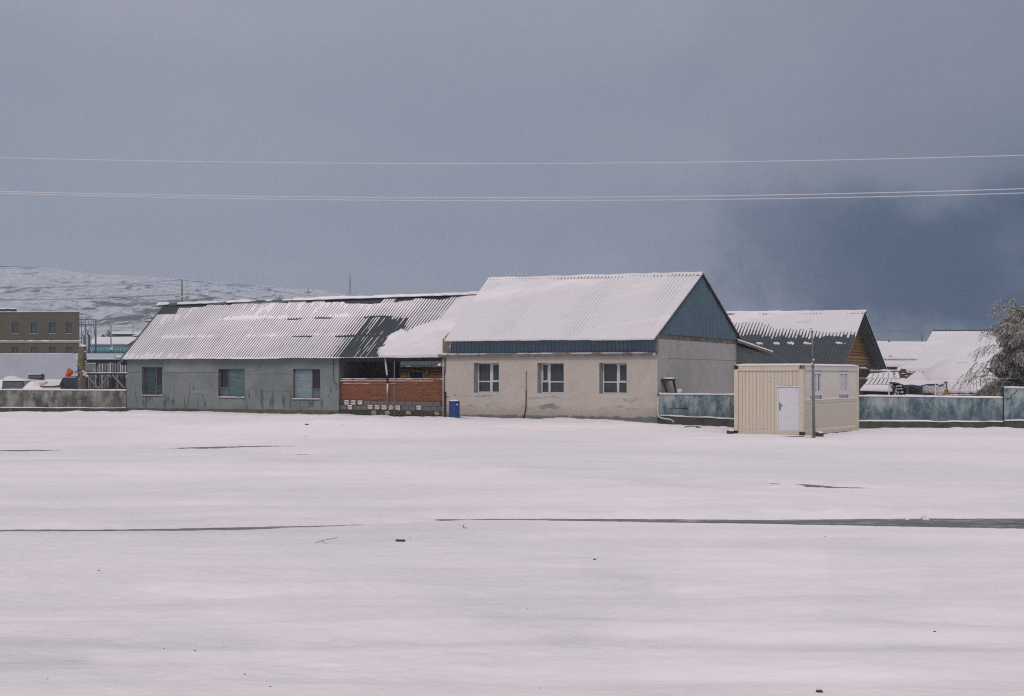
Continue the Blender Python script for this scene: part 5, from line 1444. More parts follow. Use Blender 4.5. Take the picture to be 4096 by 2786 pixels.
fr3, q = far_roof('big_house', 'large steep snow covered roof rising behind the domed snow mound', 'house', P(3655, 1470, 90), P(4300, 1470, 86), P(3733, 1329, 98), P(4300, 1328, 94), DARKWOOD, SLATE, 1.0, .12)
ridge_run(fr3, P(3733, 1322, 98), P(4300, 1321, 94), SLATE, snow=.004, w=.25, drop=.10, seed=4, gaps=.9)
# low skirt roof running out to the left of it
e0, e1, r0, r1 = P(3590, 1484, 87), P(3800, 1484, 86), P(3700, 1440, 91), P(3830, 1440, 90)
sk = thing('skirt_roof', 'low snow laden skirt roof between log pile and domed snow mound', 'roof', (e0[0], e0[1], 1.0))
roof_sheet(sk, e0, e1, r0, r1, SLATE, pitch=.3); roof_snow(sk, e0, e1, r0, r1, lambda s, V, L, W: .22 + .04 * fbm(s * .8, V * 3, 5, 3), ds=.08, dt=.1, lip=.05)
m = MB(); m.box(X(3612, 87.6), X(3800, 87.6), 87.6, 90, .6, H(1488, 87.6)); m.build('wall', DARKWOOD, sk)
for i in range(3): MB().tube([P(3600, 1489 + i * 9, 87.2), P(3800, 1489 + i * 9, 86.6)], .09, 7).build('log', LOG_DK, sk)

# snow buried round tent
dm = thing('snow_dome', 'big round tent buried under smooth snow behind the blue canopy', 'tent', (X(3835, 74), 74, .6))
cx, cy = X(3835, 74), 74.0
prof = [(0.05, H(1428, 74)), (.35, H(1430, 74)), (.8, H(1441, 74)), (1.3, H(1464, 74)), (1.9, H(1492, 74)), (2.4, H(1522, 74)), (2.62, H(1545, 74)), (2.66, H(1564, 74)), (2.55, H(1572, 74))]
R_ = 140.0 / FPX * 74 / 2.05
V = np.zeros((30, 73, 3)); rr = np.interp(np.linspace(0, 8, 30), range(9), [p[0] for p in prof]); zz_ = np.interp(np.linspace(0, 8, 30), range(9), [p[1] for p in prof])
for j in range(73):
    a = 2 * math.pi * (j % 72) / 72
    nz = fbm(np.array([math.cos(a) * 1.5 + 4] * 30), np.array([math.sin(a) * 1.5] * 30) + zz_ * .5, 6, 4)
    kx = 1.0 + .12 * max(0, -math.cos(a))          # longer drift to one side
    r2 = rr * (1 + .035 * nz) * R_ * .96
    V[:, j, 0] = cx + r2 * math.cos(a) * kx; V[:, j, 1] = cy + r2 * math.sin(a); V[:, j, 2] = zz_ + .05 * nz * (np.arange(30) > 2)
V[-3:, :, 2] += .10 * fbm(np.arange(73) * .7, np.zeros(73), 9, 3)
grid_mesh('snow_cover', V, None, SNOW_ROOF, dm)
MB().lathe((cx, cy, .5), [(2.5 * R_ * .93, 0), (2.5 * R_ * .93, 1.3)], 40).build('tent_wall', simple('brown felt wall', (.12, .085, .060), .95, .3, 4), dm)
m = MB(); m.tube([P(3826, 1455, 71.4), P(3836, 1451, 71.3), P(3856, 1449.5, 71.3), P(3872, 1452, 71.4)], .02, 6); m.build('rope_ridge', SNOW_ROOF, dm)
# low rails with snow in front of it
for i, (a, b, D, py, g) in enumerate(((3620, 3772, 60.5, 1581, 1), (3775, 4000, 61.5, 1580.5, 2))):
    rl = thing('snowy_rail', ['low grey rail with a bead of snow under the blue canopy', 'low grey rail with a bead of snow before the domed mound'][i], 'rail', (X(a, D), D, .55))
    MB().tube([P(a, py + 3, D), P(b, py + 3, D)], .06, 8).build('bar', GREYWOOD, rl)
    for px in (a + 10, b - 10): MB().tube([P(px, py + 3, D), (X(px, D), D, .4)], .04, 6).build('leg', GREYWOOD, rl)
    fr_ = Frame((X(a, D), D), (1, 0), (0, 1)); snow_rope(fr_, 0, X(b, D) - X(a, D), 0, H(py + 1, D), .055, rl, 90 + i)
# a-frame trestle
tr = thing('trestle', 'small timber trestle standing by the canopy leg', 'trestle', (X(3790, 60.2), 60.2, .5))
for a, b in ((3782, 3776), (3788, 3800), (3787, 3786)): bar(P(a, 1559, 60.2), P(b, 1590, 60.2), .035, LOG_TAN, tr, 'leg')
bar(P(3776, 1576, 60.2), P(3799, 1576, 60.2), .025, LOG_TAN, tr, 'brace')

# ------------------------------------------------------------------ blue canopy
cn = thing('canopy', 'blue pop up canopy with snow heaped into a white peak', 'canopy', (X(3668, 61), 61, .55))
Dn, Df = 59.8, 63.0
corn = [B3(3556, 1529, Dn + .8), B3(3742, 1538, Dn), B3(3787, 1528, Df), B3(3610, 1524, Df)]
corn[2] = B3(3787, 1527, Dn + 2.6); corn[3] = Vector((corn[0].x + corn[2].x - corn[1].x, corn[0].y + corn[2].y - corn[1].y, corn[0].z))
pk = B3(3674, 1484, 61.4)
ctr = sum(corn, Vector()) / 4; pk.x, pk.y = ctr.x + (pk.x - ctr.x) * .9, ctr.y
pk.x = X(3675, pk.y); pk.z = H(1485, pk.y)
def canopy_surface(lift, inset=1.0):
    V = np.zeros((22, 97, 3))
    for j in range(97):
        q = (j % 96) / 24; k = int(q) % 4; f = q - int(q)
        e = corn[k].lerp(corn[(k + 1) % 4], f)
        mid_sag = -.14 * math.sin(math.pi * f) * (1 if k != 2 else .5) + .05 * math.sin(3 * math.pi * f) ** 2
        for i in range(22):
            t = i / 21
            ht = max(0.0, 1 - t / .52) ** 1.12 * .93 + .07 * (1 - t)
            p = Vector((pk.x + (e.x - pk.x) * t * inset, pk.y + (e.y - pk.y) * t * inset, e.z + (pk.z - e.z) * ht + mid_sag * t ** 2 + lift(t, j)))
            V[i, j] = tuple(p)
    return V
grid_mesh('cloth', canopy_surface(lambda t, j: 0), None, simple('royal blue canvas', (.030, .060, .175), .7, .2, 6), cn)
grid_mesh('snow_cover', canopy_surface(lambda t, j: (.07 + .02 * math.sin(j * .9)) * (1 - .9 * ss(.93, 1.0, t)), 1.0), None, SNOW_ROOF, cn)
SCIS = simple('pale steel bar', (.13, .16, .21), .5, .1, 6)
# hanging valance on all four sides
for k in range(4):
    V = np.zeros((2, 25, 3))
    for j in range(25):
        f = j / 24; e = corn[k].lerp(corn[(k + 1) % 4], f); sag = -.14 * math.sin(math.pi * f) * (1 if k != 2 else .5) + .05 * math.sin(3 * math.pi * f) ** 2
        V[0, j] = (e.x, e.y, e.z + sag + .02); V[1, j] = (e.x, e.y, e.z + sag - .085 + .04 * math.sin(math.pi * f * 2) ** 2)
    grid_mesh('valance', V, None, simple('blue canvas edge', (.028, .055, .165), .7, .2, 6), cn)
for k in range(4):
    g = Z(corn[k].x, corn[k].y)
    MB().tube([tuple(corn[k]), (corn[k].x, corn[k].y, g - .1)], .030, 8).build('leg', WHITEPIPE if k != 2 else DARKSTEEL, cn)
    a, b = corn[k], corn[(k + 1) % 4]
    for n_ in range(2):
        p = [a.lerp(b, n_ * .5 + q * .25) for q in range(3)]
        dz = [Vector((0, 0, -.12)), Vector((0, 0, -.36)), Vector((0, 0, -.12))]
        dy = [Vector((0, 0, -.34)), Vector((0, 0, -.12)), Vector((0, 0, -.34))]
        MB().tube([p[i] + dz[i] for i in range(3)], .009, 5).build('scissor_bar', SCIS, cn)
        MB().tube([p[i] + dy[i] for i in range(3)], .009, 5).build('scissor_bar', SCIS, cn)

# ------------------------------------------------------------------ low sheds behind the blue wall
shd = thing('low_shed', 'low dark shed with slipped snowy tile roof right behind the container', 'shed', (X(3510, 63), 63, .5))
e0, e1, r0, r1 = P(3443, 1560, 62.0), P(3602, 1565, 61.6), P(3478, 1516, 63.6), P(3618, 1515, 63.2)
roof_sheet(shd, e0, e1, r0, r1, DARKWOOD, pitch=.22, cw=.03, hgt=.03)
roof_snow(shd, e0, e1, r0, r1, lambda s, V, L, W: .014 + .020 * fbm(s * 1.5, V * W * 2, 5, 4) + .03 * ss(.48, .40, V + .1 * fbm(s * 2, s * 0, 4, 2)) - .03 * np.exp(-((V - .48) / .03) ** 2) + .03 * ss(1.4, 2.2, s) * ss(.4, .7, V), ds=.03, dt=.04, lip=.05)
MB().hexa([Vector(e0) + Vector((.15, .3, -1.6)), Vector(e1) + Vector((0, .3, -1.6)), Vector(r1) + Vector((0, 1, -2)), Vector(r0) + Vector((.1, 1, -2)), Vector(e0) + Vector((.15, .3, -.06)), Vector(e1) + Vector((0, .3, -.06)), Vector(r1) + Vector((0, 1, -.1)), Vector(r0) + Vector((.1, 1, -.1))]).build('wall', DARKWOOD, shd)
shu = thing('upper_shed', 'upper grey shed roof dusted with snow behind the low dark shed', 'shed', (X(3530, 67), 67, .5))
e0, e1, r0, r1 = P(3465, 1516, 66.0), P(3598, 1512, 65.8), P(3480, 1496, 68.0), P(3592, 1490, 67.8)
roof_sheet(shu, e0, e1, r0, r1, simple('pale grey sheet', (.20, .21, .24), .6, .15, 3), pitch=.3, cw=.03)
roof_snow(shu, e0, e1, r0, r1, lambda s, V, L, W: .02 + .02 * fbm(s * 1.1, V * W * 1.4, 15, 4) + .05 * ss(1.9, 2.3, s), ds=.04, dt=.05, lip=.03)
MB().hexa([Vector(e0) + Vector((.1, .3, -2)), Vector(e1) + Vector((-.1, .3, -2)), Vector(r1) + Vector((-.1, .6, -2)), Vector(r0) + Vector((.1, .6, -2)), Vector(e0) + Vector((.1, .3, -.05)), Vector(e1) + Vector((-.1, .3, -.05)), Vector(r1) + Vector((-.1, .6, -.1)), Vector(r0) + Vector((.1, .6, -.1))]).build('wall', DARKWOOD, shu)
# snow laden pipe on brackets
sp2 = thing('snow_pipe', 'horizontal pipe carrying thick snow from log wall towards log pile', 'pipe', P(3515, 1500, 70))
MB().tube([P(3480, 1487, 70), P(3640, 1489, 70)], .085, 8).build('tube', STEELPOLE, sp2)
fr_ = Frame((X(3480, 70), 70), (1, 0), (0, 1)); snow_rope(fr_, 0, X(3640, 70) - X(3480, 70), 0, H(1484, 70), .085, sp2, 101)
MB().tube([P(3555, 1485, 69.95), P(3555, 1494, 69.95)], .12, 8).build('collar', WHITEPIPE, sp2)
MB().tube([P(3630, 1488, 70), (X(3630, 70), 70, .4)], .06, 8).build('post', STEELPOLE, sp2)
# log pile
lp = thing('log_pile', 'pile of dark round logs with snow between the canopy and the snow roofs', 'log pile', (X(3615, 69), 69, .6))
for (px, py, r_) in ((3610, 1484, .13), (3628, 1497, .12), (3608, 1503, .14), (3645, 1500, .13), (3620, 1513, .14), (3655, 1513, .13), (3638, 1510, .12), (3612, 1526, .14), (3640, 1526, .15), (3664, 1527, .13), (3650, 1538, .15), (3622, 1540, .15)):
    o = MB().tube([P(px, py, 68.3), P(px + 8, py, 70.2)], r_, 10).build('log', LOG_DK, lp)
    MB().lump(P(px + 1, py - r_ * FPX / 69 * .8, 68.5), r_ * .9, .35, .05, px, .2, 10, 3).build('log_snow', SNOW_ROOF, o)
m = MB(); m.hexa([P(3598, 1600, 70.5), P(3690, 1600, 70.5), P(3692, 1600, 72.5), P(3604, 1600, 72.5), P(3600, 1500, 70.5), P(3688, 1500, 70.5), P(3690, 1500, 72.5), P(3604, 1500, 72.5)]); m.build('stack_core', DARKWOOD, lp)
# dark drum behind the fir
dk = thing('dark_tank', 'dark round tank standing behind the snowy fir sapling', 'tank', (X(3598, 61.5), 61.5, .5))
cxk, wk = X(3598, 61.5), 24 / FPX * 61.5
dkm = MB(); dkm.prism([(cxk + wk * math.cos(a), 61.5, H(1564, 61.5) + wk * math.sin(a)) for a in [math.pi * i / 12 for i in range(13)]] + [(cxk - wk, 61.5, .4), (cxk + wk, 61.5, .4)], (0, .9, 0)); dkm.build('shell', simple('dark green tank', (.035, .042, .042), .6, .2, 6), dk)
# fir sapling
fx, fy = X(3596, 59.4), 59.4
ft = thing('fir_sapling', 'small fir sapling with snow on its branches behind the blue wall', 'sapling', (fx, fy, Z(fx, fy)))
MB().tube([(fx, fy, Z(fx, fy) - .1), (fx, fy, H(1537, fy))], [.04, .01], 6).build('trunk', DARKWOOD, ft)
NEEDLE = simple('dark needles', (.020, .034, .028), .8, .4, 12)
ndl, snw = MB(), MB(); rf = random.Random(3)
htop = H(1537, fy); hb_ = .75
for lv in range(9):
    z = hb_ + (htop - hb_) * lv / 9; ln = .46 * (1 - lv / 9.5) + .06
    for k in range(7):
        a = 2 * math.pi * k / 7 + lv * .7 + rf.uniform(-.2, .2)
        d = Vector((math.cos(a), math.sin(a), 0)); p = Vector((fx, fy, z)); e = p + d * ln + Vector((0, 0, -.03 + .08 * rf.random()))
        for q in range(8):
            c = p.lerp(e, .25 + .75 * q / 7); s_n = d.orthogonal(); s_n.z = 0; s_n = Vector((-d.y, d.x, 0)) * .085 * (1.15 - q / 8)
            ndl.add([c - s_n - Vector((0, 0, .02)), c + d * .07, c + s_n - Vector((0, 0, .02)), c - d * .02], [(0, 1, 2, 3)])
        mid = p.lerp(e, .35)
        snw.tube([p.lerp(e, .4) + Vector((0, 0, .02)), p.lerp(e, .75) + Vector((0, 0, .025)), e + Vector((0, 0, .01))], [.03, .035, .012], 5)
ndl.build('needles', NEEDLE, ft); snw.build('branch_snow', SNOW_ROOF, ft)
# little snowy bush by the rail
bsx, bsy = X(3814, 60.0), 60.0
bs = thing('snowy_bush', 'tiny bush loaded with snow clumps beside the timber trestle', 'bush', (bsx, bsy, .55))
tw, sw = MB(), MB()
for k in range(16):
    a = rf.uniform(0, 6.28); ln = rf.uniform(.1, .26); p = Vector((bsx, bsy, 1.1)); e = p + Vector((math.cos(a) * ln, math.sin(a) * ln * .5, rf.uniform(.05, .45)))
    tw.tube([p - Vector((0, 0, .4)), p, e], .008, 4); sw.lump(tuple(e), .045, .04, .035, k, .3, 7, 4, 0, -.8)
tw.build('twigs', DARKWOOD, bs); sw.build('snow_clumps', SNOW_ROOF, bs)

# wire across the yard
def wire(name, label, pts_, r_, mat, cat='wire', group=None, n_=60):
    m = MB(); xs = [p[0] for p in pts_]
    path = []
    for i in range(n_ + 1):
        q = i / n_ * (len(pts_) - 1); k = min(int(q), len(pts_) - 2); f = q - k
        path.append(tuple(Vector(pts_[k]).lerp(Vector(pts_[k + 1]), f)))
    m.tube(path, r_, 6)
    return tag(m.build(name, mat), label, cat, group)
m_w = [(X(px, 58), 58, H(py, 58)) for px, py in ((3300, 1512), (3436, 1513.5), (3560, 1516), (3700, 1516.5), (3850, 1516), (4000, 1514.5), (4130, 1513), (4400, 1510))]
wire('yard_wire', 'single frosted wire strung level above the blue wall', m_w, .013, WHITEPIPE)

# ------------------------------------------------------------------ frosted tree at the right edge
tx, ty = X(4180, 58.5), 58.5
te = thing('frosted_tree', 'bushy olive tree with drooping snow frosted foliage at the wall end', 'tree', (tx, ty, Z(tx, ty)))
BARK = simple('dark bark', (.055, .045, .036), .9, .4, 8, .4, 20)
rt = random.Random(21)
limbs = MB(); tips = []
g = Vector((tx, ty, Z(tx, ty) - .1))
trunk_pts = [g, g + Vector((.05, 0, .9)), g + Vector((-.02, .05, 1.8)), g + Vector((.12, 0, 3.4)), g + Vector((.0, 0, 5.6))]
MB().tube(trunk_pts, [.20, .17, .14, .10, .05], 9).build('trunk', BARK, te)
def branch(p, d, ln, r_, lev):
    path = [p]; n_ = 7; dd = Vector(d)
    for i in range(n_):
        dd = (dd + Vector((rt.uniform(-.16, .16), rt.uniform(-.16, .16), rt.uniform(-.10, .08) - (.16 if i > 3 else 0.0)))).normalized()
        path.append(path[-1] + dd * ln / n_)
    limbs.tube(path, [r_ * (1 - .85 * i / n_) for i in range(n_ + 1)], 5)
    for i in range(2, n_ + 1): tips.append((path[i], (path[i] - path[i - 1]).normalized(), lev))
    if lev < 2:
        for k in range(5 if lev == 0 else 4):
            q = rt.uniform(.35, 1.0); i = int(q * n_)
            nd = (dd + Vector((rt.uniform(-.9, .9), rt.uniform(-.9, .9), rt.uniform(-.15, .5)))).normalized()
            branch(path[min(i, n_)], nd, ln * rt.uniform(.4, .6), r_ * .5, lev + 1)
for k in range(54):
    h_ = rt.uniform(.35, 5.6); a = rt.uniform(0, 6.28)
    if k < 22: a = math.pi + rt.uniform(-.7, .7)        # many limbs reach out over the wall
    up_ = rt.uniform(.15, .75) if h_ < 2.4 else rt.uniform(.45, 1.2)
    ln = (1.95 if h_ < 1.6 else 2.2 if h_ < 3.0 else 1.6 if h_ < 4.2 else 1.1) * rt.uniform(.75, 1.08)
    if k < 9 and h_ > 1.2: ln *= 1.10
    branch(g + Vector((0, 0, h_)), (math.cos(a), math.sin(a) * .8, up_ * .6), ln, .055, 0)
limbs.build('limbs', BARK, te)
for (a0, b0_, a1, b1_, a2, b2_) in ((4090, 1250, 4040, 1222, 3988, 1236), (4080, 1300, 4010, 1290, 3962, 1325), (4040, 1390, 3975, 1368, 3925, 1400), (4030, 1450, 3950, 1432, 3900, 1470), (4010, 1510, 3925, 1492, 3852, 1528), (4000, 1490, 3930, 1478, 3872, 1500), (4060, 1215, 4040, 1196, 4020, 1204)):
    Da = ty - .4 + rt.uniform(-.5, .5); p0, p1, p2 = B3(a0, b0_, Da), B3(a1, b1_, Da), B3(a2, b2_, Da)
    pth = [(p0 * (1 - q) ** 2 + p1 * 2 * q * (1 - q) + p2 * q * q) for q in [i / 10 for i in range(11)]]
    tw_ = MB().tube([Vector(trunk_pts[2]).lerp(p0, .5), p0] + pth[1:], [.03, .024] + [.02 * (1 - i / 12) for i in range(10)], 5); tw_.build('branch', BARK, te)
    for i in range(1, 11): tips.append((pth[i], (pth[i] - pth[i - 1]).normalized(), 0))
lf_mb, sn_mb = MB(), MB()
def leaf(mb, p, d, ln, wd):
    d = d.normalized(); s_ = d.cross(Vector((rt.uniform(-1, 1), rt.uniform(-1, 1), rt.uniform(-.3, 1)))).normalized() * wd
    mb.add([p, p + d * ln * .45 + s_, p + d * ln, p + d * ln * .45 - s_], [(0, 1, 2, 3)])
for p, d, lev in tips:
    dens = 5 if lev == 2 else 5 if lev == 1 else 3
    for k in range(dens):
        # hanging spray: a short drooping twig carrying narrow leaves
        a = rt.uniform(0, 6.28); o = Vector((math.cos(a) * .16, math.sin(a) * .16, rt.uniform(-.12, .12)))
        q = p + o; dr_ = Vector((math.cos(a) * .7 + d.x * .6, math.sin(a) * .7 + d.y * .6, rt.uniform(-.35, .3)))
        for j in range(6):
            dr_ = dr_ + Vector((0, 0, -.30)); q2 = q + dr_.normalized() * .10
            for s in (-1, 1):
                sd_ = dr_.normalized().cross(Vector((0, 0, 1))) * s * .8 + dr_.normalized() * .8 + Vector((0, 0, -.35))
                leaf(lf_mb if rt.random() > .34 else sn_mb, q2, sd_, rt.uniform(.09, .20), .013)
            q = q2
FOL = NT('olive grey foliage')
_n = FOL.noise(1.1, 4, .6); _n2 = FOL.noise(9, 3, .6)
FOLM = FOL.done(FOL.mix(FOL.ramp(_n2, [(.35, 0.0), (.7, 1.0)]), FOL.mix(FOL.ramp(_n, [(.35, 0.0), (.68, 1.0)]), (.135, .133, .085), (.20, .162, .085)), (.29, .28, .235)), .85, 0, .1)
crown = lf_mb.build('crown', FOLM, te)
sn_mb.build('crown_snow', simple('frost on leaves', (.56, .56, .57), .9, .15, 4), te)
sc_mb = MB()
for p, d, lev in tips:
    if lev >= 1 and rt.random() < .5: sc_mb.lump(tuple(p + Vector((0, 0, .02))), .085, .07, .028, rt.randint(0, 99), .35, 6, 3, 0, -.5)
sc_mb.build('branch_snow', SNOW_ROOF, te)
# ------------------------------------------------------------------ left side: low wall, yard, brown block
lw = wall_run('concrete_wall', 'low stained grey concrete wall running up to the grey house', 'wall',
              [(-160, 64.9, 1560, 1649), (0, 64.8, 1560.5, 1649), (250, 64.7, 1561.5, 1650), (506, 64.55, 1562.5, 1651)], OLDCON, PLINTH, .26, psnow=-.02, seed=14)
MB().tube([P(40, 1640, 64.6), P(48, 1648, 64.55), P(58, 1650, 64.5)], .03, 6).build('broken_lip', BEAM, lw)
gw_ = thing('grey_yard_wall', 'tall plain pale grey yard wall below the brown building', 'wall', P(150, 1511, 112))
m = MB()
wallm = simple('pale grey painted wall', (.40, .43, .49), .9, .07, .4, .15, 6)
pts_ = [(-260, 113, 1416, 1512), (520, 111, 1416.5, 1512)]
m.hexa([P(-260, 1530, 113), P(316, 1530, 111.6), (X(316, 111.6), 112.1, H(1530, 111.6)), (X(-260, 113), 113.5, H(1530, 113)), P(-260, 1416, 113), P(316, 1416.5, 111.6), (X(316, 111.6), 112.1, H(1416.5, 111.6)), (X(-260, 113), 113.5, H(1416, 113))])
m.build('wall_face', wallm, gw_)
_f = Frame((X(-260, 113), 113), (X(316, 111.6) - X(-260, 113), -1.4), (.04, 1))
snow_rope(_f, 0, 13.6, .25, H(1416, 112.5), .05, gw_, 111, 'snow_cap', squash=5)
# dark shed with a flat snowy roof beside it
ds_ = thing('flat_shed', 'dark flat roofed shed with a wide grey snowy roof band behind the picket fence', 'shed', P(430, 1500, 100))
D_ = 100.0
m = MB(); m.box(X(300, D_), X(560, D_), D_ + .6, D_ + 6, .5, H(1440, D_)); m.build('wall', simple('dark brown boards', (.045, .045, .040), .9, .3, 3), ds_)
m = MB(); m.hexa([P(300, 1438.5, D_), P(560, 1439, D_), P(560, 1419, D_ + 8), P(300, 1418.5, D_ + 8), P(300, 1436.5, D_), P(560, 1437, D_), P(560, 1415, D_ + 8), P(300, 1414.5, D_ + 8)]); m.build('roof', wallm, ds_)
_f = Frame((X(300, D_), D_), (1, 0), (0, 1)); snow_rope(_f, 0, X(560, D_) - X(300, D_), 0, H(1437, D_), .05, ds_, 113, squash=2)
MB().tube([P(459, 1440, D_ - .05), P(459, 1421, D_ + .6)], .03, 6).build('roof_seam', STEELPOLE, ds_)
MB().lathe(P(478, 1452, D_ + .2), [(.01, .14), (.12, .12), (.15, 0), (.12, -.14), (.01, -.16)], 14).build('blue_sign', simple('bright blue tin', (.05, .17, .42), .5, .1, 8), ds_)

# brown building
bb = thing('brown_building', 'two storey brown flat roofed building with small dark windows', 'building', P(0, 1520, 172))
DB = 172.0
BFm = Frame((X(318, 170), 170.0), (1, -.035), (-.372, 1))
BROWN = simple('olive brown render', (.092, .083, .060), .92, .08, .35, .15, 5)
x_l = BFm.u(-420)
zt_, zb__ = BFm.z(1250, 0), 2.5
holes = []
for px in (-95, -20, 62, 138, 211, 279):
    for (pa, pb) in ((1292, 1334), (1389, 1436)):
        a = BFm.u(px - 14); b = BFm.u(px + 12 if px < 270 else px + 9); holes.append((a, b, BFm.z(pb, a), BFm.z(pa, a)))
m = MB(); wall_holes(BFm, x_l, 0, zb__, zt_, holes, m, .35)
m.add([BFm.pt(0, 0, zb__), BFm.pt(0, 14, zb__), BFm.pt(0, 14, zt_), BFm.pt(0, 0, zt_)], [(0, 1, 2, 3)])
m.add([BFm.pt(x_l, .3, zt_ - .2), BFm.pt(0, .3, zt_ - .2), BFm.pt(0, 14, zt_ - .2), BFm.pt(x_l, 14, zt_ - .2)], [(0, 1, 2, 3)])
m.build('wall', BROWN, bb)
PALEBR = simple('pale brown band', (.30, .27, .21), .9, .1, 1)
m = MB(); m.fbox(BFm, x_l, .12, -.12, .25, zt_ + .002, zt_ + .10); pc = m.build('parapet_cap', PALEBR, bb)
snow_rope(BFm, x_l, .1, .05, zt_ + .09, .07, pc, 121, 'cap_snow', step=.3, squash=2)
zm = BFm.z(1364, 0)
m = MB(); m.fbox(BFm, x_l, .25, -.14, .1, zm - .28, zm); sc_ = m.build('string_course', PALEBR, bb)
snow_rope(BFm, x_l, .2, -.02, zm - .02, .10, sc_, 123, 'course_snow', step=.3, squash=1.3)
for a, b, c, d in holes:
    f = MB(); t_ = .07
    f.fbox(BFm, a, a + t_, .18, .26, c, d); f.fbox(BFm, b - t_, b, .18, .26, c, d); f.fbox(BFm, a + t_, b - t_, .18, .26, c, c + t_); f.fbox(BFm, a + t_, b - t_, .18, .26, d - t_, d)
    f.fbox(BFm, a + t_, b - t_, .18, .26, c + (d - c) * .68, c + (d - c) * .72); f.fbox(BFm, a + (b - a) * .62, a + (b - a) * .68, .185, .255, c + t_, d - t_)
    wd = f.build('window', simple('dark frame', (.05, .06, .065), .6), bb)
    MB().fbox(BFm, a + t_, b - t_, .215, .225, c + t_, d - t_).build('pane', m_glass('teal glass', (.050, .085, .100)), wd)
    MB().fbox(BFm, a - .08, b + .08, -.06, .18, c - .09, c).build('sill', PALEBR, wd)
m = MB(); m.fbox(BFm, BFm.u(-420), BFm.u(61), 2, 6, zt_ - .1, zt_ + .65); rb = m.build('roof_box', simple('blue steel roof', (.035, .055, .15), .5, .1, 2), bb)
snow_rope(BFm, BFm.u(-420), BFm.u(61), 2.2, zt_ + .62, .12, rb, 125, 'box_snow', step=.3, squash=2)

# ---- yard things
def ground(px, D): return Z(X(px, D), D)
# dead trunk in front
kx, ky = X(328, 67.5), 67.5
tk = thing('dead_trunk', 'dead broken tree trunk with peeling bark standing behind the concrete wall', 'tree', (kx, ky, Z(kx, ky)))
n_ = 60; V = np.zeros((n_, 25, 3)); zs = np.linspace(.45, H(1384, ky), n_)
for i, z in enumerate(zs):
    py = YH - (z - CZ) * FPX / ky
    cxp = np.interp(py, [1380, 1420, 1460, 1500, 1560], [331, 329, 326, 329, 325]); wp = np.interp(py, [1380, 1400, 1430, 1470, 1510, 1560], [13, 13.5, 14, 12.5, 14.5, 15.5])
    for j in range(25):
        a = 2 * math.pi * (j % 24) / 24
        q = 1 + .34 * float(fbm(np.array([math.cos(a) * 1.6 + 3]), np.array([math.sin(a) * 1.6 + z * 1.6]), 5, 4)[0]) + .10 * float(fbm(np.array([math.cos(a) * 5]), np.array([math.sin(a) * 5 + z * 7]), 8, 2)[0])
        V[i, j] = (X(cxp, ky) + math.cos(a) * wp * q * ky / FPX, ky + math.sin(a) * wp * q * ky / FPX, z)
grid_mesh('trunk', V, None, m_log('flaking brown bark', (.110, .090, .068), (.25, .20, .15)), tk)
MB().lump((X(331, ky), ky, H(1386, ky)), .21, .2, .09, 4, .3, 14, 5, 0, -.2).build('snow_cap', SNOW_ROOF, tk)
for px, py, s in ((341, 1408, .05), (318, 1462, .04), (343, 1447, .05), (334, 1488, .07), (342, 1495, .09), (348, 1506, .08), (338, 1500, .08), (318, 1520, .05)):
    MB().lump(P(px, py, ky - .15), s, .12, s * .9, int(px), .4, 9, 6, 0, -.9).build('snow_clump', SNOW_ROOF, tk)
for (a, b, c, d) in ((318, 1468, 306, 1460), (319, 1474, 298, 1495), (340, 1440, 350, 1428), (320, 1500, 302, 1513)):
    MB().tube([P(a, b, ky - .1), P((a + c) / 2 + 1, (b + d) / 2, ky - .2), P(c, d, ky - .3)], [.04, .03, .012], 6).build('broken_stub', DARKWOOD, tk)

# timber gate frame with braces and pickets
GT = Frame((X(345, 70.5), 70.5), (1, -.02), (.02, 1))
gt = thing('timber_fence', 'dark timber fence frame with crossing braces and snow on its top rail', 'fence', GT.pt(0, 0, .5))
gu = lambda px: GT.u(px)
gz_ = lambda py: GT.z(py, 1)
zt1, zt2 = gz_(1496), gz_(1556)
u1_ = gu(530)
m = MB(); m.fbox(GT, gu(346), u1_, -.06, .06, zt1 - .07, zt1 + .04); tr_ = m.build('top_rail', DARKSTEEL, gt)
snow_rope(GT, gu(346), u1_, 0, zt1 + .03, .055, gt, 131, 'rail_snow')
m = MB(); m.fbox(GT, gu(346), u1_, -.06, .06, zt2 - .06, zt2 + .05); m.build('bottom_rail', DARKWOOD, gt)
for px in (347, 393, 447, 497): MB().fbox(GT, gu(px) - .05, gu(px) + .05, -.05, .05, .4, zt1 - .07).build('post', DARKWOOD, gt)
for a, b in ((349, 395), (442, 398), (452, 500)):
    bar(GT.pt(gu(a), -.08, gz_(1500)), GT.pt(gu(b), -.08, gz_(1553)), .05, TRIM, gt, 'brace')
MB().fbox(GT, gu(405), gu(530), .9, 1.2, .4, gz_(1512)).build('plank_stack', DARKWOOD, gt)
i = 0
px = 350
while px < 520:
    sh = px > 372
    MB().fbox(GT, gu(px) - .026, gu(px) + .026, .30, .35, .45, gz_(1497) + .10 * rng.random() - .05).build('picket', GREYWOOD if rng.random() > .3 else WHITEPIPE, gt); px += 6.2
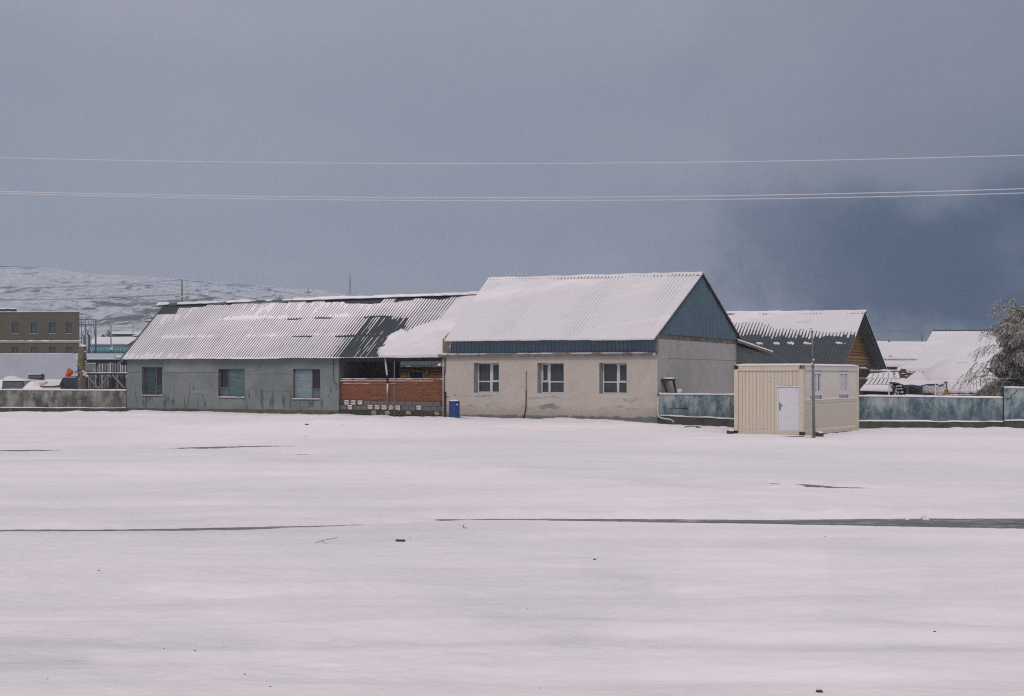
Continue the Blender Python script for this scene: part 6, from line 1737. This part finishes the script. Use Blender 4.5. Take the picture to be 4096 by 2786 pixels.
# light steel railing further back
RF = Frame((X(345, 76), 76.0), (1, 0), (0, 1))
pk_ = thing('picket_fence', 'row of thin upright frosted pickets rising like a stair behind the timber fence', 'fence', RF.pt(0, 0, .5))
FROSTW = simple('frosted grey timber', (.26, .26, .27), .9, .25, 9)
px = 350; k = 0
while px < 530:
    tp_ = np.interp(px, [350, 372, 388, 396, 440, 455, 470, 484, 530], [1490, 1483, 1466, 1455, 1453, 1452, 1456, 1460, 1466]) + rng.uniform(-2, 2)
    u = RF.u(px)
    MB().fbox(RF, u - .022, u + .022, 0, .05, .4, RF.z(tp_, u)).build('picket', FROSTW if rng.random() > .35 else WHITEPIPE, pk_); px += 6.6
m = MB(); m.fbox(RF, RF.u(346), RF.u(530), .05, .10, RF.z(1490, 0), RF.z(1484, 0)); m.build('rail', DARKWOOD, pk_)
# pale panel and low dark bank behind it
cp = thing('crate_panel', 'grey green flat panel leaning behind the dead trunk', 'panel', P(365, 1490, 80))
m = MB(); m.box(X(338, 80), X(384, 80), 79.9, 80.0, .5, H(1455, 80)); m.build('board', simple('grey green sheet', (.17, .195, .20), .8, .12, 3), cp)
m = MB(); m.box(X(337, 80), X(385, 80), 79.86, 80.02, H(1455, 80), H(1452.5, 80)); m.build('edge_trim', WHITEPIPE, cp)

# snow bank in the yard
def bank_z(x, y):
    z = zg(x, y)
    for (px, D, h_, wx, wy) in ((300, 78, .95, 2.2, 1.8), (90, 96, .62, 4.5, 3.2), (15, 90, .9, 2.0, 2.5), (180, 92, .75, 3.5, 2.5), (250, 84, .62, 2.0, 2.0), (400, 90, .7, 4, 3), (126, 83.6, 1.35, .95, .8), (138, 101, .62, 2.6, 2.0)):
        z = z + h_ * np.exp(-(((x - X(px, D)) / wx) ** 2 + ((y - D) / wy) ** 2))
    return z + .06 * fbm(x * .8, y * .8, 41, 4) - .02
sheet_strip('snow_bank', np.linspace(67, 111, 130), np.linspace(-55, -21, 130), bank_z, SNOW)

# buried small car
D_ = 84.0
cb_x = X(42, D_); zc_ = H(1520, D_)
car = thing('snowy_car', 'small car buried in snow with its tinted rear window showing above the wall', 'car', (cb_x, D_, .6))
wcar = 1.72
def car_body(xc, yr, zb, w_, ln, h_, mat, parent, name='body', roof0=.28, roof1=.72):
    prof = [(0, .30), (.02, .62), (.16, .66), (roof0, h_ - .02), (roof0 + .08, h_), (roof1, h_), (.86, .72), (1.0, .66), (1.0, .30)]
    m = MB()
    ring = []
    for s in (-1, 1):
        ring.append([(xc + s * w_ / 2 * (1 if z < .7 else .86), yr + t * ln, zb + z) for t, z in prof])
    n0 = len(prof)
    m.add(ring[0] + ring[1], [tuple(range(n0))[::-1], tuple(range(n0, 2 * n0))] + [(i, (i + 1) % n0, n0 + (i + 1) % n0, n0 + i) for i in range(n0)])
    return m.build(name, mat, parent)
hcar = 1.46
zcar = zc_ - hcar - .05
car_body(cb_x, D_, zcar, wcar, 3.9, hcar, simple('dull pale car paint', (.28, .31, .33), .4, .08, 3), car, roof0=.10, roof1=.62)
m = MB(); a0 = X(4, D_); a1 = X(92, D_)
m.add([(a0 + .01, D_ + .16, zcar + .80), (a1 - .02, D_ + .16, zcar + .80), (a1 - .12, D_ + .33, zcar + hcar - .10), (a0 + .10, D_ + .33, zcar + hcar - .10)], [(0, 1, 2, 3)])
o = m.build('rear_window', m_glass('tinted car glass', (.045, .068, .070), .35), car)
m = MB(); m.tube([(a0 - .02, D_ + .14, zcar + .78), (a1 + .02, D_ + .14, zcar + .78), (a1 - .10, D_ + .33, zcar + hcar - .07), (a0 + .08, D_ + .33, zcar + hcar - .07), (a0 - .02, D_ + .14, zcar + .78)], .028, 5); m.build('window_seal', BLACKISH, car)
for s in (-1, 1):
    for q in (.8, 3.2): MB().tube([(cb_x + s * (wcar / 2 - .2), D_ + q, zcar + .30), (cb_x + s * (wcar / 2 + .02), D_ + q, zcar + .30)], .30, 16).build('wheel', BLACKISH, car)
V = np.zeros((26, 40, 3))
for i in range(26):
    for j in range(40):
        fy_, fx_ = i / 25, j / 39
        e = (math.sin(math.pi * fx_) ** .35) * (math.sin(math.pi * min(1, fy_ * 1.0 + .02)) ** .35 if 0 < fy_ < 1 else 0)
        V[i, j] = (cb_x + (fx_ - .5) * wcar * .93, D_ + .30 + fy_ * 2.3, zcar + hcar - .03 + .17 * e + .05 * float(fbm(np.array([fx_ * 3]), np.array([fy_ * 3]), 7)[0]) * e)
grid_mesh('roof_snow', V, None, SNOW_ROOF, car)
MB().lump((cb_x - .45, D_ + 1.2, zcar + hcar + .05), .55, .7, .26, 3, .3, 16, 6).build('snow_heap', SNOW_ROOF, car)

# stack of pallets
pt_ = thing('pallet_stack', 'short stack of grey boards with snow standing in front of the grey wall', 'pallet stack', P(138, 1523, 101))
Dp = 101.0
for i in range(4):
    z0 = H(1519.5 - i * 5.7, Dp)
    m = MB(); m.box(X(112, Dp), X(163 - 3 * (i == 1), Dp), Dp, Dp + 1.0, z0, z0 + .07); b = m.build('board', GREYWOOD, pt_)
    m = MB()
    for px in (116, 136, 156): MB().box(X(px - 3, Dp), X(px + 3, Dp), Dp + .02, Dp + .9, z0 - .05, z0).build('spacer', DARKWOOD, b)
MB().lump((X(137, Dp), Dp + .3, H(1532, Dp)), 1.0, .7, .30, 9, .2, 16, 6, 0, -.9).build('snow_bed', SNOW_ROOF, pt_)
_f = Frame((X(111, Dp), Dp), (1, 0), (0, 1)); snow_rope(_f, 0, 1.08, .4, H(1498, Dp) - .01, .06, pt_, 141, squash=7)

# dark jeep
Dj = 95.0; jx0, jx1 = X(196, Dj), X(372, Dj)
jp = thing('dark_jeep', 'dark blue jeep with a roof rack half hidden by snow', 'car', (jx0, Dj, .5))
JP = simple('dark blue car paint', (.018, .026, .040), .35, .15, 4, 0, 1, .5)
zj = .62; hj = H(1511, Dj) - zj; Lj = jx1 - jx0
prof = [(0, .42), (.0, .80), (.04, .98), (.23, 1.05), (.30, hj - .08), (.34, hj), (.95, hj), (1.0, 1.0), (1.0, .42)]
poly = [(jx0 + t * Lj, Dj, zj + z) for t, z in prof]
m = MB(); m.prism(poly, (0, 1.6, 0)); m.build('body', JP, jp)
JG = m_glass('dark jeep glass', (.03, .04, .05), .1)
for a, b in ((.33, .45), (.475, .70), (.725, .92)):
    m = MB(); m.add([(jx0 + a * Lj - (.1 if a < .4 else 0), Dj - .01, zj + 1.08), (jx0 + b * Lj, Dj - .01, zj + 1.08), (jx0 + b * Lj, Dj - .01, zj + hj - .12), (jx0 + a * Lj, Dj - .01, zj + hj - .12)], [(0, 1, 2, 3)]); m.build('side_window', JG, jp)
for t in (.18, .80): MB().tube([(jx0 + t * Lj, Dj - .05, zj + .38), (jx0 + t * Lj, Dj + .2, zj + .38)], .38, 18).build('wheel', BLACKISH, jp)
MB().box(jx0 + .30 * Lj, jx0 + .33 * Lj, Dj - .22, Dj - .03, zj + 1.1, zj + 1.28).build('mirror', JP, jp)
for t in (.02, 1.4): MB().tube([(jx0 + .36 * Lj, Dj + t + .1, zj + hj + .09), (jx0 + .96 * Lj, Dj + t + .1, zj + hj + .09)], .022, 6).build('rack_rail', BLACKISH, jp)
for t in (.4, .6, .8): MB().tube([(jx0 + t * Lj, Dj + .1, zj + hj), (jx0 + t * Lj, Dj + .12, zj + hj + .09), (jx0 + t * Lj, Dj + 1.5, zj + hj + .09)], .018, 5).build('rack_bar', BLACKISH, jp)
MB().lump((jx0 + .10 * Lj, Dj + .8, zj + 1.0), .40, .7, .09, 3, .2, 14, 4).build('hood_snow', SNOW_ROOF, jp)
MB().lump((jx0 + .80 * Lj, Dj + .8, zj + hj + .08), .75, .7, .28, 5, .25, 16, 5).build('roof_snow', SNOW_ROOF, jp)
# brown plank lying on the bank
pk2 = thing('brown_plank', 'brown plank lying on the yard snow just above the concrete wall', 'plank', P(200, 1547, 77))
m = MB(); m.box(X(163, 77), X(243, 77), 76.9, 77.15, H(1550, 77), H(1544.5, 77)); m.build('board', simple('red brown plank', (.10, .048, .035), .85, .3, 6), pk2)
m = MB(); m.box(X(170, 77), X(240, 77), 76.95, 77.1, .5, H(1550, 77)); m.build('underside_block', SNOW_ROOF, pk2)

# red flag
fD = 72.0
fl = thing('red_flag', 'small red flag with yellow stars leaning on a thin pole beside the dead trunk', 'flag', P(318, 1490, fD))
MB().tube([P(322, 1500, fD - .02), P(305, 1490, fD), P(272, 1473, fD)], .014, 6).build('staff', GREYWOOD, fl)
V = np.zeros((14, 14, 3)); fc = [B3(273, 1474, fD), B3(294, 1486, fD - .06), B3(288, 1500, fD - .02), B3(258, 1508, fD + .05)]
fc = [B3(272, 1475, fD), B3(293.5, 1486, fD - .06), B3(278, 1508.5, fD - .02), B3(257.5, 1507.5, fD + .05)]
for i in range(14):
    for j in range(14):
        u, v = j / 13, i / 13
        p = (fc[0].lerp(fc[1], u)).lerp(fc[3].lerp(fc[2], u), v); V[i, j] = (p.x, p.y + .05 * math.sin(u * 6 + v * 2), p.z + .02 * math.sin(v * 7 + u * 3))
V[:, -1, 0] += np.linspace(0, 1, 14) * np.linspace(1, 0, 14) * .25
grid_mesh('cloth', V, None, simple('scarlet cloth', (.56, .040, .012), .8, .1, 6), fl)
st_ = MB()
def star(c, r_, m):
    vs = []
    for k in range(10):
        a = math.pi / 2 + k * math.pi / 5; q = r_ if k % 2 == 0 else r_ * .4
        vs.append((c[0] + q * math.cos(a), c[1], c[2] + q * math.sin(a)))
    m.add(vs + [c], [(k, (k + 1) % 10, 10) for k in range(10)])
star(P(276, 1483, fD - .10), .065, st_)
for px, py in ((271, 1489), (275, 1491.5), (280, 1491), (283, 1487)): star(P(px, py, fD - .10), .024, st_)
st_.build('stars', simple('yellow print', (.65, .42, .05), .8), fl)

# ---- beyond: turquoise house, far sheds, poles, tall lattice
tq = thing('turquoise_house', 'turquoise house with a snow covered roof far beyond the yard', 'house', P(450, 1415, 232))
DT = 232.0
TQ = simple('turquoise wall', (.105, .295, .355), .9, .08, .5)
m = MB(); m.box(X(366, DT), X(560, DT), DT, DT + 8, 3, H(1377, DT)); m.build('wall', TQ, tq)
roof_sheet(tq, P(360, 1377, DT - .5), P(560, 1377, DT - .5), P(372, 1352, DT + 5), P(560, 1352, DT + 5), SLATE, pitch=.4)
roof_snow(tq, P(360, 1377, DT - .5), P(560, 1377, DT - .5), P(372, 1352, DT + 5), P(560, 1352, DT + 5), lambda s, V, L, W: .2 + .04 * fbm(s * .3, V * 3, 4, 3), ds=.3, dt=.3, lip=.1)
m = MB(); m.box(X(468, DT), X(560, DT), DT - .15, DT - .05, H(1381, DT), H(1377.5, DT)); m.build('red_fascia', simple('dark red board', (.12, .035, .035), .8), tq)
m = MB(); m.prism([P(511, 1379, DT - .8), P(575, 1379, DT - .8), P(543, 1357, DT - .8)], (0, .3, 0)); m.build('porch_gable', simple('dark red gable', (.10, .040, .038), .85, .2, 3), tq)
m = MB(); m.box(X(484, DT), X(494, DT), DT - .1, DT + .1, H(1404, DT), H(1387, DT)); m.build('window', PVC, tq)
m = MB(); m.box(X(486, DT), X(492, DT), DT - .14, DT - .11, H(1402, DT), H(1389, DT)); m.build('pane', GLASS, tq)
fs = thing('green_gable', 'dark green triangular gable peeking over the turquoise house roof', 'house', P(415, 1355, 290))
m = MB(); m.prism([P(394, 1354, 290), P(433, 1354, 290), P(414.5, 1336, 290)], (0, 8, 0)); m.build('gable', simple('dark green boards', (.020, .070, .045), .85, .2, 1), fs)
m = MB(); m.hexa([P(411, 1334, 289.6), P(416, 1334, 289.6), P(436, 1355, 289.6), P(433, 1356, 289.6), P(411, 1334, 298), P(416, 1334, 298), P(436, 1355, 298), P(433, 1356, 298)]); m.build('snow_cover', SNOW_ROOF, fs)
m = MB(); m.box(X(398, 290), X(431, 290), 290.2, 297, 6, H(1354, 290)); m.build('wall', BLOCK, fs)
bsx_ = thing('blue_shed', 'long dark blue shed under snow far beyond the turquoise roof', 'shed', P(500, 1352, 300))
m = MB(); m.box(X(446, 300), X(575, 300), 300, 306, 6, H(1336, 300)); m.build('wall', simple('dark blue boards', (.035, .055, .10), .85, .4, .8), bsx_)
m = MB(); m.hexa([P(440, 1337, 299.5), P(580, 1337, 299.5), P(580, 1330, 308), P(440, 1330, 308), P(440, 1335.5, 299.5), P(580, 1335.5, 299.5), P(580, 1328, 308), P(440, 1328, 308)]); m.build('snow_cover', SNOW_ROOF, bsx_)
gr_ = thing('grey_tree', 'distant bare grey tree beside the dark green gable', 'tree', P(436, 1350, 280))
tm = MB(); r2 = random.Random(5)
for k in range(70):
    a = r2.uniform(0, 6.28); e = B3(436 + r2.gauss(0, 6), 1322 + r2.uniform(-6, 22), 280 + r2.uniform(-.5, .5))
    b = B3(436, 1350, 280); mid = b.lerp(e, .5) + Vector((r2.uniform(-.15, .15), 0, r2.uniform(0, .3)))
    tm.tube([b, mid, e], [.05, .035, .02], 4)
tm.build('crown', simple('grey twigs', (.15, .17, .165), .9), gr_)
MB().tube([P(436, 1362, 280), P(436, 1346, 280)], .12, 6).build('trunk', BARK, gr_)
# iron paling on the long wall
IF_ = Frame((X(316, 118), 118.0), (1, 0), (0, 1))
ir = thing('iron_paling', 'dark iron paling fence in front of the turquoise house', 'fence', IF_.pt(0, 0, 2.3))
px = 346
while px < 520:
    u = IF_.u(px); MB().fbox(IF_, u - .035, u + .035, 0, .05, 2.2, IF_.z(1402 + rng.uniform(-1, 1), u)).build('paling', DARKSTEEL, ir); px += 7.8
m = MB(); m.fbox(IF_, 0, IF_.u(530), .05, .1, IF_.z(1411, 0), IF_.z(1408, 0)); m.build('rail', DARKSTEEL, ir)
# faded white flag
wf = thing('white_flag', 'small faded white flag hanging before the turquoise wall', 'flag', P(448, 1404, 117))
m = MB(); m.add([P(434, 1396, 117), P(441, 1393, 116.9), P(446, 1388, 117), P(452, 1382, 117.1), P(451, 1403, 117), P(440, 1399, 116.9)], [(0, 1, 5), (1, 2, 4, 5), (2, 3, 4)]); m.build('cloth', simple('faded cloth', (.52, .46, .46), .9, .15, 3), wf)
MB().tube([P(453, 1378, 117.1), P(453, 1418, 117.1)], .03, 5).build('staff', STEELPOLE, wf)
# utility poles
POLEC = simple('pale concrete pole', (.20, .22, .235), .9, .1, 2)
POLED = simple('blue grey far pole', (.105, .125, .15), .85, .1, 2)
def upole(px, py0, py1, D, r_, label, mat, arms=(), seed=0):
    t = thing('utility_pole', label, 'utility pole', (X(px, D), D, H(py1, D)), 'utility poles')
    MB().tube([P(px, py1, D), P(px, py0, D)], [r_ * 1.2, r_ * .8], 8).build('shaft', mat, t)
    for py, w_ in arms:
        MB().tube([P(px - w_, py, D), P(px + w_, py, D)], r_ * .55, 6).build('crossarm', mat, t)
        for q in (-.9, 0, .9): MB().tube([P(px + q * w_, py, D), P(px + q * w_, py - 2.5, D)], r_ * .35, 6).build('insulator', WHITEPIPE, t)
    return t
up1 = upole(728, 1120, 1240, 96, .085, 'grey utility pole rising from behind the snowy ridge of the grey house', POLEC, ((1188, 26),))
MB().lump(P(731, 1187, 96), .32, .1, .06, 3, .2, 12, 4).build('arm_snow', SNOW_ROOF, up1)
up2_ = upole(383, 1276, 1420, 190, .13, 'tall thick pole between brown building and the turquoise house', POLED, ((1281, 4), (1294, 4)))
up3 = upole(444, 1300, 1412, 210, .11, 'slim pole standing right in front of the turquoise house', POLEC, ((1312, 5),))
up4 = upole(532, 1294, 1372, 260, .07, 'thin far pole with short crossarm above the dark blue shed', POLED, ((1294, 6),))
wt = lambda pts2, D0, D1, label, r_=.012: wire('power_wire', label, [(X(px, D0 + (D1 - D0) * i / (len(pts2) - 1)), D0 + (D1 - D0) * i / (len(pts2) - 1), H(py, D0 + (D1 - D0) * i / (len(pts2) - 1))) for i, (px, py) in enumerate(pts2)], r_, POLED, 'wire', 'thin wires before the hills')
wt([(-200, 1155), (0, 1154), (200, 1151), (400, 1144), (560, 1134), (728, 1120)], 96, 96, 'dark wire climbing to the top of the ridge pole from the far left')
wt([(728, 1120), (800, 1130), (900, 1143), (1000, 1154), (1080, 1163), (1250, 1185)], 96, 96, 'dark wire dropping from the ridge pole behind the snowy roof')
wt([(-200, 1201), (0, 1200), (200, 1198), (400, 1193), (560, 1186), (702, 1178)], 96, 96, 'lower dark wire crossing before the hill to the pole crossarm')
wt([(-200, 1202), (0, 1203), (250, 1200), (450, 1193), (600, 1186), (752, 1179)], 97, 97, 'second lower wire crossing before the hill to the crossarm')
wt([(748, 1176), (800, 1184), (860, 1192), (960, 1206)], 96, 96, 'short wire falling from the crossarm behind the roof')
wt([(383, 1281), (420, 1287), (470, 1294), (532, 1295)], 190, 260, 'thin wire between the thick pole and the far pole')
wt([(383, 1294), (410, 1299), (444, 1303), (532, 1297)], 190, 250, 'thin wire from the thick pole past the slim pole')
for i, (a, b) in enumerate(((1312, 1308), (1317, 1315), (1322, 1324), (1327, 1330))):
    wt([(444, a), (490, (a + b) / 2 + 2), (560, b)], 210, 240, ['topmost', 'second', 'third', 'lowest'][i] + ' of four thin wires leaving the slim pole toward the roof', .014)
# lattice frame and tanks by the brown building
ln_ = thing('steel_lattice', 'bare steel frame tower standing beside the brown building', 'lattice tower', P(350, 1420, 185))
Dl = 185.0
for px0, px1 in ((342, 342), (368, 384), (374, 380), (352, 352)):
    pass
for a, b, r_ in ((((342, 1279), (342, 1400)), None, .06), (((373, 1279), (384, 1400)), None, .06), (((326, 1280), (326, 1400)), None, .05), (((364, 1285), (364, 1400)), None, .05)):
    MB().tube([P(a[0], a[1], Dl), P(b[0], b[1], Dl)] if b else [P(*a[0], Dl), P(*a[1], Dl)], r_, 6).build('upright', POLED, ln_)
for py, r_ in ((1278, .06), (1300, .085), (1353, .05)): MB().tube([P(312, py, Dl), P(376, py, Dl)], r_, 6).build('girder', POLED, ln_)
for (a, b, c, d) in ((342, 1303, 326, 1352), (342, 1303, 366, 1398), (352, 1280, 356, 1300), (333, 1280, 333, 1300), (347, 1318, 360, 1360), (360, 1310, 348, 1340)):
    MB().tube([P(a, b, Dl), P(c, d, Dl)], .04, 5).build('strut', POLED, ln_)
tk2 = thing('silo', 'pale slim silo column behind the steel lattice', 'silo', P(347, 1420, 195))
MB().tube([P(348, 1425, 195), P(348, 1318, 195)], .33, 14).build('shell', simple('pale sheet', (.42, .42, .42), .8, .08, 2), tk2)
MB().tube([P(357, 1425, 187), P(357, 1340, 187)], .16, 8).build('dark_pipe', POLED, tk2)
MB().tube([P(336, 1425, 188), P(336, 1340, 188)], .13, 8).build('dark_pipe', POLED, tk2)
# masts on the hill
def pylon(px, py0, py1, D, w_, label, n_):
    t = thing('lattice_mast', label, 'mast', (X(px, D), D, H(py1, D)), 'masts on the hill')
    for s in (-1, 1): MB().tube([P(px + s * w_, py1, D), P(px + s * w_ * .25, py0, D)], .14, 4).build('leg', POLED, t)
    m = MB()
    for i in range(n_):
        z0, z1 = py1 + (py0 - py1) * i / n_, py1 + (py0 - py1) * (i + 1) / n_; q0, q1 = w_ * (1 - .75 * i / n_), w_ * (1 - .75 * (i + 1) / n_)
        MB().tube([P(px - q0, z0, D), P(px + q1, z1, D)], .09, 4).build('brace', POLED, t); MB().tube([P(px + q0, z0, D), P(px - q1, z1, D)], .09, 4).build('brace', POLED, t)
    MB().tube([P(px, py0 + 2, D), P(px, py0 - 6, D)], .08, 4).build('spike', POLED, t)
    return t
pylon(1400, 1097, 1178, 900, 4.0, 'tall thin lattice mast on the horizon above the long roof', 7)
pylon(1234, 1158, 1178, 900, 4.5, 'short squat lattice mast low on the hill crest', 3)
mf = thing('far_mast', 'faint lattice mast far off beyond the snow roofs', 'mast', P(3688, 1380, 500))
MB().tube([P(3688, 1400, 500), P(3688, 1333, 500)], [.5, .2], 5).build('shaft', simple('faint blue steel', (.08, .11, .17), .9), mf)
MB().tube([P(3683, 1352, 500), P(3693, 1352, 500)], .15, 4).build('crossarm', POLED, mf)
wt([(3450, 1330), (3560, 1327), (3740, 1326), (3900, 1324), (4200, 1318)], 130, 130, 'pale wire crossing the storm sky above the far roofs', .012)

# ------------------------------------------------------------------ overhead lines in front
LINEM = simple('frost coated cable', (.57, .59, .63), .7, .05, 2)
def sky_line(label, y0, ym, y1, D, xm=2000):
    c = np.polyfit([0, xm, 4096], [y0, ym, y1], 2)
    pts2 = []
    for i in range(121):
        px = -3600 + 11300 * i / 120
        pts2.append((X(px, D), D, H(float(np.polyval(c, px)), D)))
    m = MB(); m.tube(pts2, .0125, 6)
    return tag(m.build('power_line', LINEM), label, 'power line', 'power lines across the sky')
sky_line('single frosted power line, highest of the three crossing the sky', 632, 656, 622, 30.0, 1900)
sky_line('upper cable of the lower pair of power lines across the sky', 767, 792, 756, 30.0, 1900)
sky_line('lower cable of the lower pair of power lines across the sky', 775, 804, 773, 30.6, 1900)

# ------------------------------------------------------------------ scraps on the snow
def gp(px, py):
    D = 20.0
    for _ in range(30):
        x = X(px, D); z = float(snow_z(np.array([x]), np.array([D]))[0]); D = .5 * D + .5 * (CZ - z) * FPX / max(20, py - YH)
    return x, D, z
CLODS = ['dark clod in the snow in front of the brick wall', 'long flat dark clod in the snow before the pale curtained window', 'tiny dark clod right under the middle window of the grey house',
         'small dark clod just below the long flat clod', 'dark clod low in the view, biggest of the pair at lower left', 'dark clod near the bottom edge, upper of two below the foreground centre-left',
         'dark clod near the bottom edge, lower of two below the foreground centre-left', 'lone dark clod on open snow below the wet line at left', 'dark clod on open snow far out to the right in the foreground',
         'dark clod with a shadowed side in the middle of the open snow', 'small clod at the very bottom of the view right of centre', 'small clod in the foreground centre on smooth snow',
         'small dark clod beside the bigger one at lower left', 'small dark clod in the bottom left corner of the snow', 'tiny clod just under the wet strip below the container',
         'tiny clod beside the blue black scrap in mid snow', 'tiny dark speck of earth in the snow in front of the cream house']
for i, (px, py, w_) in enumerate([(1368, 1699, 9), (1228, 1700, 16), (948, 1671, 7), (1222, 1747, 10), (780, 2604, 12), (980, 2698, 10), (1082, 2747, 12), (396, 2283, 10), (3739, 2527, 14), (2378, 2239, 18), (2161, 2754, 9), (2108, 2437, 8), (656, 2597, 9), (190, 2717, 10), (3300, 2148, 8), (1800, 2155, 6), (2420, 1725, 6)]):
    x, D, z = gp(px, py)
    s = .8 * w_ / FPX * D / 2
    t = MB(); t.lump((x, D, z - s * .12), s * 1.15, s, s * .62, i * 3 + 1, .55, 9, 5, 0, -.5)
    tag(t.build('clod', STONE), CLODS[i], 'clod', 'dark clods scattered on the snow')
x, D, z = gp(3277, 2768)
st = thing('snowy_stone', 'fist sized dark stone with snow on top near the bottom of the view', 'stone', (x, D, z))
MB().lump((x, D, z - .008), .030, .026, .030, 77, .5, 10, 6, 0, -.6).build('core', STONE, st); MB().lump((x + .004, D + .004, z + .018), .022, .02, .010, 78, .3, 10, 4).build('snow_cap', SNOW, st)
for i, (px, py, w_, h_) in enumerate(((3668, 2066, 32, 20), (3594, 2066, 24, 9))):
    x, D, z = gp(px, py); s = .8 * w_ / FPX * D / 2
    tag(MB().lump((x, D, Z(x, D) - .01 if i < 2 else z), s, s * 1.3, h_ / FPX * D * .7, 90 + i, .8, 14, 6, 0, -.4).build('snow_clod', SNOW), ['round lump of snow lying in the wet strip', 'flat crumb of snow at the wet strip edge', 'heaped snow crumb on the far edge of the wet strip', 'low snow crumb near the narrow end of the wet strip'][i], 'snow clod')
x, D, z = gp(1600, 2166)
tag(MB().tube([(x - .06, D, z + .012), (x + .075, D - .02, z + .012)], .017, 8).build('bottle_scrap', simple('blue black plastic', (.03, .06, .10), .5, .3, 20)), 'small blue black plastic scrap lying on the open snow', 'scrap')
x, D, z = gp(1637, 2155)
tag(MB().tube([(x + .03, D, z - .01), (x + .0, D, z + .04), (x - .015, D + .01, z + .075)], .007, 5).build('ice_sliver', SNOW), 'upright snow crusted sliver beside the blue scrap', 'sliver')
x, D, z = gp(1857, 2114)
tag(MB().tube([(x - .012, D, z + .05), (x - .02, D, z + .02), (x, D, z + .004), (x + .045, D, z + .006)], .006, 5).build('twig', DARKWOOD), 'short hooked brown twig sticking out of the snow', 'twig')
x, D, z = gp(1300, 2170)
tag(MB().tube([(x - .12, D - .10, z + .01), (x - .03, D - .02, z + .03), (x + .16, D + .12, z + .05)], .004, 4).tube([(x - .05, D - .04, z + .025), (x + .06, D - .20, z + .01)], .003, 4).build('bare_twig', GREYWOOD), 'thin forked bare twig lying on the snow', 'twig')
x, D, z = gp(2770, 1712)
tag(MB().tube([(x - .36, D, z + .03), (x - .05, D + .1, z + .06), (x + .2, D + .1, z + .06), (x + .30, D - .2, z + .03), (x + .1, D - .3, z + .03)], .022, 6).build('bent_rod', STEELPOLE), 'bent grey rod lying on the snow before the blue wall', 'rod')
x, D, z = gp(3788, 1711)
tag(MB().tube([(x + .10, D + .3, z - .02), (x + .05, D + .3, z + .12), (x - .02, D + .3, z + .22)], .014, 5).build('frosted_stick', WHITEPIPE), 'frosted stick leaning out of the snow against the blue wall foot', 'stick')

# ------------------------------------------------------------------ thin frosty air
HZ = bpy.data.materials.new('haze')
HZ.use_nodes = True
HZ.node_tree.nodes.clear()
_o = HZ.node_tree.nodes.new('ShaderNodeOutputMaterial'); _v = HZ.node_tree.nodes.new('ShaderNodeVolumePrincipled')
_v.inputs['Color'].default_value = (.80, .86, .96, 1); _v.inputs['Density'].default_value = .00030; _v.inputs['Anisotropy'].default_value = 0.0
HZ.node_tree.links.new(_v.outputs[0], _o.inputs['Volume'])
HAZE = MB().box(-1150, 140, -70, 1640, -1.2, 150).build('haze', HZ, None, 'stuff')
